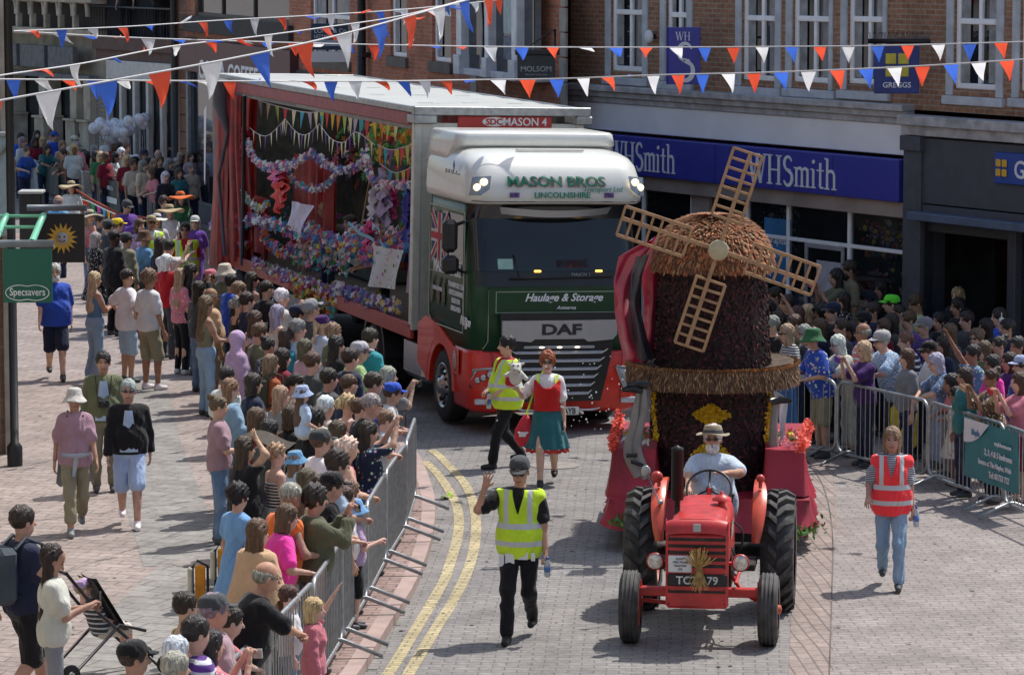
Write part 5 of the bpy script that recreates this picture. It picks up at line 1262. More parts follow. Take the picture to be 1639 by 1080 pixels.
side_text('MASON BROS', .17, 1.18, 2.14, bold=.03, sx=.9)
for i, t_ in enumerate(('TRANSPORT LTD','LINCOLNSHIRE','BOSTON','ENGLAND')): side_text(t_, .07, .70, 1.98-.11*i, bold=.02)
side_text('OUR DRIVER', .06, 1.65, 1.86); side_text('Mason', .13, .22, 1.50, shear=.4, bold=.02)
hz_ = MB(); hm_ = (M('mural_brown', (.13,.10,.07), .6, var=.6, scale=14),)
for y in (1.35, 1.62, 1.95): hz_.ball((sd-.004, y, 1.82), (.008,.09,.17), 10, 8); hz_.ball((sd-.006, y-.06, 2.02), (.008,.045,.05), 8, 6)
hz_.obj('door_mural', hm_, tk)
side_text('Bulk Haulage', .10, 1.0, 3.52, M('side_script', (.16,.17,.18), .5), shear=.4, bold=.02); side_text('Est 1926', .075, 1.2, 3.30, MATS['side_script'], bold=.03)
MB().add([(sd-.05,.78,3.78),(sd-.05,.72,3.70),(sd-.05,.78,3.60),(sd-.05,.84,3.70)], [(0,1,2,3)]).obj('side_badge', M('badge_blue', (.10,.10,.35), .5), tk)
mr_ = MB(); mr_.bbox(-1.62,-1.40,.16,.32,2.52,2.98,.06); mr_.bbox(-1.62,-1.38,.14,.32,2.22,2.48,.06); mr_.tube([(-1.42,.28,2.9),(-1.2,.4,2.95)], .025); mr_.tube([(-1.42,.28,2.3),(-1.2,.4,2.2)], .025); mr_.obj('wing_mirror', plast, tk)
dh = MB(); dh.bbox(-1.285,-1.25,.14,.22,1.45,1.62,.01); dh.obj('door_handle', chrome, tk)
# wings, wheels, tank, chassis
def arch(mb, yc, zc, r0, r1, x0, x1, a0=0, a1=180, n=18):
    pts = [(yc+r1*math.cos(R(a0+(a1-a0)*k/n)), zc+r1*math.sin(R(a0+(a1-a0)*k/n))) for k in range(n+1)] + [(yc+r0*math.cos(R(a1-(a1-a0)*k/n)), zc+r0*math.sin(R(a1-(a1-a0)*k/n))) for k in range(n+1)]
    return mb.prism(pts, x0, x1, 'x')
WY = 1.40
pts = [(WY+.74, .55), (2.62,.72), (2.62,1.30), (2.2,1.45), (WY+.1,1.36), (.80,1.17), (.80,1.05)] + [(WY+.72*math.cos(R(a)), .52+.72*math.sin(R(a))) for a in range(140, 5, -12)]
for a_, b_ in ((-1.275,-1.0),(1.0,1.275)): arch(MB(), WY, .52, .60, .74, a_, b_).prism(pts, a_-.004 if a_ < 0 else 1.2, -1.2 if a_ < 0 else b_+.004, 'x').obj('wheel_wing', cabr, tk)
MB().bbox(-1.292, -1.28, .44, .78, .78, 1.15).obj('crest_panel', cabr, tk)
cr = MB(); cr.lathe([(.0,0),(.12,0),(.12,-.01),(.0,-.01)], 18, (-1.293,.61,.97), 'x'); cr.v = [(x, .61+(y-.61)*.75, .97+(z-.97)*1.2) for x, y, z in cr.v]; cr.obj('crest', M('crest_cream', (.45,.30,.26), .5, var=.7, scale=40), tk)
def lorry_wheel(x, y, s_, parent=tk, r=.52, dual=False):
    t = MB(); w_ = .15 if not dual else .30
    t.lathe([(r*.62,-w_),(r*.9,-w_),(r*.985,-w_*.82),(r,-w_*.5),(r,w_*.5),(r*.985,w_*.82),(r*.9,w_),(r*.62,w_)], 40, (x,y,r), 'x')
    wh = t.obj('wheel', rubber, parent); o = x+s_*w_
    rm = MB(); rm.lathe([(r*.60,o-s_*.10),(r*.63,o+s_*.01),(r*.58,o+s_*.0),(r*.50,o-s_*.06),(r*.42,o-s_*.03),(r*.22,o+s_*.02),(r*.20,o+s_*.06),(r*.05,o+s_*.07),(0,o+s_*.07)], 32, (0,y,r), 'x')
    rim = rm.obj('rim', chrome, wh); nb = MB()
    for k in range(10): a = 2*math.pi*k/10; nb.ball((o+s_*.0, y+r*.36*math.cos(a), r+r*.36*math.sin(a)), .024, 6, 5)
    for k in range(10): a = 2*math.pi*(k+.5)/10; nb.ball((o-s_*.028, y+r*.49*math.cos(a), r+r*.49*math.sin(a)), .03, 6, 5) 
    nb.obj('wheel_nuts', plast, rim)
for s_ in (-1, 1): lorry_wheel(s_*1.09, WY, s_); lorry_wheel(s_*.98, 5.2, s_, dual=True)
ch = MB(); ch.bbox(-.45,-.35,.4,6.2,.7,.98); ch.bbox(.35,.45,.4,6.2,.7,.98); ch.bbox(-1.0,1.0,WY-.08,WY+.08,.44,.6); ch.bbox(-.9,.9,5.1,5.3,.45,.62); ch.bbox(-1.15,1.15,.3,2.2,.98,1.12); ch.obj('chassis', plast, tk)
MB().bbox(-1.24,-.7,2.45,3.6,.42,1.05,.09).obj('fuel_tank', chrome, tk); MB().bbox(.7,1.24,2.45,3.6,.42,1.05,.09).obj('fuel_tank', chrome, tk)
mg = MB(); arch(mg, 5.2, .56, .60, .66, -1.26, -.66); arch(mg, 5.2, .56, .60, .66, .66, 1.26); mg.obj('mudguard', plast, tk)
MB().bbox(-1.2,-1.0,2.26,2.40,1.2,3.3,.03).obj('side_deflector', cabg, tk)

# ---- trailer
tr = vehicle('curtain_side_trailer', 'long white-roofed trailer with its side curtain drawn back to show the decorated stage', 'trailer')
Y0, Y1, ZD, ZR = 2.95, 16.5, 1.22, 4.40; XW = 1.28
roofm = M('trailer_roof', (.74,.76,.73), .5, var=.08, scale=1.2)
_nt = roofm.node_tree; _b = _nt.nodes['Principled BSDF']; _t = nd(_nt, 'ShaderNodeBsdfTranslucent'); _t.inputs[0].default_value = (.8,.82,.78,1); _mx = nd(_nt, 'ShaderNodeMixShader'); _mx.inputs[0].default_value = .35
for a_, b_ in ((_b.outputs[0], _mx.inputs[1]), (_t.outputs[0], _mx.inputs[2]), (_mx.outputs[0], _nt.nodes['Material Output'].inputs['Surface'])): _nt.links.new(a_, b_)
rb_ = MB(); rb_.sheet(lambda u, v: (-XW+2*XW*u, Y0+.12+(Y1-Y0-.2)*v, ZR+.03*math.sin(math.pi*u)+.006*math.sin(v*math.pi*26)), 8, 104); rb_.obj('roof', roofm, tr)
mb = MB()
for y in np.linspace(Y0+1.2, Y1-1, 5): 
    for x in (-.8,-.1,.6): mb.box(x-.12,x+.12,y-.01,y+.01,ZR+.03,ZR+.036)
mb.obj('roof_patches', M('roof_mark', (.60,.62,.60), .6), tr)
gal = steel
e_ = MB(); e_.bbox(-XW-.03,-XW+.02,Y0,Y1,ZR-.075,ZR+.02); e_.bbox(XW-.02,XW+.03,Y0,Y1,ZR-.075,ZR+.02); e_.bbox(-XW-.03,XW+.03,Y1-.05,Y1,ZR-.3,ZR+.02); [e_.box(-XW,XW,y-.02,y+.02,ZR-.06,ZR-.02) for y in np.linspace(Y0+.8,Y1-.6,16)]
e_.bbox(-XW-.05,XW+.10,Y0-.10,Y0+.06,ZR-.10,ZR+.03); e_.bbox(XW-.12,XW+.12,Y0-.11,Y0+.5,ZR-.22,ZR-.102); e_.bbox(-XW-.05,-XW+.3,Y0-.105,Y0+.3,ZR-.22,ZR-.102); e_.obj('roof_rail', gal, tr)
MB().bbox(-XW-.02,-XW+.015,Y0+.3,Y1-.4,ZR-.26,ZR-.078).obj('roof_valance', M('valance_red', (.34,.055,.065), .5, var=.2), tr)
rk = MB(); 
rk.bbox(-XW+.02,-XW+.05,Y0+.3,Y1-.4,ZR-.33,ZR-.262)
for k in range(40): y = 10.5+k*.12; rk.box(-XW+.012,-XW+.02,y,y+.05,ZR-.31,ZR-.265)
rk.obj('curtain_track', M('track_grey', (.30,.29,.27), .6), tr)
bh = MB(); bh.bbox(-XW,XW,Y0,Y0+.10,1.15,ZR-.222); bh.obj('front_bulkhead', M('bulkhead_alu', (.55,.56,.53), .45, .3, var=.1), tr)
po = MB(); po.bbox(-XW-.02,-XW+.10,Y0-.02,Y0+.13,1.15,ZR-.22); po.obj('corner_post', M('post_alu', (.60,.61,.56), .45, .3, var=.12), tr); MB().bbox(XW-.1,XW+.02,Y0-.02,Y0+.26,1.15,ZR-.22).obj('corner_post', MATS['post_alu'], tr)
a = TF(733, 186, Y0-.02); b = TF(883, 205, Y0-.02)
rd = MB().bbox(a.x, b.x, Y0-.035, Y0-.005, b.z, a.z).obj('name_board', M('board_red', (.48,.03,.03), .45, var=.12), tr)
text_mesh('board_lettering', 'MASON 4', .115, lettw, rd, (b.x-.42,Y0-.038,b.z+.03), (R(90),0,0), bold=.02, sx=.95)
lg_ = MB(); lg_.prism([(a.x+.55+.18*math.cos(t)*(1 if abs(math.cos(t))<.7 else 1), b.z+.085+.07*math.sin(t)) for t in np.linspace(0, 2*math.pi, 24)[:-1]], Y0-.040, Y0-.036, 'y'); lo_ = lg_.obj('maker_badge', lettw, rd)
text_mesh('badge_lettering', 'SDC', .085, MATS['board_red'], lo_, (a.x+.55,Y0-.042,b.z+.043), (R(90),0,0), bold=.05, sx=1.1)
dk = MB(); dk.bbox(-XW,XW,Y0,Y1,ZD-.06,ZD); dk.obj('deck', M('deck_ply', (.08,.06,.05), .8, var=.3), tr)
rl = MB(); rl.bbox(-XW-.02,-XW+.04,Y0,Y1,1.02,ZD+.02); rl.bbox(XW-.04,XW+.02,Y0,Y1,1.02,ZD+.02); rl.bbox(-XW,XW,Y1-.1,Y1+.02,.95,ZD+.02); rl.obj('side_rail', M('rail_red', (.42,.035,.03), .4, var=.15), tr)
cs = MB(); cs.bbox(-.5,-.38,3.4,Y1-.1,.75,1.16); cs.bbox(.38,.5,3.4,Y1-.1,.75,1.16)
for y in (7.6,8.2): cs.bbox(-.6,-.5,y,y+.12,.1,1.1)
for y in (12.2,13.5,14.8): cs.bbox(-1,1,y-.06,y+.06,.45,.58)
cs.obj('chassis', plast, tr)
for y in (12.2,13.5,14.8):
    for s_ in (-1,1): lorry_wheel(s_*1.08, y, s_, tr, .5)
MB().bbox(-XW-.005,-XW+.03,8.6,11.5,.45,.95,.02).obj('side_guard', M('guard_grey', (.25,.26,.27), .5, .4), tr)
# stage interior: far curtain, ends
inn = M('stage_backdrop', (.075,.075,.07), .9, var=.8, scale=2.2, bump=.5)
MB().sheet(lambda u, v: (XW-.08-.04*math.sin(u*150), Y0+.2+(Y1-Y0-.4)*u, ZD+(ZR-ZD-.1)*v), 300, 2).obj('far_curtain', inn, tr)
MB().box(-XW+.3,XW,Y1-.14,Y1-.1,ZD,ZR-.1).obj('rear_wall', M('rear_grey', (.07,.075,.072), .8, var=.4), tr)
rc2 = M('curtain_red', (.30,.015,.014), .42, var=.5, scale=3, bump=.3)
def bundle(x0, x1, y0, y1, z0, z1, seed):
    rr = random.Random(seed); ph = rr.random()*6
    def fn(u, v):
        a = u*2*math.pi; z = z0+(z1-z0)*v; sw_ = .10*math.sin(v*5+ph)
        f = 1+.22*math.sin(7*a+ph+3*v)+.10*math.sin(13*a+5*v)
        return ((x0+x1)/2+(x1-x0)/2*math.cos(a)*f, (y0+y1)/2+(y1-y0)/2*math.sin(a)*f*(1-.25*math.sin(math.pi*v))+sw_, z)
    return fn
MB().sheet(bundle(-XW-.12,-XW+.12,15.2,16.5,.9,4.28,3),84,20).sheet(bundle(-XW-.06,-XW+.3,14.3,15.5,1.15,4.1,5),90,20).obj('drawn_side_curtain', rc2, tr)
mb = MB(); mb.tube([(-XW-.16,15.3,4.35),(-XW-.18,15.35,3.9),(-XW-.1,15.1,3.4),(-XW-.17,15.5,2.6),(-XW-.1,15.2,1.2)], [.16,.14,.04,.03,.03], 10); mb.obj('curtain_strap', M('strap_grey', (.10,.10,.11), .7, bump=.3), tr)
MB().add([(-XW-.28,16.1,3.85),(-XW-.28,16.3,3.75),(-XW-.28,16.22,2.5),(-XW-.28,16.12,2.4)], [(0,1,2,3)]).obj('curtain_lettering', lettw, tr)
MB().sheet(lambda u, v: (-XW+.25+.10*math.sin(u*26), 13.6+2.2*u, ZD+1.0*v+.15*math.sin(u*9)), 50, 4).sheet(lambda u, v: (-.4+.08*math.sin(u*30), 11.2+2.6*u, ZD+1.9*v), 60, 3).obj('red_stage_drape', rc2, tr)
MB().sheet(lambda u, v: (-XW+.15+2.2*u, Y0+.14+.02*math.sin(u*60), ZD+.05+2.85*v), 60, 3).sheet(lambda u, v: (.55, Y0+.2+3.2*u, ZD+.9+2.0*v+.0*u), 4, 3).obj('green_stage_cloth', M('green_pattern', (.06,.22,.04), .8, var=1.3, scale=9), tr)
MB().sheet(lambda u, v: (XW-.3+.07*math.sin(u*70), 5.0+4.4*u, ZD+1.0+1.95*v), 120, 3).obj('patchwork_stage_curtain', M('maroon_drape', (.14,.025,.035), .8, var=.7, scale=5), tr)
MB().bbox(-.2,.9,9.2,12.6,ZD+.0,ZD+.75,.05).obj('stage_bench', M('grey_green', (.06,.075,.065), .8), tr)
# ---- decorations hung on the trailer, each its own thing
PETAL = [M('petal_%d' % i, c_, .7, var=.2, scale=30) for i, c_ in enumerate([(.82,.80,.78),(.70,.22,.36),(.78,.55,.58),(.26,.13,.42),(.74,.55,.06),(.12,.28,.55),(.55,.05,.06),(.10,.35,.12),(.65,.22,.04),(.05,.45,.50)])]
def petals(mb, c, r, rr):
    """a loose flower: two rings of broad bent petals round a raised centre"""
    ax = Vector((rr.gauss(-.8,.4), rr.gauss(0,.5), rr.gauss(.4,.4))).normalized(); t = ax.orthogonal().normalized(); b = ax.cross(t); n = 5; vs = [tuple(c+ax*r*.25)]; fs = []; a0 = rr.random()*6
    for q, (h_, k_) in enumerate(((.0,1.0),(.35,.6))):
        for k in range(n):
            a = a0+2*math.pi*(k+q*.5)/n; u = t*math.cos(a)+b*math.sin(a); l = t*math.cos(a-.5)+b*math.sin(a-.5); m_ = t*math.cos(a+.5)+b*math.sin(a+.5); j = len(vs)
            vs += [tuple(c+l*r*k_*.75+ax*r*h_), tuple(c+u*r*k_*1.1+ax*r*(h_+.15)), tuple(c+m_*r*k_*.75+ax*r*h_)]; fs.append((0,j,j+1,j+2))
    mb.add(vs, fs)
def pick(pal, c, rr):
    """colours come in clumps along the trailer"""
    if rr.random() < .25: return rr.choice(pal)
    return pal[int((math.sin(c.y*7.3)*1.7+math.sin(c.z*11+c.y*3)*1.7+c.y*2.1) * 1.3) % len(pal)]
GW = [(-1,)]
def garland(label, pts, pal, r=.03, dens=60, wide=.05, group='flower garlands on the trailer stage'):
    rr = random.Random(len(label)+int(pts[0][0])); P = spline([TS(a, b, x) for a, b, x in pts], 10); L = sum((b-a).length for a, b in zip(P, P[1:])); mb = MB(); n = int(L*dens)
    for i in range(n):
        t = i/n*(len(P)-1); k = int(t); c = P[k].lerp(P[k+1], t-k)+Vector((rr.gauss(0,wide*.4), rr.gauss(0,wide*.6), rr.gauss(0,wide*.6))); mb.mi = pick(pal, c, rr); petals(mb, c, r*rr.uniform(.9,1.5), rr)
    mb.mi = 7; mb.tube(P[::3], .008, 4)
    o = mb.obj('flower_garland', PETAL); o.matrix_world = _MW; return tag(o, label, 'garland', group)
X1, X2 = -1.22, -.9
garland('white and pink flower garland draped from the upper left of the stage', [(398,228,X1),(402,245,X1),(415,262,X1),(440,268,X1),(470,262,X1),(500,244,X1)], [0,0,2,1,5], .035, 90, .05)
garland('blue and lilac flower garland sagging from the stage centre', [(500,244,X1),(520,262,X1),(545,272,X1),(570,266,X1),(590,255,X1)], [5,3,0,0,1], .03, 80)
garland('blossom garland hanging nearly upright at the right of the stage', [(582,246,X1),(590,262,X1),(592,280,X1),(602,292,X1),(640,296,X1),(668,294,X1)], [0,2,1,5,0], .035, 90)
garland('pale pink garland looping low behind the bright pink bows', [(455,258,X2),(470,290,X2),(498,303,X2),(525,295,X2),(540,275,X2)], [0,2,3,9], .03, 70)
garland('thin white garland looping beside the red side curtain', [(352,290,X1),(362,300,X1),(380,292,X1),(396,318,X1),(415,334,X1),(428,325,X1)], [0,0,9,4], .03, 60)
garland('multicoloured rag garland along the front of the stage left', [(340,356,X1),(372,362,X1),(400,352,X1),(440,360,X1),(475,372,X1),(500,366,X1)], [0,3,5,1,9,6,0], .05, 90, .08)
garland('multicoloured rag garland along the front of the stage right', [(500,372,X1),(530,390,X1),(560,386,X1),(590,402,X1),(620,396,X1),(650,402,X1)], [0,3,5,1,4,9,6], .05, 90, .09)
for a, b, c, d, lb in ((500,366,520,402,'drooping rag garland at the middle of the stage front'),(350,372,395,392,'drooping rag garland low on the stage left'),(420,376,470,400,'drooping rag garland under the white pennant cloth'),(565,398,640,418,'drooping rag garland beside the painted poster')):
    garland(lb, [(a,b,X1),((a+c)/2,(b+d)/2+14,X1),(c,d,X1)], [0,3,1,5,9,6,8], .045, 80, .07)
def bank(name, label, x0, x1, y0, y1, pal, n, xl=-1.33, r=.05, cat='flowers'):
    rr = random.Random(n); mb = MB()
    for i in range(n):
        px = rr.uniform(x0, x1); py = (y0(px) if callable(y0) else y0)+rr.triangular(0, 1, .4)*((y1(px) if callable(y1) else y1)-(y0(px) if callable(y0) else y0))
        c = TS(px, py, xl+rr.uniform(0, .22)); mb.mi = pick(pal, c, rr); petals(mb, c, r*rr.uniform(.6,1.3), rr)
    o = mb.obj(name, PETAL); o.matrix_world = _MW; return tag(o, label, cat, None, 'stuff')
sl_ = lambda k, x0, y0: (lambda x: y0+k*(x-x0))
bank('flower_bank', 'yellow, white and purple flowers heaped along the stage edge at the left', 405, 530, sl_(.34,405,412), sl_(.40,405,436), [0,0,3,3,4,1,7], 620)
bank('flower_bank', 'lilac, white and yellow flowers heaped along the stage edge by the cab', 532, 640, sl_(.32,532,446), sl_(.20,532,484), [0,3,3,0,2,4,5,5], 560)
bank('flower_bank', 'mixed coloured rosettes covering the middle of the stage', 470, 560, sl_(.2,470,388), sl_(.25,470,424), [1,3,0,7,2,9], 210, -1.2)
bank('ribbon_fringe', 'fringe of coloured ribbons hanging below the trailer rail', 462, 536, sl_(.42,462,438), sl_(.55,462,474), [8,4,7,6,9,1,4,8], 420, -1.34, .055, 'ribbons')
bank('rag_trimming', 'dense rag trimming over the stage front by the cab', 560, 640, sl_(.1,560,352), sl_(.1,560,392), [0,2,3,1,5,8], 150, -1.15)
bank('rag_trimming', 'scattered coloured rags along the back of the stage', 360, 655, sl_(.12,360,318), sl_(.12,360,362), [3,6,9,7,5,0,1,8], 200, -.2, .05)
bank('rag_trimming', 'faded paper flowers and rags pinned over the stage backdrop', 405, 590, sl_(.12,405,178), sl_(.12,405,300), [0,6,7,3,8,1,7], 240, .9, .09)
bank('rag_trimming', 'dark green and red foliage trimming hung high inside the stage', 590, 664, sl_(.0,590,190), sl_(.0,590,270), [7,7,4,8,7,6], 260, -.4, .06)
# pink bows, cloths, poster
def blob_cloth(name, label, px, py, xl, rx, rz, col, seed, cat='decoration', folds=9, m_=None):
    rr = random.Random(seed); c = TS(px, py, xl); ph = rr.random()*6; mb = MB()
    for q in range(3):
        a0 = rr.random()*6; o = Vector((rr.uniform(-.04,.04), rr.uniform(-rx*.3,rx*.3), rr.uniform(-rz*.3,rz*.3)))
        mb.sheet(lambda u, v, a0=a0, o=o: (c.x+o.x+.06*math.sin(folds*2*math.pi*u+a0)*v, c.y+o.y+rx*v*math.cos(2*math.pi*u)*(1+.25*math.sin(5*2*math.pi*u+a0)), c.z+o.z+rz*v*math.sin(2*math.pi*u)*(1+.2*math.sin(4*2*math.pi*u+ph))), 40, 5)
    ob = mb.obj(name, m_ or M('cloth_%s_%d' % (name, seed), col, .5, var=.25, scale=6, bump=.2)); ob.matrix_world = _MW; return tag(ob, label, cat)
blob_cloth('ruffled_bow', 'large red ruffled cloth hanging under the bright pink bow', 446, 298, -1.15, .40, .34, (.75,.05,.04), 1)
blob_cloth('ruffled_bow', 'bright pink ruffled bow at the centre left of the stage', 440, 278, -1.2, .34, .16, (.90,.22,.42), 2)
blob_cloth('ruffled_bow', 'pink ruffled bow low beside the sloping blue ribbon', 592, 382, -1.2, .16, .22, (.85,.12,.35), 3)
blob_cloth('hung_blouse', 'white blouse hung on the right of the stage', 596, 338, -1.15, .22, .34, (.62,.62,.70), 4)
blob_cloth('hung_blouse', 'lilac blouse hung beside the white blouse', 614, 322, -1.1, .18, .38, (.45,.38,.58), 5)
blob_cloth('hung_cloth', 'bright pink cloth hung behind the lilac blouse', 630, 318, -.9, .12, .26, (.75,.08,.30), 6)
blob_cloth('hung_cloth', 'royal blue skirt hung at the right end of the stage', 655, 352, -1.1, .2, .42, (.04,.05,.35), 7)
blob_cloth('hung_cloth', 'turquoise cloth hung above the royal blue skirt', 655, 316, -1.0, .16, .2, (.04,.35,.55), 8)
blob_cloth('hung_cloth', 'red flower bunch at the top left of the stage', 392, 225, -1.2, .18, .2, (.45,.03,.05), 9)
blob_cloth('hung_cloth', 'pale pink cloth pinned by the stage left garland', 375, 240, -1.2, .14, .12, (.55,.38,.36), 10)
def hung_panel(name, label, quad, xl, m_, cat, nx=8):
    P = [TS(a, b, xl) for a, b in quad]; mb = MB(); mb.sheet(lambda u, v: tuple((P[0].lerp(P[1], u)).lerp(P[3].lerp(P[2], u), v)+Vector((.03*math.sin(u*9+v*3),0,0))), nx, nx)
    o = mb.obj(name, m_); o.matrix_world = _MW; return tag(o, label, cat)
hung_panel('white_kite', 'pale lilac pennant cloth hung over the stage front', [(467,322),(502,330),(484,368),(459,359)], -1.26, M('lilac_white', (.62,.60,.72), .7, bump=.2), 'cloth')
po_ = M('painted_poster', (.66,.68,.68), .8, var=.0); _nt = po_.node_tree; _v = nd(_nt, 'ShaderNodeTexVoronoi', _Scale=9.0); _tc = nd(_nt, 'ShaderNodeTexCoord'); _nt.links.new(_tc.outputs['Object'], _v.inputs[0])
_lt = nd(_nt, 'ShaderNodeMath', operation='LESS_THAN'); _nt.links.new(_v.outputs['Distance'], _lt.inputs[0]); _lt.inputs[1].default_value = .28; _mx = nd(_nt, 'ShaderNodeMix', data_type='RGBA'); _nt.links.new(_lt.outputs[0], _mx.inputs[0]); _mx.inputs[6].default_value = (.66,.68,.68,1)
_hs = nd(_nt, 'ShaderNodeHueSaturation', _Saturation=1.0, _Value=.6); _nt.links.new(_v.outputs['Color'], _hs.inputs['Color']); _nt.links.new(_hs.outputs[0], _mx.inputs[7]); _nt.links.new(_mx.outputs[2], _nt.nodes['Principled BSDF'].inputs['Base Color'])
hung_panel('painted_poster', 'large white hand-painted poster with small coloured figures, hung on the stage beside the cab', [(598,393),(645,401),(634,463),(588,458)], -1.33, po_, 'poster')
hung_panel('lilac_cloth', 'pale lilac cloth hanging at the cab end of the stage', [(652,398),(666,392),(664,470),(650,468)], -1.2, M('lilac_cloth', (.38,.36,.48), .8, bump=.2), 'cloth')
hung_panel('striped_flag', 'red striped flag hanging behind the painted poster', [(644,402),(658,404),(656,432),(642,434)], -1.1, M('stripe_flag', (.35,.10,.12), .7, var=.9, scale=22), 'flag')
rbn = MB(); 
for pts in ([(557,357),(575,372),(590,380),(600,384)], [(603,362),(610,385),(622,402),(628,408)]):
    Q = spline([TS(a, b, -1.3) for a, b in pts], 6)
    rbn.sheet(lambda u, v, Q=Q: tuple(Q[int(round(u*(len(Q)-1)))]+Vector((.02*math.sin(u*12),0,.05*(v-.5)))), len(Q)-1, 1)
o = rbn.obj('blue_ribbon', M('ribbon_blue', (.12,.45,.58), .5)); o.matrix_world = _MW; tag(o, 'pale blue ribbon sweeping down to the painted poster', 'ribbon')
# small pennant strings inside
PEN = [M('pennant_%d' % i, c_, .8, var=.15) for i, c_ in enumerate([(.80,.76,.52),(.22,.08,.34),(.80,.52,.05),(.65,.06,.07),(.06,.42,.60),(.50,.62,.16),(.75,.26,.04),(.50,.46,.60),(.08,.10,.35)])]
def stage_bunting(label, pts, xl, n, pal, w=.10, h=.24):
    P = spline([TS(a, b, xl) for a, b in pts], 8); r_ = empty('pennant_string', (0,0,0), 0, label, 'bunting', 'pennant strings inside the stage'); r_.matrix_world = _MW
    MB().tube(P, .006, 4).obj('string', lettw, r_)
    for i in range(n):
        t = (i+.5)/n*(len(P)-1); k = min(int(t), len(P)-2); c = P[k].lerp(P[k+1], t-k); d = (P[k+1]-P[k]).normalized(); tw = rnd.uniform(-.03,.03)
        f = MB().add([tuple(c-d*w), tuple(c+d*w), (c.x+tw, c.y+rnd.uniform(-.02,.02), c.z-h)], [(0,1,2)]); f.obj('pennant', PEN[pal[i % len(pal)]], r_)
stage_bunting('cream pennant string sagging across the stage left', [(388,183),(400,205),(425,218),(448,200),(456,190)], -1.15, 11, [0,0,1], .055, .24)
stage_bunting('cream pennant string sagging across the stage middle', [(456,190),(475,212),(492,215),(512,198)], -1.1, 9, [0,1,0], .055, .26)
stage_bunting('cream pennant string sagging across the stage right', [(512,200),(530,222),(550,228),(570,212),(600,232)], -1.1, 12, [0,1,0], .055, .26)
stage_bunting('coloured pennant string under the roof on the left', [(410,160),(450,172),(490,180),(520,178)], -.7, 9, [7,0,5,3,0,4], .15, .30)
stage_bunting('coloured pennant string under the roof on the right', [(510,172),(550,184),(590,192),(640,196)], -.7, 13, [4,3,2,6,5,0,7], .15, .32)
stage_bunting('coloured pennant string against the green stage cloth', [(604,232),(625,240),(645,236),(664,230)], -.9, 7, [6,4,1,2,3,5], .13, .30)
stage_bunting('lower pennant string against the green stage cloth', [(608,262),(630,276),(650,272),(664,262)], -.9, 6, [3,4,5,2], .12, .28)
for x0_, y0_, x1_, y1_, lb in ((365,230,352,362,'thin bamboo pole leaning at the left of the stage'),(600,240,572,400,'thin upright pole behind the right-hand garland')):
    a = TS(x0_, y0_, -1.1); b = TS(x1_, y1_, -1.1); o = MB().tube([a, b], .014, 6).obj('bamboo_pole', M('bamboo', (.35,.26,.14), .6)); o.matrix_world = _MW; tag(o, lb, 'pole')
pb = MB().tube([(-XW-.02,14.15,ZD-.1),(-XW-.02,14.15,ZR-.3)], .035, 8).obj('curtain_pole', plast, tr)
# ------------------------------------------------------------------ the red tractor
trd = M('tractor_red', (.50,.028,.026), .45, coat=.2, var=.3, scale=5, bump=.04, bscale=12); tro = M('wing_orange_red', (.66,.09,.04), .35, coat=.4, var=.2); tdark = M('engine_dark', (.035,.03,.028), .6, .4, var=.5, scale=10)
tyre = M('tractor_tyre', (.055,.053,.052), .7, var=.55, scale=10); rimo = M('rim_orange', (.48,.10,.05), .5, var=.3)
fc = (G(1008,1030)+G(1230,1028))/2
TT = empty('farm_tractor', fc, R(-6.5), 'vintage red farm tractor with corn dolly on its grille towing the windmill float', 'tractor')
_TW = Matrix.Translation(fc) @ Matrix.Rotation(R(-6.5), 4, 'Z'); _TI = _TW.inverted()
def TT_at(px, py, yl):
    o = _TI @ Vector((0,0,CAMZ)); d = _TI.to_3x3() @ ray(px, py); t = (yl-o.y)/d.y; return o+d*t
# local: x to the right in the photograph, y rearwards, z up; front axle at y = 0
bn = MB(); HW = .30
def hood(u, v):
    a = math.pi*u; y = -.38+1.32*v; w_ = HW*(1-.02*v)
    x = -w_*math.cos(a)/max(abs(math.cos(a)), abs(math.sin(a)))**.75 if 0 < u < 1 else -w_*math.cos(a)
    t = abs(math.cos(a)); n = 5.0; k = (abs(math.cos(a))**n+abs(math.sin(a))**n)**(-1/n)
    return (-w_*math.cos(a)*k, y+.05*(1-k*math.sin(a))*(v < .01), .86+(.44+.03*v)*math.sin(a)*k)
bn.sheet(hood, 36, 10); bn.box(-HW+.005, HW-.005, -.34, .94, .855, .865)
hd = bn.obj('bonnet', trd, TT)
MB().bbox(-HW+.004, HW-.004, .30, .93, .5, .86).obj('engine_block', tdark, TT)
nose = MB(); nose.bbox(-HW-.005, HW+.005, -.46, -.36, .43, 1.17, .03); nose.sheet(lambda u, v: ((HW+.005)*(2*u-1), -.46+.10*v**1.5, 1.17+.13*math.sin(v*math.pi/2)-.03*abs(2*u-1)**4), 14, 5)
nose.prism([(-.46+.10*t**1.5, 1.17+.13*math.sin(t*math.pi/2)) for t in np.linspace(0,1,6)]+[(-.36,1.17)], -HW-.005, -HW-.001, 'x').prism([(-.46+.10*t**1.5, 1.17+.13*math.sin(t*math.pi/2)) for t in np.linspace(0,1,6)]+[(-.36,1.17)], HW+.001, HW+.005, 'x')
ns = nose.obj('radiator_cowl', trd, TT)
sl = MB()
for k, z in enumerate((1.115, 1.05, .985, .92, .855)): sl.bbox(-HW+.02, HW-.02, -.468, -.461, z-.019, z+.012)
sl.bbox(-HW+.02, HW-.02, -.468, -.461, .585, .61); 
sl.obj('grille_slots', tdark, ns)
bd = MB(); bd.bbox(-.038,.038,-.475,-.462,1.185,1.265); bd.obj('badge', silver, ns)
c0 = TT_at(1072, 892, -.47); c1 = TT_at(1158, 910, -.47)
pl = MB().bbox(-.285, .30, -.485, -.463, .655, .775).obj('number_plate', black, ns)
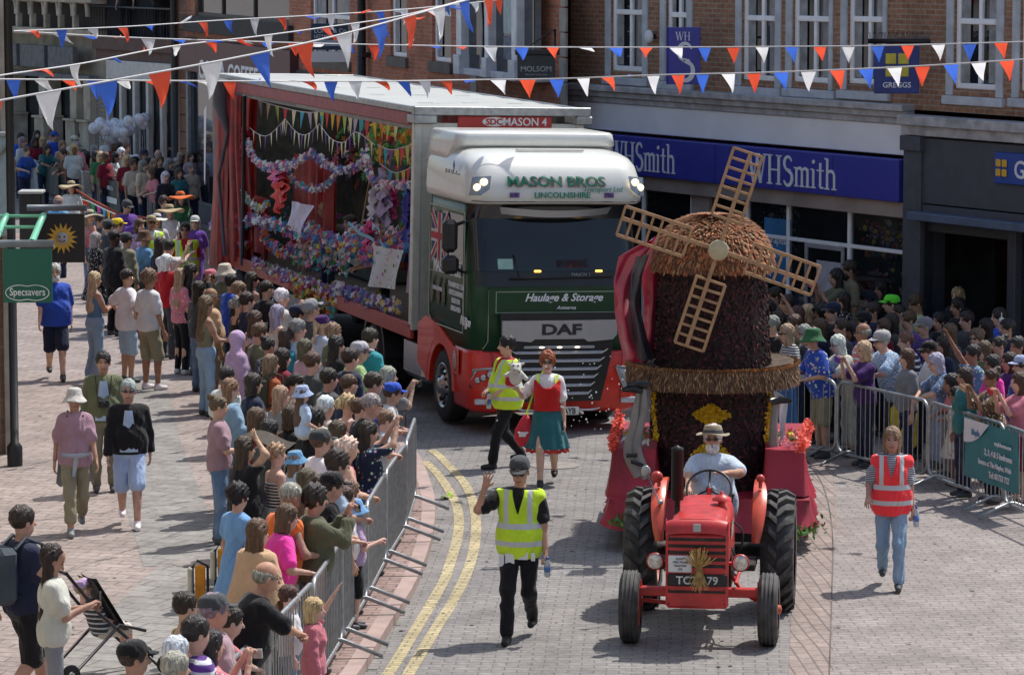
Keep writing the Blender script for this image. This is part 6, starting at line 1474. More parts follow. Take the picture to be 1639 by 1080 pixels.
text_mesh('plate_lettering', 'TCT 179', .075, M('plate_silver', (.60,.60,.60), .4), pl, (.005,-.488,.678), (R(90),0,0), bold=.02, sx=1.02)
nt_ = MB().bbox(-.275,-.045,-.49,-.47,.79,.955).obj('paper_notice', white, ns)
for k, (t_, s_) in enumerate((('HOLBEACH',.018),('1962 Model',.022),('TRACTOR',.018),('275',.02))): text_mesh('notice_lettering', t_ if k != 0 else 'FLOAT', s_, MATS['dark_letter'], nt_, (-.16,-.492,.915-.034*k), (R(90),0,0))
# exhaust, cap, headlamps
ex = MB(); ex.tube([(-.23,.10,1.24),(-.23,.10,1.40),(-.23,.10,1.41),(-.23,.10,1.90)], [.028,.03,.062,.058], 16); ex.lathe([(.058,1.90),(.06,1.92),(.0,1.95)], 16, (-.23,.10,0)); ex.obj('exhaust_stack', M('exhaust_black', (.02,.02,.022), .5, .3, var=.3), TT)
pc = MB(); pc.tube([(.19,.42,1.28),(.19,.42,1.36)], .038, 12); pc.lathe([(.10,1.36),(.09,1.385),(.05,1.41),(.018,1.43),(.015,1.45),(0,1.455)], 18, (.19,.42,0)); pc.obj('air_cleaner_cap', trd, TT)
for s_ in (-1, 1):
    hl = MB(); hl.lathe([(.0,.07),(.05,.06),(.082,.0),(.088,-.02),(.078,-.03)], 22, (s_*.415,-.30,.865), 'y'); hl.tube([(s_*.30,-.28,.85),(s_*.40,-.27,.85)], .02, 8)
    h_ = hl.obj('headlight', trd, TT)
    MB().lathe([(0,-.045),(.05,-.04),(.074,-.028)], 20, (s_*.415,-.30,.865), 'y').obj('headlight_lens', M('tractor_lens', (.62,.60,.52), .15, .3, var=.3, scale=30), h_)
sb = MB(); sb.add([(HW+.007,.05,1.02),(HW+.007,.45,1.05),(HW+.007,.48,1.19),(HW+.007,.08,1.16)], [(0,1,2,3)]); sb.obj('side_badge', M('badge_grey', (.35,.33,.30), .5, var=.8, scale=60), hd)
# front axle and wheels
ax = MB(); ax.bbox(-.62,.62,-.05,.05,.47,.56); ax.tube([(-.60,0,.36),(-.60,0,.62)], .035, 10); ax.tube([(.60,0,.36),(.60,0,.62)], .035, 10); ax.tube([(-.2,.05,.38),(-.56,.12,.40)], .022, 8); ax.tube([(.30,.35,.62),(.42,.1,.5),(.56,.1,.42)], .022, 8); ax.tube([(.36,-.1,.62),(.42,.3,.8)], .018, 8); ax.bbox(-.18,.18,-.30,.5,.40,.52); ax.obj('front_axle', trd, TT)
def tractor_wheel(x, y, r, w_, lugs, name):
    t = MB(); t.lathe([(r*.60,-w_),(r*.80,-w_*1.05),(r*.93,-w_*.92),(r*.985,-w_*.55),(r*.99,0),(r*.985,w_*.55),(r*.93,w_*.92),(r*.80,w_*1.05),(r*.60,w_)], 48, (x,y,r), 'x')
    if lugs:
        for k in range(22):
            for s_ in (-1, 1):
                a0 = 2*math.pi*(k+(.5 if s_ > 0 else 0))/22; pts = []
                for q, (xx, da) in enumerate(((.02,.19),(.5,.06),(1.02,-.04))):
                    rr_ = r*(1.0 if q < 2 else .90)
                    for e in (-.055, .055): pts.append((a0+da+e, rr_, xx*w_*s_))
                vs = []
                for lift in (0, .045*r/.6): 
                    for a, rr_, xx in pts: vs.append((x+xx, y+(rr_+lift)*math.cos(a), r+(rr_+lift)*math.sin(a)))
                t.add(vs, [(6,7,9,8),(8,9,11,10),(0,2,8,6),(2,4,10,8),(1,7,9,3),(3,9,11,5),(0,6,7,1),(4,5,11,10)])
    else:
        for g in (-.6,-.2,.2,.6): t.lathe([(r*.985,w_*g-.012),(r*1.012,w_*g-.008),(r*1.012,w_*g+.008),(r*.985,w_*g+.012)], 48, (x,y,r), 'x')
    wh = t.obj(name, tyre, TT); s_ = 1 if x > 0 else -1; rm = MB()
    rm.lathe([(r*.62,-w_*.9),(r*.58,-w_*.6),(r*.56,0),(r*.58,w_*.6),(r*.62,w_*.9)], 36, (x,y,r), 'x'); rm.lathe([(r*.56,-.02),(r*.3,.03*s_),(r*.14,.05*s_),(r*.12,.12*s_),(0,.13*s_)], 30, (x,y,r), 'x')
    rm.obj('rim', rimo, wh)
for s_ in (-1,1): tractor_wheel(s_*.68, 0, .355, .095, False, 'front_wheel')
RX = .70; RY_ = 1.92
for s_ in (-1,1): tractor_wheel(s_*RX, RY_, .60, .165, True, 'rear_wheel')
tx = MB(); tx.bbox(-.20,.20,.9,2.05,.5,1.0,.05); tx.tube([(-.7,RY_,.6),(.7,RY_,.6)], .09, 12); tx.bbox(-.14,.14,.4,1.2,.42,.7); tx.bbox(.24,.5,1.0,1.5,.55,.62); tx.bbox(-.5,-.24,1.0,1.5,.55,.62); tx.tube([(0,2.1,.45),(0,2.9,.45)], .04, 8); tx.obj('gearbox', tdark, TT)
for s_ in (-1, 1):
    fd = MB()
    def fen(u, v, s_=s_):
        a = R(165-95*u); rr_ = .70+.015*math.sin(math.pi*v); w_ = .14*(math.sin(math.pi*min(1, u*1.0+.10))**.5) if u < .93 else .17*.5
        return (s_*(.47-.02+ (v)*w_*1.0), RY_-.0+rr_*math.cos(a), .62+rr_*math.sin(a)*1.02)
    fd.sheet(fen, 24, 5); fd.sheet(lambda u, v: tuple(Vector(fen(u, 0))+Vector((-s_*.003,0,-.14*v*math.sin(math.pi*min(1,u+.05))))), 24, 2)
    fd.sheet(lambda u, v: tuple(Vector(fen(u, v))+Vector((0,.006*math.cos(R(175-105*u))*-1,-.012))), 24, 5)
    f_ = fd.obj('wing', tro, TT)
    lp_ = MB().ball((s_*.52-(.02 if s_ < 0 else 0), 1.62, 1.40), .062 if s_ < 0 else .045, 16, 10); lp_.tube([(s_*.52, 1.62, 1.30),(s_*.52, 1.62, 1.38)], .02, 8); lp_.obj('wing_lamp', M('lamp_red', (.50,.05,.04), .3, var=.1), f_)
mr = MB(); mr.tube([(-.50,1.40,1.18),(-.62,1.28,1.48)], .008, 6); mr.ball((-.63,1.27,1.51), (.05,.02,.06), 12, 8); mr.ball((-.49,1.41,1.17), .03, 8, 6); mr.obj('mirror', silver, TT)
# steering wheel and seat
CW = Vector((.03, 1.02, 1.38)); tl = Matrix.Translation(CW) @ Matrix.Rotation(R(48), 4, 'X')
sw = MB(); sw.X = tl; sw.tube([(.225*math.cos(2*math.pi*k/28), .225*math.sin(2*math.pi*k/28), 0) for k in range(29)], .013, 8, False)
for k in range(3): a = R(90+120*k); sw.tube([(0,0,-.02),(.22*math.cos(a),.22*math.sin(a),0)], .012, 6)
sw.lathe([(0,.01),(.035,.0),(.035,-.04)], 12); sw.obj('steering_wheel', plast, TT)
MB().tube([(.03,.80,1.08),tuple(CW)], .025, 8).bbox(-.14,.16,.82,.93,1.10,1.30,.03).obj('dashboard', trd, TT)
st_ = MB(); st_.bbox(-.22,.24,1.58,2.0,1.0,1.07,.03); st_.bbox(-.22,.24,1.98,2.04,1.05,1.32,.02); st_.tube([(0,1.8,.9),(0,1.8,1.0)], .05, 8); st_.obj('seat', M('seat_blue', (.10,.16,.28), .6), TT)
hs = MB()
for P in ([(.31,.0,.95),(.36,.2,.80),(.34,.5,.72)], [(.31,.1,.7),(.37,.3,.62),(.33,.7,.66)], [(.26,.6,1.15),(.38,.75,1.0),(.36,1.0,.8),(.30,1.2,.7)], [(-.31,.1,.75),(-.37,.35,.66),(-.33,.7,.7)], [(-.28,.95,1.2),(-.34,1.05,.95),(-.30,1.2,.8)]): hs.tube(spline(P, 5), .011, 6)
hs.obj('hoses', plast, TT)
lv_ = MB()
for x, y in ((.14,1.15),(.20,1.25),(-.15,1.2)): lv_.tube([(x,y,.98),(x*1.3,y-.05,1.28)], .009, 6); lv_.ball((x*1.3,y-.05,1.29), .02, 8, 6)
lv_.obj('levers', plast, TT)
bt_ = MB()
for x in (-.27,.27):
    for z in (.48,.62,.83,1.0,1.14): bt_.ball((x,-.462,z), (.009,.006,.009), 6, 4)
bt_.obj('cowl_bolts', tdark, ns)
# corn dolly tied to the grille
cd2 = empty('corn_dolly', (0,0,0), 0, 'sheaf of straw tied as a corn dolly on the tractor grille', 'corn dolly'); cd2.matrix_world = _TW @ Matrix.Translation((.03,-.50,.84)) @ Matrix.Scale(.86, 4)
strw = M('straw_gold', (.50,.33,.12), .8, var=.35, scale=20); mb = MB(); rr = random.Random(3)
for i in range(150):
    a = rr.gauss(0, .38); l = rr.uniform(.17,.27); y = rr.gauss(0,.02); up = rr.random() < .62
    d = Vector((math.sin(a)*(1.2 if up else .7), y*2, math.cos(a)*(1 if up else -1))); d.normalize(); p0 = Vector((rr.gauss(0,.012), y-.02, 0)); p1 = p0+d*l+Vector((0,-.05*rr.random(),-.03 if up else 0)); mb.tube([p0, p0.lerp(p1,.5)+Vector((0,-.03,0)), p1], [.003,.003,.006 if up else .003], 4, False)
mb.obj('straw_ears', strw, cd2); MB().ball((0,-.03,0), (.035,.03,.03), 10, 6).obj('binding', M('binding_brown', (.28,.17,.07), .8), cd2)
# paddle from the driver's cloth etc. is with the people
# ------------------------------------------------------------------ the windmill float behind
YT = 41.0; cT = AtY(1140, 588, YT); WL = Vector((cT.x, YT, 0)); WRZ = R(-4)
WM = empty('windmill_float', WL, WRZ, 'windmill float covered in near-black red petals with straw gallery and thatched cap', 'parade float')
_WW = Matrix.Translation(WL) @ Matrix.Rotation(WRZ, 4, 'Z')
petd = [M('petal_maroon', (.050,.010,.013), .75, var=.5, scale=30), M('petal_purple', (.085,.013,.024), .7, var=.4, scale=30), M('petal_black', (.018,.008,.008), .8, var=.4, scale=30)]
def tower_r(z): return .735-.052*(z-.5) if z < 2.05 else .655-.05*(z-2.05)
tw = MB(); tw.mi = 2; tw.lathe([(tower_r(z), z) for z in np.linspace(.55, 3.15, 20)], 40); rr = random.Random(11)
for i in range(9000):
    z = rr.uniform(.55, 3.12); a = rr.uniform(0, 2*math.pi); r_ = tower_r(z)+.005; c = Vector((r_*math.cos(a), r_*math.sin(a), z)); n_ = Vector((math.cos(a), math.sin(a), .1)); t = Vector((-math.sin(a), math.cos(a), 0)); s_ = rr.uniform(.018,.036); rot = rr.random()*6
    e1 = (t*math.cos(rot)+Vector((0,0,1))*math.sin(rot))*s_; e2 = (t*-math.sin(rot)+Vector((0,0,1))*math.cos(rot))*s_*.7; k = n_*rr.uniform(.01,.035)
    tw.mi = rr.choices((0,1,2), (5,1.5,3.5))[0]; tw.add([tuple(c-e1), tuple(c-e2+k*.4), tuple(c+e1+k), tuple(c+e2+k*.4)], [(0,1,2,3)])
tw.obj('tower', petd, WM)
def fringe(name, mats, wts, n, place, ln, wd, parent=WM, seed=1):
    """many short leaves or husks; place() gives a root, a direction and a normal"""
    rr = random.Random(seed); mb = MB()
    for i in range(n):
        c, d, nn = place(rr); d = d.normalized(); s_ = d.cross(nn).normalized()*wd*rr.uniform(.6,1.3); L_ = ln*rr.uniform(.6,1.3); b_ = nn*L_*rr.uniform(-.05,.22); mb.mi = rr.choices(range(len(mats)), wts)[0]
        mb.add([tuple(c-s_*.6), tuple(c+s_*.6), tuple(c+d*L_*.6+s_+b_*.5), tuple(c+d*L_+b_), tuple(c+d*L_*.6-s_+b_*.5)], [(0,1,2,3,4)])
    return mb.obj(name, mats, parent)
thm = [M('husk_orange', (.40,.14,.055), .8, var=.4, scale=14), M('husk_brown', (.16,.08,.045), .85, var=.4, scale=14), M('husk_pale', (.42,.27,.13), .8, var=.3, scale=14)]
def cap_pt(a, t):   # t 0 at the eave, 1 at the ridge
    z = 3.10+.62*math.sin(t*math.pi/2); r_ = .71*math.cos(t*math.pi/2)**.75; return Vector((r_*math.cos(a), r_*math.sin(a), z))
cp = MB(); cp.sheet(lambda u, v: tuple(cap_pt(2*math.pi*u, v*.995)*1.0-Vector((0,0,.02))), 36, 12); cp.lathe([(.0,3.09),(.69,3.09)], 36); capo = cp.obj('cap', thm[1], WM)
def cpl(rr):
    a = rr.uniform(0, 2*math.pi); t = rr.random()**.8*.97; p = cap_pt(a, t); q = cap_pt(a, max(0, t-.06)) if t > .06 else p+Vector((0,0,-.1)); n_ = Vector((math.cos(a)*math.cos(t*1.4), math.sin(a)*math.cos(t*1.4), math.sin(t*1.4)+.1)).normalized(); return p, (q-p)+n_*.02, n_
fringe('thatch', thm, (5,3,1.5), 9000, cpl, .062, .011, capo, 5)
# front gable: brown wedge under the hub
gb = MB(); gb.sheet(lambda u, v: ((u-.5)*.86*(1-v)**.8, -.60-.09*(1-abs(u-.5)*2)*(1-v)-.0*v+.24*v*v, 3.08+.60*v), 12, 8); gb.obj('gable', M('gable_brown', (.10,.07,.045), .85, var=.5, scale=6, bump=.5), WM)
# gallery
ga = MB(); ga.lathe([(.70,1.93),(.97,1.99),(.985,1.99),(.985,1.78),(.95,1.76),(.70,1.88)], 48); gal_o = ga.obj('gallery', thm[1], WM)
def gp(rr):
    a = rr.uniform(0, 2*math.pi); z = rr.uniform(1.82,2.04); return Vector((.985*math.cos(a), .985*math.sin(a), z)), Vector((math.cos(a)*.15+rr.gauss(0,.15), math.sin(a)*.15+rr.gauss(0,.15), -1)), Vector((math.cos(a), math.sin(a), 0))
fringe('straw_fringe', [thm[1], thm[2], M('husk_dark', (.09,.055,.035), .9, var=.4)], (5,2.0,3), 9000, gp, .075, .006, gal_o, 7)
def gp2(rr):
    a = rr.uniform(0, 2*math.pi); return Vector((.97*math.cos(a), .97*math.sin(a), 2.0)), Vector((math.cos(a)*.6, math.sin(a)*.6, .5+rr.gauss(0,.25))), Vector((rr.gauss(0,1), rr.gauss(0,1), .3)).normalized()
fringe('straw_rim', [thm[2], thm[0]], (4,2), 4200, gp2, .05, .009, gal_o, 8)
gi = MB(); gi.lathe([(.66,1.99),(.95,2.04)], 40); gi.obj('gallery_floor', M('gallery_brown', (.08,.055,.035), .9, var=.5, scale=9, bump=.5), gal_o)
# sails
hc_ = Vector(_WW.inverted() @ AtY(1150, 400, YT-.86)); tim = M('sail_timber', (.42,.245,.125), .7, var=.2, scale=7, bump=.1)
SR = Matrix.Translation(hc_) 
for q, ang in enumerate((-18, -109, -198, -288)):
    u_ = Vector((-math.sin(R(ang)), 0, math.cos(R(ang)))); v_ = Vector((u_.z, 0, -u_.x)); mb = MB(); th = .018
    def bar(r0, s0, r1, s1, w_=.017, mb=mb, u_=u_, v_=v_, lift=0.0):
        a = hc_+u_*r0+v_*s0; b = hc_+u_*r1+v_*s1; d = (b-a).normalized(); p = Vector((d.z, 0, -d.x))*w_; y0 = Vector((0,-th-lift,0)); y1 = Vector((0,th-lift,0))
        mb.add([tuple(a-p+y0), tuple(a+p+y0), tuple(b+p+y0), tuple(b-p+y0), tuple(a-p+y1), tuple(a+p+y1), tuple(b+p+y1), tuple(b-p+y1)], [(0,3,2,1),(4,5,6,7),(0,1,5,4),(1,2,6,5),(2,3,7,6),(3,0,4,7)])
    R0, R1 = .36, 1.15; s_a, s_b, s_m = -.20, .14, -.0
    bar(.08, s_m, R1, s_m, .022, lift=.012); bar(R0, s_a, R1, s_a); bar(R0, s_b, R1, s_b)
    for k in range(8): r_ = R0+(R1-R0)*k/7; bar(r_, s_a, r_, s_b, .014, lift=-.014 if k not in (0,7) else -.003)
    mb.obj('sail', tim, WM)
hb = MB(); hb.lathe([(0,-.11),(.10,-.11),(.115,-.09),(.115,-.03),(0,-.03)], 28, tuple(hc_), 'y'); hb.tube([tuple(hc_+Vector((0,-.03,0))), tuple(hc_+Vector((0,.35,0)))], .04, 10); hb.obj('hub', M('hub_wood', (.50,.42,.26), .6, var=.12, scale=10), WM)
# yellow flower shapes on the tower
ylw = [M('petal_yellow', (.80,.52,.02), .7, var=.25, scale=30), M('petal_gold', (.68,.38,.02), .7, var=.25, scale=30)]
def patch(name, inside, n, seed, parent=WM, ln=.05, mats=ylw, box=None):
    rr = random.Random(seed)
    def pf(rr):
        while True:
            x = rr.uniform(box[0], box[1]); z = rr.uniform(box[2], box[3])
            if inside(x, z): break
        r_ = tower_r(z)+.03; y = -math.sqrt(max(r_*r_-x*x, 1e-4)); return Vector((x, y, z)), Vector((rr.gauss(0,.5), -.8, -.6+rr.gauss(0,.4))), Vector((rr.gauss(0,.6), -1, .4)).normalized()
    return fringe(name, mats, (3,1), n, pf, ln, .014, parent, seed)
patch('yellow_flowers', lambda x, z: abs(x)/.20+abs(z-1.50)/.11 < 1.15, 520, 21, box=(-.24,.24,1.36,1.66))
patch('yellow_flowers', lambda x, z: (.17 < math.hypot(x/1.0, (z-.85)/1.25) < .26 or (.17 < abs(x) < .27 and z < .85)), 700, 22, box=(-.28,.28,.55,1.22))
for s_ in (-1,1): patch('yellow_flowers', lambda x, z, s_=s_: abs(abs(x)-.66-.02*math.sin(z*9)) < .02, 260, 23+s_, box=(.6 if s_ > 0 else -.69, .69 if s_ > 0 else -.6, .8, 1.75))
# skirts, boxes and frills
skr = M('skirt_red', (.30,.014,.035), .5, var=.45, scale=3, bump=.3)
def drape(mb, x0, x1, y0, y1, z0, z1, seed, fold=.05):
    rr = random.Random(seed); ph = rr.random()*6; P = [(x0,y1),(x0,y0),(x1,y0),(x1,y1)]
    per = [((x0,y1),(x0,y0)),((x0,y0),(x1,y0)),((x1,y0),(x1,y1))]
    L_ = [math.dist(a, b) for a, b in per]; T_ = sum(L_)
    def fn(u, v):
        s = u*T_; k = 0
        while k < 2 and s > L_[k]: s -= L_[k]; k += 1
        a, b = per[k]; t = s/L_[k]; x = a[0]+(b[0]-a[0])*t; y = a[1]+(b[1]-a[1])*t; nx, ny = (b[1]-a[1])/L_[k], -(b[0]-a[0])/L_[k]
        f = fold*(1-v)*(.5+.5*math.sin(u*T_*14+ph+math.sin(u*9)*2)) + .09*(1-v)**2*(1 if k == 1 else .6); return (x+nx*f*-1 if False else x-nx*f*-1, y+ny*f*-1 if False else y-ny*-f, z0+(z1-z0)*v+.03*math.sin(u*T_*5+ph)*(1-v))
    mb.sheet(fn, 90, 8); mb.box(x0, x1, y0, y1, z1-.04, z1)
fb = MB(); drape(fb, -1.14, 1.12, -1.25, 1.7, .26, .60, 1, .07); fb.obj('lower_skirt', skr, WM)
fb = MB(); drape(fb, -1.12, -.62, -1.05, 1.2, .60, 1.14, 2, .03); fb.obj('side_box', skr, WM)
fb = MB(); drape(fb, .62, 1.06, -1.05, 1.2, .60, 1.14, 3, .02); fb.obj('side_box', M('side_box_red', (.34,.016,.042), .5, var=.15, scale=3), WM)
for s_ in (-1,1):
    mb = MB(); rr = random.Random(5+s_); L0 = [Vector((s_*(1.03+.10*t), -1.05+2.2*t, 1.22-.10*t+.04*math.sin(t*9))) for t in np.linspace(0,1,30)]
    if s_ < 0: L0 = [Vector((s_*(1.10+.02*t), -1.05+2.2*t, 1.20+.03*math.sin(t*9))) for t in np.linspace(0,1,30)]
    for k in range(1800):
        c = L0[rr.randrange(30)]+Vector((rr.gauss(0,.02),rr.gauss(0,.02),rr.gauss(-.03,.035))); d = Vector((rr.gauss(0,1),rr.gauss(0,1),rr.gauss(0,1))).normalized(); e = d.orthogonal().normalized()*.018; mb.add([tuple(c), tuple(c+d*.035+e), tuple(c+d*.04-e)], [(0,1,2)])
    mb.obj('orange_frill', M('frill_orange', (.85,.10,.06), .6, var=.2, scale=20), WM)
def fol(px, py, w_, d_, n, seed, lab):
    c0 = _WW.inverted() @ AtY(px, py, YT-1.1)
    fo = fringe('flower_posy', [M('leaf_green', (.06,.17,.03), .7, var=.4, scale=20), M('leaf_light', (.16,.30,.06), .7, var=.3, scale=20), M('posy_white', (.6,.6,.5), .7), M('posy_red', (.5,.03,.08), .6)], (6,3,.7,.8), n, lambda rr: (c0+Vector((rr.gauss(0,w_), rr.gauss(0,d_), rr.gauss(0,.03))), Vector((rr.gauss(0,1),rr.gauss(-.5,1),rr.gauss(1,.6))), Vector((rr.gauss(0,1),-1,rr.gauss(0,1))).normalized()), .07, .016, None, seed)
    fo.matrix_world = _WW; tag(fo, lab, 'flowers')
fol(1280, 843, .10, .25, 420, 31, 'green leafy posy on the red skirt at the right of the tractor')
fol(1000, 832, .07, .2, 300, 32, 'leafy posy with dark flowers on the red skirt at the left of the tractor')
fol(1236, 858, .08, .15, 160, 33, 'small green posy behind the right rear tractor wheel')
tp = MB(); rr = random.Random(77)
for s_ in (-1,1): 
    for k in range(60):
        c = Vector((s_*rr.uniform(.7,1.02), rr.uniform(-1.0,.4), 1.16+rr.random()*.04)); tp.mi = rr.choice((0,0,1,4,8,7)); petals(tp, c, .04, rr)
tp.obj('scattered_petals', PETAL, WM)['kind'] = 'stuff'
# trailer under it
ut = MB(); ut.bbox(-1.0,1.0,-1.2,1.7,.45,.55); ut.bbox(-.05,.05,-2.6,-1.2,.42,.5)
ut.obj('float_chassis', tdark, WM)
for s_ in (-1,1):
    t = MB(); t.lathe([(.16,-.09),(.26,-.09),(.30,-.05),(.30,.05),(.26,.09),(.16,.09)], 30, (s_*.8,.4,.30), 'x'); t.obj('wheel', rubber, WM)
# mannequin legs in grey tights
tig = M('grey_tights', (.24,.22,.205), .55, var=.25, scale=4); shb = M('black_shoe', (.015,.014,.016), .3, var=.1)
def dummy_legs(name, label, pts_list, Yd, rs, flip):
    r_ = empty(name, (0,0,0), 0, label, 'mannequin legs')
    for pts in pts_list:
        P = [AtY(a, b, Yd) for a, b in pts]; Q = spline(P, 6); n = len(Q); rad = []
        for i in range(n):
            t = i/(n-1)*(len(rs)-1); k = min(int(t), len(rs)-2); rad.append(rs[k]+(rs[k+1]-rs[k])*(t-k))
        MB().tube(Q, rad, 14).obj('leg', tig, r_)
        e = Q[-1]; s_ = -1 if flip else 1; sh_ = MB(); sh_.tube([e+Vector((-s_*.04,0,.02)), e+Vector((s_*.06,-.02,.05)), e+Vector((s_*.19,-.05,.035))], [.045,.048,.02], 12); sh_.tube([e+Vector((-s_*.05,0,.03)), e+Vector((-s_*.07,0,.12))], [.02,.008], 8); sh_.obj('shoe', shb, r_)
    return r_
r1 = dummy_legs('mannequin_legs', 'two bent mannequin legs in grey tights with black shoes, feet up left of the windmill', [[(1022,762),(1006,722),(1014,680),(1022,628)],[(1034,765),(1018,715),(1030,660),(1030,620)]], 40.0, [.062,.070,.050,.045,.030], True)
bdz = MB()
for a, b in (((1010,738),(1030,745)),((1002,729),(1020,728))): bdz.tube([AtY(*a, 39.88), AtY(*b, 39.88)], .022, 8)
bdz.obj('garter', shb, r1)
r2 = dummy_legs('mannequin_legs', 'mannequin leg in dark grey tights with black shoe, foot up right of the windmill', [[(1232,775),(1240,735),(1238,700),(1240,646)]], 40.2, [.06,.075,.06,.048,.032], False)
wc = MB(); a, b, c, d = [AtY(*p, 40.3) for p in ((1238,622),(1262,640),(1252,700),(1246,760))]; wc.sheet(lambda u, v: tuple((a.lerp(b, u)).lerp(c.lerp(d, u), v)+Vector((0,.03*math.sin(u*9+v*5),0))), 8, 8); tag(wc.obj('white_petticoat', white), 'white cloth hanging behind the right-hand mannequin leg', 'cloth')
# maroon satin drape
sat = M('maroon_satin', (.42,.008,.045), .22, var=.25, scale=3, spec=.9, sheen=.3)
sd_ = empty('satin_drape', (0,0,0), 0, 'folded crimson satin drape hanging from the windmill cap beside the lorry', 'drape')
def fold_drape(name, top, bot, Yd, seed, m_, w_=.5, amp=.07, nf=4):
    rr = random.Random(seed); ph = rr.random()*6; mb = MB()
    def fn(u, v):
        t = v*(len(top)-1); k = min(int(t), len(top)-2); f = t-k
        L_ = AtY(*top[k], Yd).lerp(AtY(*top[k+1], Yd), f); Rr = AtY(*bot[k], Yd).lerp(AtY(*bot[k+1], Yd), f); p = L_.lerp(Rr, u)
        return (p.x, p.y-amp*(math.sin(u*nf+ph+2.2*math.sin(v*4+ph))+.35*math.sin(u*nf*2.1+v*6))-.10*math.sin(math.pi*u), p.z+.012*math.sin(u*13+v*7))
    mb.sheet(fn, 40, 44); return mb.obj(name, m_, sd_)
fold_drape('drape_fold', [(1030,388),(990,412),(982,450),(984,500),(992,545),(1000,580)], [(1062,374),(1040,398),(1018,436),(1012,490),(1018,540),(1038,578)], 40.9, 1, sat, amp=.06)
fold_drape('drape_fold', [(1032,395),(1024,430),(1030,480),(1030,520),(1022,560)], [(1066,378),(1064,430),(1062,480),(1060,530),(1056,572)], 41.25, 2, sat, amp=.05)
fold_drape('black_fold', [(1018,412),(1010,440),(1008,490),(1014,540),(1020,575)], [(1040,404),(1028,440),(1024,490),(1036,540),(1048,575)], 40.72, 3, M('black_satin_cloth', (.05,.045,.055), .3, var=.5, scale=4), amp=.05)
# ------------------------------------------------------------------ crowd barriers
def barrier(A, B, label, group, h=1.08, zb=.0, feet=1, n=None):
    """one steel crowd barrier from A to B"""
    d = B-A; L_ = d.length; rz = math.atan2(d.y, d.x); r_ = empty('crowd_barrier', (A.x, A.y, zb), rz, label, 'barrier', group)
    f = MB(); c = .14; P = [(0,0,.14+c),(0,0,h-c)] + [(c-c*math.cos(R(t)),0,h-c+c*math.sin(R(t))) for t in (22,45,67,90)] + [(L_-c+c*math.sin(R(t)),0,h-c+c*math.cos(R(t))) for t in (0,22,45,67,90)]
    P += [(L_,0,.14+c)] + [(L_-c+c*math.cos(R(t)),0,.14+c-c*math.sin(R(t))) for t in (22,45,67,90)] + [(c-c*math.sin(R(t)),0,.14+c-c*math.cos(R(t))) for t in (0,22,45,67)]+[(0,0,.14+c)]
    f.tube(P, .022, 7, False); f.tube([(.05,0,h-.12),(L_-.05,0,h-.12)], .009, 5) if False else None
    f.obj('frame', steel, r_)
    b = MB(); n = n or int(L_/.115)
    for i in range(1, n): x = L_*i/n; b.tube([(x,0,.14),(x,0,h)], .0075, 4, False)
    b.obj('bars', steel, r_)
    for x in (.25, L_-.25): MB().tube([(x,-.42*feet,.02),(x,-.03,.17),(x,.03,.17),(x,.42*feet,.02)], .022, 7).obj('foot', steel, r_)
    return r_
def line_of(points, z, gap, count_label, group, zb):
    C = [G(x, y, z).xy for x, y in points]; L = 0; out = []; s = [0]
    for a, b in zip(C, C[1:]): s.append(s[-1]+(b-a).length)
    n = max(1, round(s[-1]/2.25)); pts = resample(C, n+1)
    for i in range(n):
        a, b = pts[i], pts[i+1]; d = (b-a).normalized(); out.append(barrier(Vector((*(a+d*.02),0)), Vector((*(b-d*.02),0)), count_label(i, n), group, zb=zb))
    return out
gl_ = lambda i, n: 'steel crowd barrier on the left kerb, number %s from the bottom edge' % ('one two three four five six seven eight nine ten eleven twelve'.split()[i])
LB = line_of([(330,1092),(384,1045),(433,1001),(464,962),(511,921),(533,883),(575,826),(612,762),(652,706),(664,668)], 1.18, 0, gl_, 'steel barriers along the left kerb', KZ)
RB = line_of([(1150,585),(1215,590),(1291,601),(1405,621),(1453,634),(1530,652),(1639,690),(1720,722)], 1.08, 0, lambda i, n: 'steel crowd barrier before the shops, number %s from the windmill' % ('one two three four five six seven eight nine ten'.split()[i]), 'steel barriers before the shops', 0)
FBn = line_of([(20,250),(94,264),(143,276),(192,290),(237,301),(290,322)], 1.08, 0, lambda i, n: 'far steel barrier before the arcade, number %s from the post' % ('one two three four five six seven eight nine ten'.split()[i]), 'far steel barriers before the arcade', 0)
def banner(name, label, x0, x1, ytop, ybot, m_, pts, z=1.08, cat='banner'):
    """cloth banner tied on the barrier's street side, between two photograph columns"""
    a = G(x0, ytop[0], z); b = G(x1, ytop[1], z); rz = math.atan2(b.y-a.y, b.x-a.x); W_ = (b-a).length; H_ = ybot; r_ = empty(name, a, rz, label, cat)
    MB().sheet(lambda u, v: (W_*u, -.045+.012*math.sin(u*17+v*3), -H_*v-.02*math.sin(u*math.pi)*(1-v)), 30, 8).obj('banner_cloth', m_, r_)
    return r_, W_, H_
tealb = M('banner_teal', (.02,.20,.22), .5, var=.12, scale=3)
bn_, W_, H_ = banner('barrier_banner', 'teal printed banner with white lettering about new homes tied on the right-hand barrier', 1549, 1637, (664,692), .74, tealb, None)
MB().sheet(lambda u, v: (W_*(.02+.46*u*(1-.35*v)), -.062, -.02-H_*.40*v*(1-.4*u*u)), 12, 6).obj('white_corner', white, bn_)
for t_, s_, x, z in (('Maple', .075, .24, -.20),('maplehomes.com', .05, .74, -.24),('2, 3, 4 & 5 bedroom', .072, .66, -.39),('homes at The Maples, Wisb', .062, .60, -.52),('Tel: 01733 722', .072, .68, -.65)):
    text_mesh('banner_lettering', t_, s_, lettw if t_ != 'Maple' else M('lettering_blue', (.10,.25,.40), .5), bn_, (W_*x, -.066, z), (R(90),0,0), bold=.02, sx=.95)
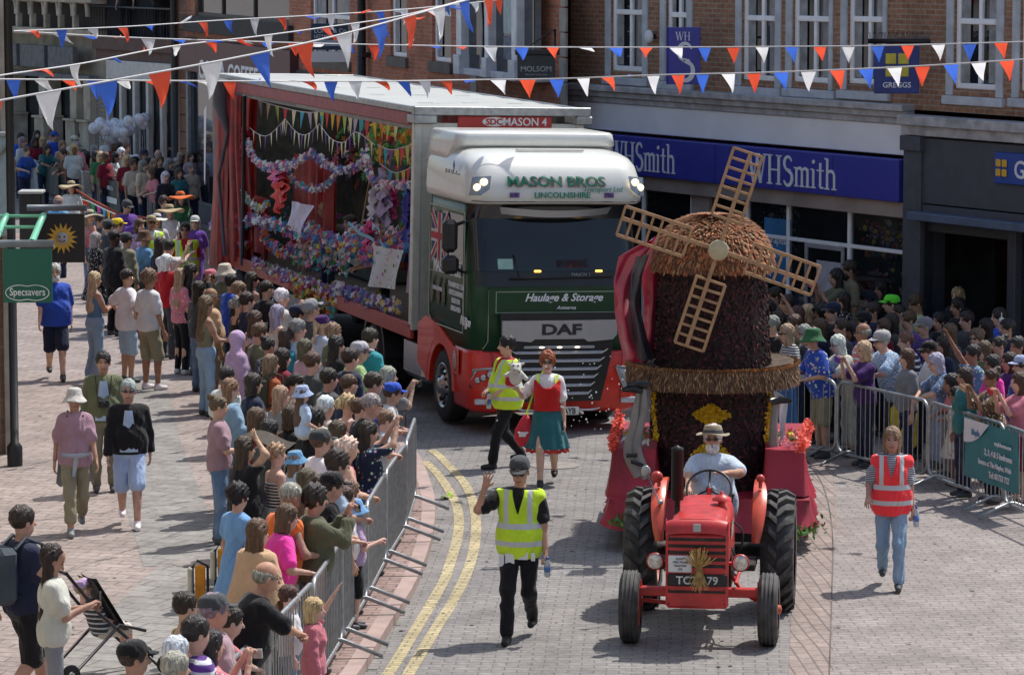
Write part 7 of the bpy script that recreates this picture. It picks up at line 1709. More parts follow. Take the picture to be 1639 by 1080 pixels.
bb_, W_, H_ = banner('barrier_banner', 'plain blue banner on the barrier just right of the windmill', 1236, 1281, (592,601), .80, M('banner_blue', (.015,.12,.34), .5, var=.1), None)
for (x0, x1, y0, y1, m_, lb, t_) in ((38, 72, 256, 262, M('banner_pale', (.42,.45,.48), .7, bump=.3), 'pale banner on the far barrier beside the left post', None), (72, 96, 262, 268, M('banner_dark', (.06,.08,.075), .6), 'dark green banner on the far barrier next to the pale one', None), (166, 194, 284, 291, MATS['banner_dark'], 'dark banner with a white strip on the far barrier', 1)):
    r_, W_, H_ = banner('barrier_banner', lb, x0, x1, (y0, y1), .72, m_, None)
    if t_: MB().sheet(lambda u, v: (W_*(.1+.8*u), -.07, -.42-.14*v), 4, 2).obj('white_strip', white, r_); text_mesh('banner_lettering', 'Hall & Co', .10, lettw, r_, (W_*.5,-.07,-.25), (R(90),0,0))
# ------------------------------------------------------------------ people
SKY_ = {}
def place(px, py, h, yaw, pose, zb, feet=False, zt=None):
    if feet: return G(px, py, zb)
    k = h/1.75; ln = POSES[pose].get('lean', 0); f = .8*math.sin(R(ln))*k; dz = .8*(1-math.cos(R(ln)))*k
    top = (zt if zt is not None else zb+h)-dz; p = G(px, py, top); p.z = (zt-h) if zt is not None else zb
    return p-Vector((math.cos(R(yaw)), math.sin(R(yaw)), 0))*f
phn = M('phone_black', (.015,.015,.018), .25, spec=.8)
def crowd(lines, zb, group=None):
    for ln in lines.strip().split('\n'):
        spec, label = ln.split('|'); a = spec.split(); px, py, h = float(a[0]), float(a[1]), float(a[2]); sex = a[3]; yaw = float(a[4]); pose = a[5]; sk = a[6]
        hr = a[7].split(':'); tp_ = a[8].split(':'); bt = a[9].split(':'); ex = dict((e.split('=')+['1'])[:2] for e in (a[10].split(';') if len(a) > 10 and a[10] != '-' else []))
        kw = dict(h=h, sex=sex, pose=pose, skinc=sk, hair=None if hr[0] == '-' else hr[0], hc=hr[1] if len(hr) > 1 else 'hbrown', top=None if tp_[0] == '-' else tp_[0], tc=tp_[1] if len(tp_) > 1 else 'grey', tp=tp_[2] if len(tp_) > 2 else 'plain', bot=None if bt[0] == '-' else bt[0], bc=bt[1] if len(bt) > 1 else 'denim')
        for k in ('gl', 'beard', 'vest', 'shoes'): 
            if k in ex: kw[k] = ex[k]
        if 'hat' in ex: kw['hat'], kw['hatc'] = ex['hat'].split(':')
        if 'fat' in ex: kw['fat'] = float(ex['fat'])
        if 'hy' in ex: kw['hy'] = float(ex['hy'])
        if 'hp' in ex: kw['hp'] = float(ex['hp'])
        if 'res' in ex: kw['res'] = float(ex['res'])
        if 'child' in ex: kw['child'] = True
        loc = place(px, py, h, yaw, pose, float(ex['zb']) if 'zb' in ex else zb, 'feet' in ex, float(ex['zt']) if 'zt' in ex else None)
        b = person(loc, yaw, label.strip(), **kw)
        if 'ph' in ex:
            J = rig(pose, sex, 0, 0, None); m_ = (J['A']['r'][2]+J['A']['l'][2])/2 if pose != 'upr' else J['A']['r'][2]; k = h/1.75; m_ = (m_+Vector((0,.10,.05)))*k
            c, s_ = math.cos(R(yaw-90)), math.sin(R(yaw-90)); P = loc+Vector((m_.x*c-m_.y*s_, m_.x*s_+m_.y*c, m_.z))
            o = MB().bbox(-.037,.037,-.006,.006,-.075,.075,.004).obj('phone', phn if ex['ph'] == '1' else plain); o.location = P; o.rotation_euler = (0, R(80) if pose == 'phone' else 0, R(yaw-90))
            if ex['ph'] != '1': o.color = (*C_[ex['ph']], 1)
            tag(o, 'phone held by the '+' '.join(label.strip().split()[:12]), 'phone', 'phones held up in the crowd')
# format: x y height sex yaw pose skin hair:colour top:colour:pattern bottom:colour extras | label
crowd('''
151 437 1.66 f 35 phonelow s2 long:hblond tank:denim wide:ldenim - | blonde woman in denim vest top and wide blue trousers, standing apart at the crowd's back
203 432 1.74 m 35 hip s2 crop:hdark polo:white shorts:lblue gl=sun | man in white polo and lilac-blue shorts with sunglasses, hand on hip
238 434 1.80 m 40 stand2 s3 curly:hlbrown tee:white shorts:khaki shoes=white;gl=clear | tanned man with curly brown hair in plain white tee and khaki shorts
231 371 1.70 m 30 stand s1 short:hbrown tee:sky jeans:dgrey hat=bucket:brown | person in sky-blue tee and brown bucket hat facing the steward
182 370 1.80 m 40 stand s5 crop:hblack shirt:black jeans:black fat=1.1 | broad dark-skinned man with shaved head in black shirt
153 374 1.66 f 40 stand s1 bob:hgrey dress:black:print - - | grey-haired woman in black and white floral dress beside the sun sign
267 409 1.68 f 50 upr s1 bob:hwhite tee:red jeans:dgrey gl=clear;hy=-20;ph=1 | white-haired woman in coral red top reaching her phone high
188 354 1.50 m 20 stand s1 short:hbrown tee:white jeans:navy hat=cap:yellow;child | child in bright yellow cap and white tee
202 374 1.70 m 40 stand s2 short:hdark jacket:khaki jeans:dgrey hat=cap:dgrey | man in khaki jacket and dark cap between two black-clad men
256 382 1.66 f 40 stand s1 long:hdark long:navy jeans:navy - | dark-haired woman in navy jumper behind the white-haired woman
271 385 1.74 m 60 reachup s1 short:hdark tee:white jeans:navy - | dark-haired man in white tee reaching out towards the steward
173 353 1.70 m 60 stand s1 short:hdark jacket:dgrey jeans:navy hat=cap:dgrey | man in grey cap and charcoal jacket behind the yellow cap
143 338 1.65 f -30 stand s1 long:hblond tank:pink jeans:denim hat=sunhat:beige | woman in pale sunhat and pink vest just right of the sun sign
289 432 1.64 f 40 stand s1 long:hblond tee:pink:floral leggings:black shoes=white | blonde woman in pink patterned top and black leggings
306 424 1.72 f 45 phone s2 long:hblack long:black jeans:denim ph=1;hy=-20 | tall woman with long black hair, black jumper and blue jeans filming
337 433 1.60 f 30 stand s1 pony:hbrown tee:black jeans:denim hat=cap:pink | woman in pale pink cap and black tee near the trailer
360 424 1.72 m 40 stand s1 short:hgrey tee:olive jeans:khaki hat=bucket:cream | man in cream bucket hat and olive tee near the trailer
370 441 1.72 m 30 stand s2 short:hdark tee:royal jeans:navy - | dark-haired man in royal blue tee in front of the cream hat
337 463 1.74 m 30 stand s3 bald:hgrey tee:tan shorts:khaki gl=sun | bald tanned man in sunglasses behind the long-haired woman in jeans
329 476 1.70 f 30 holdboth s2 long:hlbrown tank:khaki jeans:ldenim - | woman with very long light brown hair, khaki vest and faded jeans
382 453 1.74 m 20 fold s1 short:hlbrown tee:black jeans:black gl=clear | man with light brown hair, glasses and black tee, arms folded
403 438 1.64 f 40 stand s2 long:hdark tank:navy jeans:denim hy=-20 | woman with long chestnut hair nearest the red trailer rail
382 476 1.66 f 30 hold s2 updo:hgrey tank:black jeans:black - | woman with short ash hair in black vest holding a dark pint
426 451 1.76 m 35 stand s1 crop:hdark tee:black jeans:dgrey gl=clear | man with cropped dark hair and black tee behind the white-haired man
451 464 1.76 m 35 phone s1 short:hwhite shirt:offw jeans:khaki ph=1 | white-haired man in off-white shirt pointing a phone at the stage
444 490 1.64 f 30 stand s1 longish:hwhite tank:offw skirt:lgrey - | woman with long silver-white hair and bare arms
379 532 1.62 f 30 stand s3 hijab:lilac coat:lilac wide:lilac fat=1.15 | woman wrapped in a long lilac headscarf and robe
429 542 1.62 f 40 stand s3 bun:hblack dress:navy:print - - | black-haired woman in navy and white patterned dress beside the lilac headscarf
362 588 1.72 m 45 stand s4 crop:hblack tee:white jeans:dgrey - | young man with short black hair in white tee behind the red-blonde woman
368 609 1.66 f 20 hold s1 long:hlbrown jacket:ldenim jeans:denim hp=-15 | red-blonde woman in denim jacket holding a pink drink
433 570 1.66 f 35 hold s1 longish:hlbrown long:rust jeans:olive - | woman with wavy fair hair, rust-orange jumper and green rucksack strap
476 490 1.74 m 30 stand s2 short:hdark tee:navy jeans:navy hat=cap:navy | man in faded navy cap and navy tee beside the taller grey cap
498 481 1.84 m 35 stand s1 short:hgrey tee:dgrey jeans:dgrey hat=cap:grey;hp=15 | tall man in grey-blue cap tilting his face up at the stage
476 513 1.78 m 35 hipr s2 short:hgrey tee:lblue jeans:navy - | grey-haired man in pale blue tee with his right hand on his hip
516 507 1.66 f 35 stand s1 pony:hblond tee:lblue:stripe jeans:denim hat=cap:dpurple | blonde woman in dark purple cap and blue striped top
533 521 1.62 f 30 stand s1 curly:hlbrown tee:olive jeans:denim - | woman with light curly brown hair behind the black-haired woman
538 540 1.68 f 30 stand s2 long:hblack dress:black - fat=1.1 | woman with long black hair in sleeveless black dress with bag strap
592 528 1.76 m 40 stand s1 short:hdark tee:teal jeans:navy - | man with thinning dark hair in teal tee near the lorry wheel
579 549 1.74 m 20 rail s1 short:hgrey polo:lime jeans:khaki hat=cap:lgrey;fat=1.1;gl=clear | man in white cap and lime green polo leaning out
558 601 1.74 m 40 stand s1 crop:hbrown tee:navy jeans:navy - | man with cropped brown hair in navy tee seen from behind
601 599 1.76 m 15 rail s1 short:hdark tee:royal jeans:navy gl=clear | dark-haired man in blue with blue sunglasses pushed up
622 589 1.64 f 20 phone s1 bob:hgrey tee:grey jeans:denim ph=1 | woman with grey-blonde bob shading her eyes near the lorry
631 619 1.46 m 10 rail s1 short:hbrown tee:white shorts:grey hat=cap:royal;child | boy in blue and red cap and white tee leaning on the barrier
473 600 1.64 f 10 stand s1 pony:hdark sundress:cream - hp=-15 | dark ponytailed woman in cream top bending towards the child
502 657 1.78 m 40 stand s2 curly:hblack tee:black jeans:black - | dark curly-haired man carrying a child on his shoulders
484 622 1.0 f 20 shoulder s0 long:hlbrown tee:lblue shorts:offw hat=bucket:lblue;child;zt=2.13 | small child in pale blue bucket hat riding on a man's shoulders
556 632 1.64 f 35 stand s1 updo:hblond tank:pink:band jeans:denim - | woman with fair hair pinned up in a pink striped top
598 632 1.78 m 15 rail s1 crop:hgrey polo:black jeans:dgrey gl=sun;fat=1.1 | grey cropped man in glasses and black polo at the rail
521 636 1.66 f 40 stand s1 short:hwhite tee:cream jeans:beige - | person with cream-white hair and cream top half hidden
620 663 1.34 m 15 rail s0 short:hlbrown tee:white:print shorts:navy child | brown-haired boy in white printed tee at the rail
589 677 1.64 f 20 phonehi s1 verylong:hdark tee:navy:floral jeans:denim ph=1 | woman with very long dark hair and bright floral sleeves filming
513 690 1.74 m 30 stand s1 short:hbrown tee:white jeans:grey hat=cap:dgrey | man in charcoal cap and white tee, back of head to camera
562 701 1.66 f 25 rail s1 updo:hplat tank:pink jeans:denim fat=1.1 | platinum blonde woman with bare shoulders leaning on the rail
543 711 1.1 f 30 stand s0 curly:hplat tee:offw skirt:pink child;zt=1.66 | small child with pale blond curls in front of the platinum blonde
544 724 1.76 m 20 rail s1 curly:hdark tee:lblue jeans:navy gl=clear;fat=1.05 | man with dark wavy hair in pale blue tee and hearing aid
521 729 1.40 m 30 stand s1 short:hbrown tee:lblue jeans:navy child | brown-haired boy in pale blue tee, back to camera
536 759 1.72 m 15 rail s1 short:hdark tee:black jeans:black hat=cap:black | man in black cap and black top bending at the rail
511 766 1.64 f 30 stand s1 curly:hbrown tee:tan jeans:denim - | woman with curly auburn-brown hair behind the photographer
504 780 1.74 m 20 phone s1 curly:hdark jacket:olive jeans:dgrey gl=clear;ph=1 | man with dark curly hair, glasses and olive jacket filming
551 786 1.38 m 20 stand s1 short:hbrown tee:white jeans:navy child;ph=1 | short brown-haired boy in white tee by the rail
559 778 1.30 f 20 stand s0 curly:hlbrown tee:cream jeans:denim child | child with light brown curls behind the rail
567 806 1.24 f 10 phonelow s0 pony:hbrown tee:lilac shorts:black hat=bucket:sky;child | girl in sky-blue hat and lilac sleeves sitting at the rail
491 753 1.62 f 30 stand s1 longish:hlbrown tee:brown jeans:denim - | woman with straight streaked brown hair seen from behind
349 636 1.66 f 10 hold s1 bun:hlbrown tee:mauve jeans:denim hy=0;shoes=dgrey | woman with high bun, mauve tee and blue jeans at the crowd's edge
431 674 1.66 f 40 stand s3 longish:hblack jacket:dgrey jeans:black - | black-haired woman in charcoal behind the white newspaper
391 702 1.70 f 35 headhand s1 long:hbrown tee:black shorts:grey fat=1.2 | large woman in black tee with her hand on her long brown hair
442 711 1.62 f 30 stand s0 updo:hblond strapless:cream:darkstripe skirt:offw - | blonde woman with hair up in cream and black striped strapless top
473 727 1.05 f 30 stand s0 longish:hlbrown tee:lblue skirt:pink hat=bucket:sky;child;zt=1.72 | small child in sky-blue hat held by the blonde woman
380 777 1.64 f 40 stand s1 curly:hblack dress:sky - - | woman with short black hair in bright blue dress and brown bag strap
469 775 1.80 m 30 rail s2 crop:hgrey vest:orange jeans:navy - | grey-cropped man in orange life vest at the rail
464 810 1.64 f 15 rail s1 bob:hbrown tee:fuchsia jeans:black fat=1.1 | woman with brown bob in fuchsia top gripping the rail
412 834 1.66 f 45 stand s1 long:hbrown poncho:tan - - | woman with long brown hair in tan poncho and brown strap
433 902 1.76 m 20 rail2 s2 bald:hgrey polo:black jeans:denim fat=1.1;gl=clear | bald man in black polo leaning his arms on the barrier
462 944 1.15 m 10 stand s0 short:hbrown tee:white jeans:denim child | small brown-haired child behind the curved barrier corner
502 964 1.14 f 0 upl s0 bob:hblond coat:pink leggings:pink child | blonde girl in pink raincoat behind the barrier bars
296 951 1.62 f 30 hipr s1 short:hdark tank:green jeans:denim gl=sun | dark-haired woman in sage green vest with elbow stuck out
342 954 1.76 m 25 stand s2 short:hgrey tee:mauve jeans:navy hat=cap:dgrey | man in slate grey cap and faded pink tee
375 980 1.42 m 20 rail2 s0 short:hdark tee:pink shorts:navy child | dark-haired boy in pink tee with elbows on the barrier
313 990 1.74 m 30 stand s1 short:hdark polo:purple:band jeans:navy - | man with dark hair in purple-blue polo with white stripes
338 1011 1.62 f 30 phone s1 longish:hblack tee:pink:print jeans:navy ph=silver | dark-haired woman in pink print top holding up a camera
282 1022 1.62 f 30 stand s1 longish:hwhite long:purple jeans:navy - | woman with long white hair near the bottom edge
280 1047 1.66 m 35 stand s1 short:hgrey tee:grey jeans:navy - | person with short sandy-grey hair cut off by the bottom edge
213 1029 1.72 m 20 stand s2 short:hdark tee:white jeans:navy hat=cap:black | man in black cap at the bottom edge beside the pushchair
560 560 1.72 m 35 stand s1 short:hdark tee:navy jeans:navy - | man in navy tee hidden between the lime and black tops
408 500 1.66 f 35 stand s1 long:hbrown tee:mauve jeans:denim - | brown-haired woman in mauve behind the woman with the pint
452 560 1.66 f 35 stand s1 bob:hdark tee:dred jeans:denim - | dark-haired woman in dark red beside the hand-on-hip man
500 566 1.72 m 35 stand s1 short:hbrown tee:dgrey jeans:navy - | brown-haired man in dark grey behind the black-haired woman
575 640 1.60 f 25 stand s1 short:hbrown tee:navy jeans:denim - | short brown-haired woman in navy behind the black polo man
466 652 1.66 f 35 stand s1 bob:hbrown tee:black jeans:denim - | brown-haired woman in black behind the shoulder rider
541 676 1.66 f 25 stand s1 longish:hbrown tee:dpurple jeans:denim - | brown-haired woman in dark purple below the pink stripes
318 452 1.66 f 35 stand s1 longish:hdark tee:dgrey jeans:denim - | dark-haired woman in dark grey behind the long black hair
395 470 1.72 m 30 stand s1 short:hdark tee:navy jeans:navy - | dark-haired man in navy between ash hair and chestnut hair
415 520 1.70 m 30 stand s2 short:hbrown tee:olive jeans:navy - | brown-haired man in olive above the patterned dress
458 528 1.66 f 30 stand s1 longish:hbrown tee:teal jeans:denim - | brown-haired woman in teal left of the pale blue tee
405 600 1.66 f 30 stand s1 bob:hdark tee:navy jeans:denim - | dark-bobbed woman in navy beside the rust-orange jumper
449 620 1.60 f 30 stand s1 longish:hblond tee:grey jeans:denim - | blonde woman in grey behind the pale bucket hat
526 592 1.70 m 30 stand s2 short:hdark tee:dgrey jeans:navy - | dark-haired man in charcoal left of the cropped navy man
488 545 1.64 f 30 stand s1 bob:hlbrown tee:mauve jeans:denim - | light brown-bobbed woman in mauve beside the striped top
410 655 1.64 f 35 stand s1 longish:hbrown tee:dred jeans:denim - | brown-haired woman in dark red above the black tee
528 705 1.60 f 30 stand s1 bob:hbrown tee:teal jeans:denim - | brown-bobbed woman in teal between black cap and blond curls
''', KZ, None)
# walkers on the pavement
crowd('''
90 607 1.78 m -80 walk s0 short:hwhite shirt:royal shorts:navy feet;shoes=dgrey;beard=hwhite;fat=1.15;res=.018 | older white-bearded man in bright blue shirt and navy shorts walking alone
122 853 1.66 f -78 walk2 s2 short:hgrey shirt:mauve crop:khaki feet;shoes=grey;hat=bucket:offw;res=.016 | woman in off-white bucket hat, dusty pink shirt and cropped trousers walking
208 842 1.70 m -84 walk s1 short:hsilver jacket:black shorts:lblue feet;shoes=white;gl=sun;res=.016;fat=1.05 | silver-haired man in open black jacket, sunglasses and pale blue shorts
165 565 1.72 m -84 stand s2 short:hblack jacket:olive jeans:khaki res=.018 | black-haired man in olive jacket with a camera round his neck
35 813 1.84 m 40 walk s1 short:hdark tee:navy shorts:black res=.016 | tall dark-haired man in navy tee and black shorts with grey rucksack
83 875 1.66 f 10 phonelow s2 verylong:hdark tee:offw leggings:grey res=.016;hp=-30;ph=1 | woman with very long dark hair, cream tee and grey leggings reading her phone
''', KZ, None)
# people walking in the procession behind the trailer
crowd('''
203 322 1.70 m -50 phonelow s2 short:hdark jacket:purple jeans:dgrey hat=cap:dgrey;hp=-15;gl=clear | person in purple jacket and dark cap looking down at a camera
262 316 1.66 f -60 walk s1 curly:hbrown jacket:purple jeans:dgrey - | curly-haired person in purple jacket behind the wide straw hat
242 347 1.70 f -70 walk2 s2 short:hgrey tee:white jeans:khaki hat=straw:straw;vest=hiviz;gl=sun | person in flowered straw hat, sunglasses and yellow safety vest
251 344 1.66 f -80 walk s1 longish:hgrey tee:white jeans:lblue hat=sunhat:offw | woman in white flowered sunhat behind the straw hat
271 330 1.68 f -60 walk s1 long:hgrey dress:white - hat=wide:straw | woman in very wide straw hat and white dress
296 358 1.76 m -90 walk s2 short:hdark tee:red jeans:dgrey vest=hiviz;gl=sun | steward in sunglasses, red shirt and yellow safety vest beside the trailer
312 347 1.66 f -90 walk s1 longish:hgrey tee:purple jeans:purple hat=cap:white | woman in white cap and purple top at the red curtain
289 309 1.68 f -60 walk s1 longish:hdark jacket:green jeans:dgrey hat=wide:orange | woman in orange-red hat and dark green jacket
114 292 1.64 f -80 walk s1 longish:hbrown tee:white skirt:white hat=wide:straw | woman in big frilled straw hat and white top
93 314 1.74 m 60 stand s2 bald:hgrey tee:sky jeans:navy - | balding grey man in sky-blue top above the sun sign
57 308 1.66 f 40 stand s1 short:hwhite tee:red jeans:navy - | white-haired woman in red top above the sun sign
223 352 1.66 f -40 walk s1 bob:hbrown tee:lilac jeans:navy - | brown-haired person in lilac between the steward and the purple jacket
160 345 1.60 m -30 walk s2 short:hdark tee:dgrey jeans:navy - | dark-haired person in charcoal beside the pale sunhat
''', 0, None)
crowd('''
69 157 1.70 f -40 stand s4 longish:hblack dress:black - - | dark-haired woman in black standing highest before the arcade
85 170 1.68 f 200 phonelow s2 short:hdark tee:grey jeans:dgrey - | woman in slate grey tee standing on the arcade steps
56 172 1.66 f -30 stand s2 longish:hdark tee:orange jeans:navy - | person in orange top on the arcade steps
33 214 1.72 m -40 stand s2 short:hdark tee:royal jeans:navy - | man in royal blue shirt beside the left post
64 199 1.74 m -40 stand s1 short:hgrey shirt:lblue:print jeans:navy - | grey-haired man in pale blue patterned shirt far left
57 221 1.66 f -60 rail s4 longish:hblack tee:dred jeans:navy - | dark-skinned woman in dark red top leaning on the far rail
77 233 1.62 f -50 rail2 s2 bob:hdark tee:tealg jeans:navy - | dark-haired woman in grey-teal top resting on the far rail
87 212 1.70 m -40 stand s1 short:hdark tee:royal jeans:navy hat=cap:royal | man in royal blue cap in the far crowd
100 226 1.66 f -60 stand s1 longish:hlbrown tee:tan jeans:navy - | fair-haired woman in tan behind the pink shirt
119 218 1.72 m -60 stand s1 short:hgrey tee:offw jeans:khaki hat=cap:offw | man in white cap in the far crowd
121 228 1.70 m 215 rail s1 short:hgrey shirt:pink jeans:grey - | grey-haired man in pale pink shirt with black rucksack at the far rail
100 240 1.58 f 220 rail s2 short:hdark tee:brown jeans:navy - | dark-haired woman in brown beside the pink shirt
151 234 1.66 f -20 stand s2 bob:hgrey sundress:black - - | grey-haired woman in sleeveless black dress in the gap between barriers
174 205 1.74 m -40 stand s2 short:hbrown tee:khaki jeans:khaki - | brown-haired man in khaki before the balloons
171 216 1.74 m -40 stand s1 short:hwhite shirt:white jeans:brown - | white-haired man in long white shirt before the balloons
187 245 1.62 f -20 rail s3 long:hblack tee:white jeans:navy - | woman with long black hair and white tee at the far rail
197 203 1.80 m -50 stand s5 short:hblack jacket:navy jeans:navy - | tall black-haired man in dark navy jacket by the balloons
218 249 1.66 f -60 stand s1 short:hgrey tee:offw jeans:navy hat=cap:white | person in plain white cap in the far crowd
194 238 1.66 f -50 stand s1 bob:hwhite tee:lgrey jeans:navy - | white-haired woman in pale grey in the far crowd
202 231 1.70 m -50 stand s1 short:hbrown tee:lblue jeans:navy - | brown-haired man in pale blue in the far crowd
213 253 1.74 m 215 rail2 s2 short:hdark jacket:brown jeans:olive hat=cap:black | man in black cap and brown jacket leaning over the far rail
231 241 1.76 m -60 stand s2 short:hdark tee:denim jeans:navy hat=cap:navy;fat=1.15 | broad man in navy cap and slate blue tee
251 206 1.76 m -60 stand s1 short:hgrey shirt:blue jeans:navy hat=sunhat:lgrey | tall man in pale sunhat and blue shirt
251 222 1.66 f -60 stand s1 longish:hbrown tee:white jeans:navy hat=cap:mauve | woman in dusty pink cap and white top
253 241 1.72 m -60 stand s1 bald:hgrey tee:white jeans:navy - | bald man in white with a blue print
270 220 1.68 f 200 stand s2 longish:hblack tee:white jeans:navy - | black-haired woman in white left of the drainpipe
293 226 1.68 f 200 phone s2 longish:hblack long:black jeans:black ph=1 | black-haired woman in black beside the red curtain
283 254 1.66 f -60 stand s1 short:hgrey tee:grey jeans:navy - | grey-haired woman in grey below the drainpipe
265 276 1.66 f -60 stand s1 bob:hwhite jacket:black:darkstripe jeans:black - | white-haired woman in black and white striped top
287 270 1.64 f -60 stand s2 longish:hdark tee:tealg jeans:navy - | dark-haired woman in dark teal right of the striped top
306 244 1.66 f -60 stand s1 bob:hbrown tee:mauve jeans:navy - | brown-haired woman in mauve against the red curtain
306 262 1.64 f -60 stand s1 bun:hgrey tee:beige jeans:navy - | grey-haired woman with a bun against the red curtain
240 270 1.60 f 210 rail s1 longish:hbrown tee:pink jeans:navy - | brown-haired woman in pink behind the brown jacket
44 236 1.60 f -50 rail s1 short:hbrown tee:blue jeans:navy - | brown-haired person in blue at the left end of the far rail
''', 0, None)
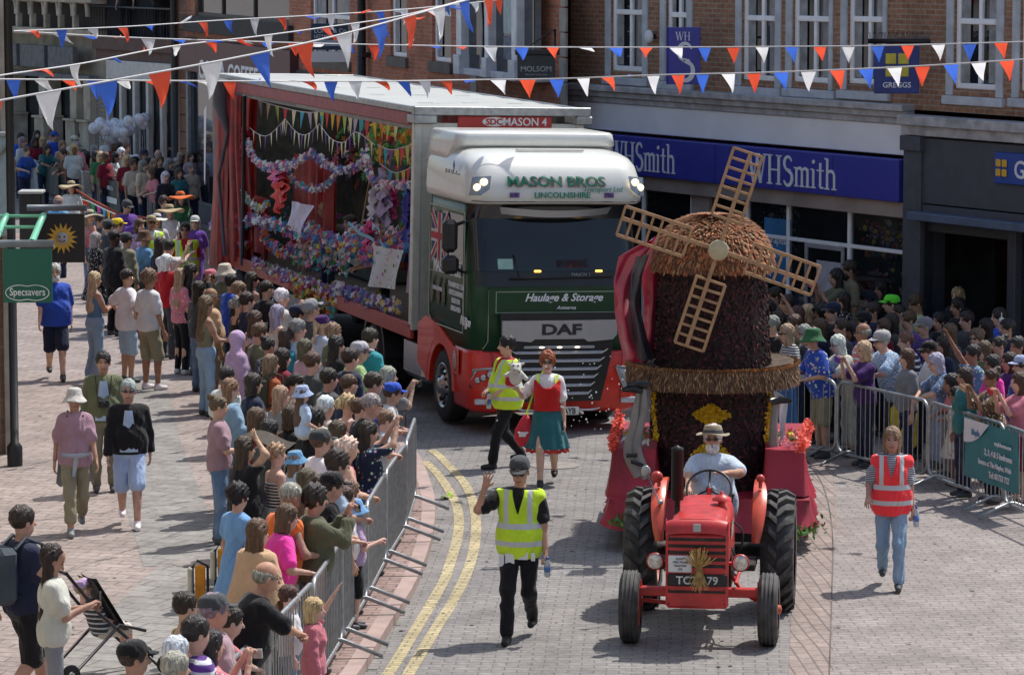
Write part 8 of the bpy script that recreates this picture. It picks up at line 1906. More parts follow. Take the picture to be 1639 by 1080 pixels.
# the crowd in front of the shops
crowd('''
1228 484 1.74 m 200 stand s1 curly:hdark tee:navy jeans:navy - | curly dark-haired man in navy nearest the windmill
1233 508 1.72 m 200 rail s1 short:hgrey shirt:black jeans:navy fat=1.1 | grey-haired man in black shirt nearest the windmill
1256 521 1.66 f 200 rail s1 longish:hblond long:white:darkstripe jeans:navy gl=sun | blonde woman in black and white stripes by the windmill
1284 522 1.64 f 205 rail s1 short:hgrey shirt:dgrey:print jeans:black - | short grey-haired woman in dark spotted blouse
1298 528 1.74 m 200 rail s2 short:hgrey shirt:royal:floral shorts:khaki hat=bucket:green | man in sage green hat and royal blue flowered shirt
1336 539 1.66 f 205 rail2 s0 bob:hwhite shirt:cream crop:offw gl=clear | white-haired woman in cream holding a black bag over the rail
1260 474 1.72 m 200 stand s2 short:hdark tee:black jeans:black - | dark-haired man in black behind the curly-haired man
1276 492 1.66 f 200 upl s1 longish:hbrown jacket:grey jeans:navy - | brown-haired woman in grey denim sleeve stretching an arm up
1293 489 1.64 f 200 stand s1 bob:hblond tee:olive jeans:navy - | blonde-bobbed woman in olive behind the front row
1315 489 1.66 f 200 stand s3 afro:hblack tee:black jeans:black - | woman with big black hair behind the black cap
1333 486 1.80 m 190 stand s1 short:hdark shirt:black jeans:black hat=cap:navy;fat=1.15;hy=20 | big man in dark navy cap and black shirt
1360 419 1.82 m 190 stand s2 short:hdark shirt:khaki jeans:navy beard=hdark;zb=.25 | dark bearded man in khaki shirt at the shop window
1338 432 1.72 f 200 phone s2 longish:hblack tee:olive jeans:navy ph=pink;zb=.25 | black-haired woman with a bright pink phone at the shop window
1400 437 1.76 m 190 phonehi s1 short:hgrey tee:lblue jeans:khaki hat=sunhat:lgrey;ph=sky | man in pale hat with dark band raising his phone
1427 474 1.76 m 190 stand s1 short:hdark tee:black jeans:black hat=cap:neon | man in black cap with neon green back panel
1382 501 1.72 m 200 stand s1 short:hblack jacket:navy jeans:navy hat=cap:black | person in black beret and navy jacket
1427 504 1.68 f 200 stand s2 longish:hblack jacket:dgrey jeans:black - | dark-haired woman in charcoal below the neon green cap
1382 519 1.74 m 195 stand s3 bald:hgrey tee:pink:band jeans:navy gl=clear | bald tanned man with glasses in pink and white stripes
1364 516 1.64 f 200 stand s3 longish:hblack tee:dpurple jeans:navy - | dark-haired woman squeezed between the bald man and black shirt
1382 548 1.64 f 205 phone s1 bob:hblond tee:dpurple jeans:navy ph=purple | blonde woman in purple top holding a purple phone case
1407 532 1.78 m 205 rail2 s1 short:hgrey shirt:sky:check jeans:dgrey hat=cap:lgrey;gl=clear | man in pale cap and blue checked shirt on the rail
1447 533 1.70 f 195 rail s1 short:hlbrown tee:navy:band jeans:black fat=1.05 | brown-haired woman in navy gilet with striped sleeves
1467 473 1.76 m 200 stand s2 short:hbrown tee:lime jeans:navy hp=-15 | brown-haired man in pale green tee beside the doorway
1480 510 1.70 m 200 stand s1 short:hgrey jacket:purple:darkstripe jeans:navy hat=cap:grey | person in grey and white cap with striped scarf
1504 502 1.66 f 215 stand s2 long:hblack jacket:black jeans:black - | woman with long black hair and black jacket in the doorway
1533 462 1.70 f 230 stand s1 long:hblond jacket:black jeans:black zb=.12 | fair woman at the back of the dark doorway
1534 479 1.74 f 200 stand s2 long:hblack jacket:black jeans:black - | woman with long straight black hair, back turned, in the doorway
1600 495 1.74 m 190 stand s1 short:hdark jacket:royal jeans:navy - | man in white headphones and royal blue jacket
1613 512 1.72 m 200 stand s2 short:hblack tee:navy jeans:navy - | black-haired man in navy below the headphones
1629 541 1.70 m 215 stand s3 short:hblack tee:black jeans:black - | black-haired youth in black by the right edge
1562 528 1.68 f 240 stand s1 longish:hbrown jacket:navy jeans:navy gl=sun | brunette in large sunglasses and navy jacket
1600 540 1.66 f 200 stand s1 bun:hdark tee:dred jeans:navy - | woman with dark tied hair and dark red top
1484 549 1.66 f 200 rail s1 short:hlbrown shirt:white jeans:lblue hat=cap:black;gl=sun | light brown-haired woman in dark visor and white shirt
1493 568 1.64 f 195 rail2 s1 bob:hsilver shirt:denim:print jeans:grey - | silver-haired woman in blue patterned blouse leaning on the rail
1558 554 1.64 f 200 upr s3 short:hblack shirt:denim:floral jeans:navy ph=1 | black-haired woman in blue floral shirt raising her phone
1589 570 1.62 f 200 stand s3 longish:hblack tee:fuchsia jeans:navy - | black-haired woman in pink behind the red-orange hair clip
1587 592 1.64 f 200 phone s3 bun:hbrown shirt:brown:print jeans:navy ph=tan | woman with red-orange hair flower and brown patterned blouse
1520 604 1.36 f 195 rail s3 longish:hblack tee:pink skirt:fuchsia child | girl with cream ear headband and pink dress at the rail
1531 624 1.22 f 195 stand s3 longish:hblack dress:cream:floral - child | smaller girl with black hair in cream flowered dress
1636 571 1.72 m 200 stand s1 short:hdark tee:blue jeans:navy hat=cap:lblue | man in light blue cap at the right edge
1631 598 1.64 f 200 phone s1 longish:hbrown tee:pink skirt:dred ph=red | woman in pink and dark red lifting a red phone at the right edge
1452 560 1.60 f 200 stand s1 bob:hbrown tee:grey jeans:navy - | brown-haired woman in grey behind the navy gilet
1240 462 1.70 m 200 phone s2 short:hdark tee:dgrey jeans:navy ph=1 | dark-haired man in dark grey filming beside the windmill sail
1350 470 1.66 f 200 stand s1 longish:hdark tee:black:print jeans:black - | dark-haired woman in spotted black top under the raised phone
1398 486 1.70 m 200 stand s2 short:hdark tee:navy jeans:navy - | dark-haired man in navy below the pale hat
1510 540 1.62 f 205 stand s2 longish:hdark tee:navy jeans:navy - | dark-haired woman in navy behind the silver-haired woman
1455 500 1.70 m 200 stand s1 short:hbrown tee:purple jeans:navy - | brown-haired man in purple beside the pale green tee
1545 590 1.60 f 200 stand s2 longish:hdark tee:tealg jeans:navy - | dark-haired girl in dark teal under the raised phone arm
1625 620 1.30 f 200 stand s1 longish:hbrown tee:pink skirt:pink child | child in pink behind the teal banner at the right edge
1245 500 1.66 f 200 stand s2 longish:hdark tee:grey jeans:navy - | dark-haired woman in grey behind the grey-haired man by the windmill
1272 506 1.70 m 200 stand s1 short:hbrown shirt:olive jeans:navy - | brown-haired man in olive shirt behind the striped blonde
1312 512 1.66 f 200 stand s1 bob:hbrown jacket:navy jeans:navy - | brown-bobbed woman in navy jacket behind the green hat
1348 512 1.70 m 200 stand s2 short:hdark tee:dgrey jeans:black - | dark-haired man in charcoal between black cap and bald man
1412 452 1.64 f 200 stand s2 longish:hblack jacket:black jeans:black zb=.1 | black-haired woman in black under the pale sunhat's arm
1440 490 1.68 m 200 stand s1 crop:hdark tee:khaki jeans:navy - | crop-haired man in khaki right of the neon green cap
1415 512 1.62 f 200 stand s1 longish:hbrown tee:dred jeans:navy - | brown-haired woman in dark red above the checked shirt
1520 520 1.66 f 205 stand s1 longish:hbrown jacket:dgrey jeans:navy - | brown-haired woman in charcoal jacket left of the big sunglasses
1548 500 1.70 m 205 stand s1 short:hdark tee:dgrey jeans:black - | dark-haired man in dark grey at the doorway's mouth
1578 512 1.66 f 200 stand s2 longish:hdark jacket:black jeans:black - | dark-haired woman in black left of the headphones
1575 548 1.62 f 200 stand s1 bob:hbrown tee:olive jeans:navy - | brown-bobbed woman in olive right of the sunglasses
1616 566 1.62 f 200 stand s2 longish:hdark tee:dpurple jeans:navy - | dark-haired woman in deep purple before the youth in black
''', 0, None)
fl_ = random.Random(31); n_ = 0
HW_ = (('brown-haired','short:hbrown'),('grey-haired','bob:hgrey'),('black-haired','longish:hblack'),('fair-haired','longish:hblond'))
TW_ = (('navy','navy'),('pale grey','lgrey'),('dark green','green'),('burgundy','dred'),('sand','beige'),('black','black'))
for (hn, hs), (tn, tc_) in ((h_, t_) for t_ in TW_ for h_ in HW_):
    x = 40+n_*11+fl_.uniform(-4,4); y = 196+n_*2.2+fl_.uniform(-8,26); n_ += 1
    if fl_.random() < .15: x -= 60
    sx_ = fl_.choice('mf')
    crowd('%d %d %.2f %s %d stand s%d %s tee:%s jeans:navy - | %s %s in %s, deep in the far crowd before the arcade' % (max(x, 36), y, 1.7 if sx_ == 'm' else 1.62, sx_, fl_.randint(-80,-20), fl_.randint(1,4), hs, tc_, hn, 'man' if sx_ == 'm' else 'woman', tn), 0)
# ------------------------------------------------------------------ the people closest to us in the road
hv = G(832, 1022)
person(hv, -98, 'steward in black cap, yellow safety vest and ripped black jeans waving his right hand', h=1.80, pose='walk', skinc='s2', hair='crop', hc='hdark', tc='black', bc='black', shoes='black', hat='cap', hatc='dgrey', gl='sun', vest='hiviz', res=.013, fat=.95, over=dict(hands=((.31,.20,1.50),(-.27,.08,.82)), hk=('open','grip'), legs='walk2', pole=(.35,-.3,-1)), hp=-15)
mb = MB()
for x, z, w_, h_ in ((-.10,.86,.10,.06),(.03,.84,.09,.08),(.13,.83,.05,.10),(-.17,.85,.04,.06)): mb.bbox(x, x+w_, .155, .165, z-h_, z+.02)
mb.obj('paper_tickets', white, PEOPLE[-1])
wr = G(1425, 938)
person(wr, -96, 'woman steward in red safety vest, striped tee and blue jeans walking on her own', h=1.70, sex='f', pose='walk', skinc='s2', hair='longish', hc='hlbrown', tc='navy', tp='stripe', bc='ldenim', shoes='dgrey', vest='hired', res=.013, over=dict(hands=((.26,.22,1.02),(-.25,.02,.80)), hk=('relax','grip'), legs='walk'), hp=0)
cw_ = G(876, 776)
person(cw_, -92, 'ginger-haired woman in red bodice, white blouse and teal skirt raising a cow hand puppet', h=1.68, sex='f', pose='walk', skinc='s1', hair='curly', hc='hgingr', top='blouse', tc='white', bot='skirt', bc='tealg', shoes='black', gl='sun', res=.014, over=dict(hands=((.40,.22,1.30),(-.24,.04,.80)), hk=('grip','relax'), legs='walk2'))
bod = PEOPLE[-1]
def bodice(parent, col, name='bodice', zt=1.31, zb=1.0, infl=.058):
    J = rig('walk', 'f', 0, 0, dict(legs='walk2')); pr = torso_prims(J, 'f', 1.0, infl)
    lo, hi = bounds(pr, .03)
    def f(P):
        d = ev(P, pr, .04); d = np.maximum(d, np.maximum(P[..., 2]-zt-.10*np.clip((np.abs(P[..., 0])-.05)*9, 0, 1), zb-P[..., 2])); return np.maximum(d, np.abs(P[..., 0])-.185)
    V, F = surface(f, lo, hi, .014); return child_obj(name, geo_mesh(name, Geo(V, F), [cloth('plain')]), parent, col)
bodice(bod, (.55,.02,.02)); hem_ = garment_mesh('skirt', 'walk', 'f', 1.0, .014, dict(hands=((.40,.22,1.30),(-.24,.04,.80)), hk=('grip','relax'), legs='walk2'))
mb = MB(); mb.lathe([(.285,.50),(.30,.455),(.296,.452),(.28,.50)], 40); 
for v in range(len(mb.v)): x, y, z = mb.v[v]; mb.v[v] = (x, y/1.2, z+.012*math.sin(math.atan2(y,x)*14))
o = mb.obj('petticoat_hem', M('hem_red', (.50,.03,.03), .8, bump=.2), bod)
vst = MB()
for s_ in (-1,1): vst.sheet(lambda u, v, s_=s_: (s_*(.105+.055*u), -.02+(.155-.05*u)*math.sin(math.pi*(.15+.85*min(1,v*1.3))), 1.47-.50*v), 4, 10)
vst.obj('safety_vest_edge', M('hiviz_edge', (.66,.95,.05), .7), bod)
rs_ = G(812, 748)
person(rs_, 205, 'dark-haired helper in red polo and yellow safety vest striding across behind the costumed woman', h=1.72, sex='f', pose='walk', skinc='s1', hair='short', hc='hblack', top='polo', tc=(.42,.012,.035), bc='black', shoes='black', vest='hiviz', res=.015, fat=1.2, over=dict(hands=((.24,.16,1.04),(-.12,.26,1.0)), hk='relax', legs='walk', pole=(.6,-.5,-.8)), hy=-20)
dl = _TW @ Vector((.02, 1.80, .10))
person(dl, -96.5, 'white-bearded driver in beige hat, sunglasses and blue checked shirt seated on the tractor, waving', h=1.80, pose='sit', skinc='s2', hair='short', hc='hwhite', top='shirt', tc='lblue', tp='check', bot='trousers', bc='dgrey', shoes='dgrey', hat='straw', hatc=(.36,.29,.20), gl='sun', beard='hwhite', res=.014, fat=1.18, over=dict(hands=((.22,.52,1.20),(-.16,.46,1.36)), hk=('grip','open'), pole=(1,.1,-.4)))
for px, lb in ((196, 'person in black standing at the left of the iron balcony above the shops'), (250, 'person in black bending at the right of the iron balcony above the shops')):
    x_ = FC.at(px, 40)[0]; q = FC.A+FC.u*x_+FC.n*.1; person(Vector((q.x, q.y, FC.at(200, 60)[1])), 250, lb, pose='stand' if px < 200 else 'rail2', hair='short', hc='hdark', top='tee', tc='black', bc='black')
# performers sitting on the stage
def on_stage(px, py, xl, h, yaw, label, **kw):
    p = TS(px, py, xl); q = _MW @ Vector((xl, p.y, 0)); zt = (_MW @ p).z; person(Vector((q.x, q.y, zt-h)), yaw, label, h=h, **kw)
on_stage(524, 326, -.3, 1.64, -160, 'blonde performer seated in the middle of the decorated stage', sex='f', pose='sit', hair='long', hc='hblond', top='tee', tc='dred', bot='skirt', bc='navy', skinc='s1')
on_stage(566, 346, -.6, 1.70, -150, 'dark-haired performer seated beside the blonde on the stage', sex='m', pose='sit', hair='short', hc='hdark', top='tee', tc='white', bot='jeans', bc='navy', skinc='s1')
on_stage(622, 356, -.6, 1.66, -170, 'performer leaning forward at the cab end of the stage', sex='f', pose='bent', hair='long', hc='hbrown', top='tee', tc='black', bot='jeans', bc='black', skinc='s2')
on_stage(397, 300, -.5, 1.64, -150, 'performer in purple standing at the left of the stage', sex='f', pose='stand', hair='curly', hc='hblond', top='dress', tc='purple', bot=None, skinc='s1')
# ------------------------------------------------------------------ things carried and left about
def bottle(P, label, tilt=(0,0,0)):
    r_ = empty('water_bottle', P, 0, label, 'bottle'); r_.rotation_euler = tilt
    MB().lathe([(0,0),(.030,0),(.032,.02),(.030,.08),(.032,.14),(.022,.18),(.013,.195),(.013,.20)], 14).obj('bottle_body', M('bottle_plastic', (.62,.68,.74), .12, var=.1, trans=.4), r_)
    MB().lathe([(.0315,.06),(.0325,.06),(.0325,.12),(.0315,.12)], 14).obj('bottle_label', M('bottle_blue', (.08,.20,.55), .5), r_); MB().lathe([(.015,.20),(.015,.222),(0,.222)], 10).obj('bottle_cap', M('cap_blue', (.03,.1,.4), .4), r_)
bottle(hv+Vector((.27,-.14,.66)), 'water bottle in the lowered hand of the waving steward', (R(25),0,0))
bottle(wr+Vector((.26,-.08,.66)), 'water bottle in the hand of the woman in the red vest', (0,0,0))
bottle(rs_+Vector((-.24,-.16,.80)), 'water bottle held by the helper in red polo')
# cow hand puppet
pc_ = cw_+Vector((-.40,-.22,1.33)); pr = [('e',(0,0,.08),(.085,.07,.11),None),('e',(0,-.05,.20),(.07,.085,.065),None),('e',(0,-.115,.175),(.052,.045,.04),None),('c',(-.06,0,.13),(-.13,-.04,.10),.03,.025),('c',(.06,0,.13),(.13,-.04,.06),.03,.028),('c',(-.055,-.03,.24),(-.10,-.02,.25),.018,.014),('c',(.055,-.03,.24),(.10,-.02,.25),.018,.014),('c',(-.03,-.03,.25),(-.045,-.03,.31),.013,.008),('c',(.03,-.03,.25),(.045,-.03,.31),.013,.008)]
V, F = surface(lambda P: ev(P, pr, .02), np.array((-.18,-.19,-.06)), np.array((.18,.12,.34)), .010)
pu = bpy.data.objects.new('cow_puppet', geo_mesh('cow_puppet', Geo(V, F), [M('plush_white', (.62,.60,.54), .95, bump=.5, bscale=60, sheen=.5)])); COL.objects.link(pu); pu.location = pc_; tag(pu, 'white plush cow hand puppet raised by the woman in the red bodice', 'puppet')
mb = MB(); 
for s_ in (-1,1): mb.ball((s_*.03,-.115,.235), .012, 8, 6); mb.ball((s_*.02,-.158,.18), .009, 6, 5)
mb.obj('face_marks', black, pu); MB().ball((.04,-.12,.16), (.02,.03,.02), 8, 6).obj('muzzle_patch', M('patch_tan', (.30,.20,.13), .9), pu)
bgm = M('bag_red', (.58,.02,.04), .6, var=.2, bump=.3)
bg_ = MB().lathe([(0,0),(.10,.02),(.15,.10),(.14,.22),(.07,.34),(.02,.40),(0,.40)], 16).obj('shoulder_bag', bgm); bg_.location = cw_+Vector((-.27,.02,.48)); bg_.scale = (1,.6,1.05); tag(bg_, 'red cloth bag with white print hanging beside the teal skirt', 'bag')
MB().sheet(lambda u, v: (-.09+.12*u, -.152+.03*abs(u-.5), .14+.06*v), 4, 2).obj('bag_print', white, bg_); MB().tube([(.0,0,.38),(.14,.05,.8),(.24,.1,.95)], .014, 6).obj('strap', MATS['hiviz_edge'], bg_)
# rucksacks
def rucksack(P, rz, label, m_, s=1.0):
    r_ = empty('rucksack', P, rz, label, 'rucksack'); r_.scale = (s,s,s)
    MB().bbox(-.15,.15,-.20,-.0,0,.46,.05).obj('main_bag', m_, r_); MB().bbox(-.12,.12,-.25,-.203,.04,.24,.03).obj('front_pocket', m_, r_)
    st = MB()
    for s_ in (-1,1): st.tube([(s_*.09,-.02,.44),(s_*.10,.08,.52),(s_*.12,.22,.46),(s_*.13,.22,.2),(s_*.12,.0,.05)], .018, 6)
    st.obj('strap', m_, r_); return r_
p = PEOPLE_BY = {o['label']: o for o in PEOPLE}
def behind(label_start, dz, back=.15):
    o = next(v for k, v in p.items() if k.startswith(label_start)); a = o.rotation_euler.z; return o.location+Vector((math.sin(a)*back, -math.cos(a)*back, dz)), a
P, a = behind('tall dark-haired man in navy', 1.02, .12); rucksack(P, a, 'slate grey rucksack on the tall man at the left edge', M('ruck_slate', (.05,.065,.085), .8, bump=.3), 1.1)
P, a = behind('woman with wavy fair hair', 1.0, .1); rucksack(P, a, 'olive green rucksack on the woman in rust-orange', M('ruck_olive', (.05,.06,.035), .8, bump=.3), .9)
P, a = behind('woman in off-white bucket', 1.02, .1); rucksack(P, a, 'small black rucksack on the woman in the off-white hat', black, .75)
P, a = behind('grey-haired man in pale pink', 1.0, .1); rucksack(P, a, 'black rucksack on the man in the pale pink shirt', black, .95)
# camera round the neck, jacket opening, folded newspaper, headphones, tied jacket
P, a = behind('black-haired man in olive jacket', 1.12, -.22); cmr = empty('camera', P, a, 'black camera hanging on the chest of the man in olive', 'camera')
MB().bbox(-.07,.07,-.03,.03,-.045,.045,.01).obj('camera_body', black, cmr); MB().lathe([(.035,.03),(.035,.09),(.0,.085)], 14, (0,0,0), 'y').obj('lens', M('lens_black', (.01,.01,.012), .1), cmr); MB().tube([(-.07,0,.03),(-.10,-.05,.34)], .006, 5).tube([(.07,0,.03),(.10,-.05,.34)], .006, 5).obj('strap', black, cmr)
def shirt_front(label_start, col, name='shirt_front'):
    o = next(v for k, v in p.items() if k.startswith(label_start)); mb = MB(); mb.sheet(lambda u, v: ((u-.5)*(.09+.13*v), .190-.03*abs(u-.5)*2-.02*v*0+.012*math.sin(v*3), 1.42-.50*v), 6, 8)
    q = mb.obj(name, cloth('plain'), o); q.color = (*C_[col], 1)
shirt_front('silver-haired man', 'lblue'); shirt_front('black-haired man in olive', 'lblue')
mb = MB(); o = next(v for k, v in p.items() if k.startswith('woman in off-white bucket'))
mb.sheet(lambda u, v: (.20*math.cos(math.pi*(1.1+.8*u)*1)*(1+.25*v), .02+.20*math.sin(math.pi*(1.1+.8*u))*(1+.2*v), 1.0-.42*v+.03*math.sin(u*14)), 24, 8); mb.tube([(-.17,.10,.98),(0,.20,.97),(.17,.10,.98)], .03, 8); mb.tube([(.0,.2,.97),(.04,.2,.72)], [.035,.02], 8)
q = mb.obj('tied_jacket', cloth('plain'), o); q.color = (.40,.44,.50,1)
nw = MB().sheet(lambda u, v: (-.28+.56*u, -.2+.4*v, .05*math.sin(u*5)+.03*v), 10, 6).obj('newspaper', M('newsprint', (.60,.60,.58), .9, var=.15, scale=20)); nw.location = G(425, 706, 1.62); nw.rotation_euler = (R(-25), R(8), R(20)); tag(nw, 'unfolded white newspaper held over the crowd', 'newspaper')
o = next(v for k, v in p.items() if k.startswith('man in white headphones')); mb = MB(); 
for s_ in (-1,1): mb.lathe([(0,-.02),(.04,-.02),(.042,.01),(.0,.015)], 14, (s_*.095,0,1.61), 'x')
mb.tube([(-.10,0,1.63),(-.085,0,1.71),(0,0,1.755),(.085,0,1.71),(.10,0,1.63)], .010, 6); mb.obj('headphones', white, o)
# drinks
def drink(label_start, lb, col, dz=1.14):
    P, a = behind(label_start, dz, -.42); r_ = empty('drink_cup', P, a, lb, 'drink'); MB().lathe([(0,0),(.032,0),(.042,.13),(.040,.13),(.031,.01)], 14).obj('cup', M('cup_clear', (.6,.62,.62), .1, trans=.6, var=0), r_); MB().lathe([(0,.005),(.030,.005),(.037,.09),(0,.09)], 12).obj('liquid', M('drink_%d' % int(col[0]*100), col, .3, var=0), r_)
drink('red-blonde woman', 'clear cup of pink drink held by the red-blonde woman', (.60,.05,.06)); drink('woman with short ash hair', 'dark pint held by the woman in the black vest', (.02,.012,.01)); drink('woman with high bun', 'cup of pink drink held by the woman in mauve', (.62,.06,.08), 1.1)
# bags on the pavement and at the rail
for (px, py, lb, c1) in ((352, 940, 'yellow and black folding seat leaning behind the blue dress', (.75,.36,.03)), (316, 968, 'orange and black folding seat standing on the grey paving band', (.80,.30,.02))):
    g = G(px, py, KZ); r_ = empty('folding_seat', g, R(20), lb, 'folding seat'); r_.scale = (.8,.8,.8); MB().bbox(-.02,.10,-.05,.05,.02,.52,.02).obj('seat_cloth', M('seat_cloth_%d' % px, c1, .7, bump=.2), r_)
    MB().tube([(-.06,0,0),(-.06,0,.5),(.0,0,.58),(.14,0,.5),(.14,0,0)], .018, 8).obj('frame', black, r_); MB().bbox(-.12,-.07,-.05,.05,.1,.5,.02).obj('side_panel', M('panel_pale', (.55,.55,.42), .7), r_)
tb = G(1447, 757); r_ = empty('shopping_bag', tb+Vector((.0,.12,0)), R(-20), 'large yellow shopping bag hanging behind the right-hand barrier', 'bag'); MB().bbox(-.17,.17,-.06,.06,.32,.86,.03).obj('bag_body', M('bag_yellow', (.45,.36,.02), .6, var=.5, scale=6), r_); MB().tube([(-.08,0,.86),(-.06,0,1.04),(.06,0,1.04),(.08,0,.86)], .01, 6).obj('bag_handle', black, r_)
# pushchair and its child
pcx = G(150, 1085, KZ)+Vector((.05,.15,0)); ps = empty('pushchair', pcx, R(-60), 'black folding pushchair with a small child beside the woman in cream', 'pushchair')
fr = MB()
for s_ in (-.22, .22): fr.tube([(s_,.55,.02),(s_,-.10,.62),(s_,-.42,1.02)], .016, 8); fr.tube([(s_,-.40,.05),(s_,.10,.50),(s_,.36,.42)], .016, 8)
fr.tube([(-.22,-.42,1.02),(.22,-.42,1.02)], .018, 8); fr.tube([(-.22,.1,.5),(.22,.1,.5)], .014, 8); fr.obj('frame', M('frame_dark', (.05,.05,.055), .4, .5), ps)
MB().sheet(lambda u, v: (-.19+.38*u, .24-.16*v-.30*max(0,v-.35), .46+.03*math.sin(u*3)*0-.02*math.sin(u*math.pi)+.75*max(0,v-.35)), 8, 10).sheet(lambda u, v: (-.19+.38*u, .24-.16*v-.30*max(0,v-.35)-.03, .44+.75*max(0,v-.35)), 8, 10).obj('seat', M('pram_grey', (.06,.065,.07), .8, bump=.2), ps)
for s_ in (-.24,.24):
    for y in (.55,-.40): MB().lathe([(.03,-.02),(.085,-.02),(.09,0),(.085,.02),(.03,.02)], 20, (s_,y,.09), 'x').obj('wheel', rubber, ps)
cl_ = _pc = ps.matrix_basis @ Vector((0,.0,.10))
person(pcx+Vector((0,0,-.13)), 30, 'toddler in lilac cap reclining in the pushchair', h=1.05, sex='f', pose='recline', skinc='s0', hair='short', hc='hblond', top='tee', tc='dgrey', tp='band', bot='shorts', bc='cream', hat='cap', hatc='lilac', child=True)
# balloons
bm_ = M('balloon_clear', (.80,.86,.95), .12, var=.3, scale=12, alpha=.75, emit=0)
rr = random.Random(9)
for i in range(34):
    px, py = (rr.gauss(182, 15), rr.gauss(206, 9)) if i < 29 else (226+rr.uniform(-6,6), 196+rr.uniform(-5,5)); P = AtY(px, py, 92+rr.uniform(-.4,.4)); r = rr.uniform(.12,.16)
    b = MB().ball((0,0,0), (r,r,r*1.1), 14, 10); b.tube([(0,0,-r*1.08),(rr.uniform(-.05,.05),0,-r*1.08-.7)], .006, 4); o = b.obj('balloon', bm_); o.location = P; tag(o, 'clear bluish balloon in the big cluster by the arcade' if i < 29 else 'clear balloon floating beside the main cluster', 'balloon', 'balloons before the arcade' if i < 29 else 'balloons beside the cluster')
# colourful bunting of the walking group, far left
def flag_string(label, pts, group, n, size, cols, sag=0, wind=.5, seed=1, cord=.010, first=0, line=True):
    """bunting: pts are (px, py, distance); flags are parts"""
    rr = random.Random(seed); P = [AtY(a, b, c) for a, b, c in pts]; Q = spline(P, 12); r_ = empty('bunting', (0,0,0), 0, label, 'bunting', group)
    if line: MB().tube(Q, cord, 5).obj('cord', M('cord_white', (.66,.66,.66), .7, var=0), r_)
    S_ = [0]
    for a, b in zip(Q, Q[1:]): S_.append(S_[-1]+(b-a).length)
    W_, H_ = size
    for i in range(n):
        s = S_[-1]*(i+.5)/n; k = 0
        while k < len(S_)-2 and S_[k+1] < s: k += 1
        c = Q[k].lerp(Q[k+1], (s-S_[k])/max(1e-6, S_[k+1]-S_[k])); d = (Q[k+1]-Q[k]).normalized()
        wd_ = wind(c) if callable(wind) else wind; lift = rr.random()**.7*wd_; side = rr.uniform(-.5,.5)*wd_; ph = rr.random()*6; dwn = Vector((0,0,-1)); blow = Vector((.35+side, .55, 0)).normalized() if wd_ > 0 else Vector((0,0,0))
        ax = (dwn*(1-lift)+blow*lift*1.0+Vector((0,0,.22))*lift*lift*(rr.random()*1.6)); ax.normalize()
        wW = W_*(1-.25*lift*rr.random()); curl = (.35+1.5*lift)*rr.uniform(.4,1)
        def fn(u, v): 
            w2 = wW*(1-v)*(u-.5); q = c+d*w2+ax*(H_*v); nrm = d.cross(ax).normalized(); q = q+nrm*(H_*.16*curl*math.sin(v*3.6+ph)*v+.02*math.sin(u*6+ph)*v)+d*(.22*H_*curl*math.sin(ph)*v*v)
            return tuple(q)
        mb = MB(); vs = []; fs = []; NR = 6
        for j in range(NR):
            for q in range(4): vs.append(fn(q/3, j/NR))
        vs.append(fn(.5, 1))
        for j in range(NR-1):
            for q in range(3): fs.append((j*4+q, j*4+q+1, (j+1)*4+q+1, (j+1)*4+q))
        for q in range(3): fs.append(((NR-1)*4+q, (NR-1)*4+q+1, NR*4))
        mb.add(vs, fs, True); mb.obj('flag', cols[(i+first) % len(cols)], r_)
    return r_
def flagm(key, col):
    m = M(key, col, .55, var=.06, scale=5); nt = m.node_tree; L = nt.links.new; b = nt.nodes['Principled BSDF']; o = nt.nodes['Material Output']
    t = nd(nt, 'ShaderNodeBsdfTranslucent'); src = b.inputs['Base Color'].links[0].from_socket; L(src, t.inputs[0]); mx = nd(nt, 'ShaderNodeMixShader'); mx.inputs[0].default_value = .55; L(b.outputs[0], mx.inputs[1]); L(t.outputs[0], mx.inputs[2]); L(mx.outputs[0], o.inputs['Surface']); return m
FR, FW, FBl = flagm('flag_cloth_red', (.90,.11,.05)), flagm('flag_cloth_white', (.85,.86,.88)), flagm('flag_cloth_blue', (.06,.17,.72))
g_ = 'red, white and blue bunting strings over the street'
wnd = lambda c: .95 if c.x < 1.0 else .3
flag_string('nearest red, white and blue bunting, rising from the left edge to the top middle', [(-70,176,30.0),(0,161,30.2),(190,127,31),(390,90,32),(540,57,33),(690,16,34.5),(800,-14,36)], g_, 13, (.27,.34), [FW,FBl,FR], 0, .26, 3, .009, 2)
flag_string('second bunting from the left edge, its flags blown up by the wind', [(-50,131,33),(0,121,33.5),(130,102,35),(270,75,37),(400,60,39),(520,44,41),(640,26,43),(760,-4,46)], g_, 17, (.25,.25), [FBl,FR,FW], 0, .95, 4, .008)
flag_string('bunting starting on the stone arcade and rising to the bay window', [(22,50,44),(200,43,46),(350,33,48),(500,25,50),(640,16,52),(780,2,54),(860,-10,55)], g_, 20, (.24,.24), [FR,FBl,FW], 0, .9, 5, .008)
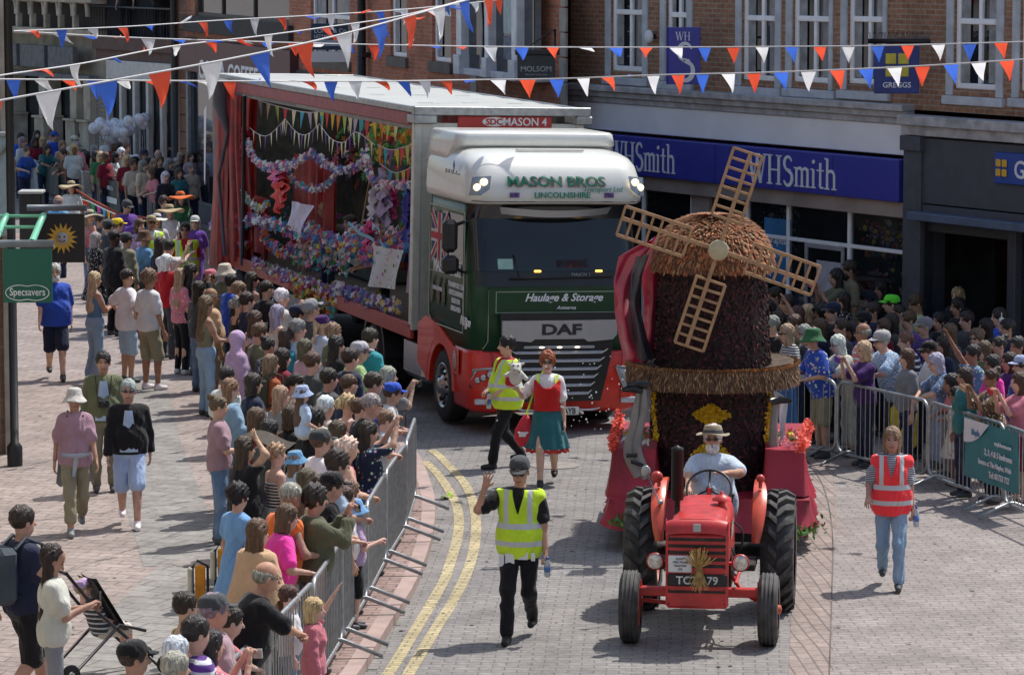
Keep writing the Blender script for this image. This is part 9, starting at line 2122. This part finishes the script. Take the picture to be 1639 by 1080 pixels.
flag_string('long level bunting crossing from the arcade to the right edge', [(22,50,46),(200,60,47),(410,67,48),(560,71,49),(800,75,50),(1000,76,50),(1230,75,49),(1420,73,48),(1640,67,47),(1720,64,46.5)], g_, 36, (.215,.235), [FR,FW,FBl], 0, lambda c: .9 if c.x < 2.6 else .32, 6, .009)
flag_string('lowest long bunting crossing in front of the trailer roof to the right edge', [(-40,128,41),(0,127,41.3),(200,129,42.5),(380,130,43.5),(620,130,45),(760,128,46),(900,126,46),(1060,120,45),(1230,116,44),(1450,107,43),(1640,95,42),(1720,89,41.5)], g_, 42, (.22,.26), [FR,FBl,FW], 0, lambda c: .88 if c.x < 1.6 else .34, 7, .009)
CB = [M('felt_%d' % i, c_, .8) for i, c_ in enumerate([(.75,.08,.03),(.02,.35,.10),(.70,.05,.35),(.08,.45,.75),(.85,.45,.04)])]
fs_ = flag_string('string of bright felt flags carried by the walkers behind the trailer', [(120,318,80),(140,322,80),(165,334,79),(185,343,78)], 'walkers\' felt bunting', 6, (.30,.30), CB, 0, .3, 8, .012)
rp = MB().tube([AtY(118,302,82), AtY(150,322,81), AtY(190,342,80), AtY(240,350,79)], .03, 8).obj('carried_rope', M('rope_red', (.30,.05,.02), .8)); tag(rp, 'red carried rope sagging before the far barriers', 'rope')
# bubbles and scraps on the road
bb_ = M('bubble', (.8,.82,.85), .05, spec=1, var=0, trans=.2)
mb = MB(); rr = random.Random(4)
for i in range(70): q = AtY(rr.gauss(925, 60), rr.gauss(650, 50), rr.uniform(43, 47)); mb.ball(tuple(q), rr.uniform(.006,.014), 6, 4)
o = mb.obj('soap_bubbles', bb_); tag(o, 'soap bubbles drifting in front of the lorry grille', 'bubbles', None, 'stuff')
mb = MB(); c = G(716, 796); mb.sheet(lambda u, v: (c.x-.06+.12*u, c.y-.2+.4*v, .015+.03*math.sin(u*5+v*4)), 5, 5); tag(mb.obj('dropped_wrapper', M('wrapper_lime', (.40,.6,.05), .5)), 'lime green wrapper dropped between the yellow lines', 'wrapper')
dup_ = {}
for o_ in S.objects:
    if o_.parent is None and 'label' in o_: dup_.setdefault(o_['label'], []).append(o_)
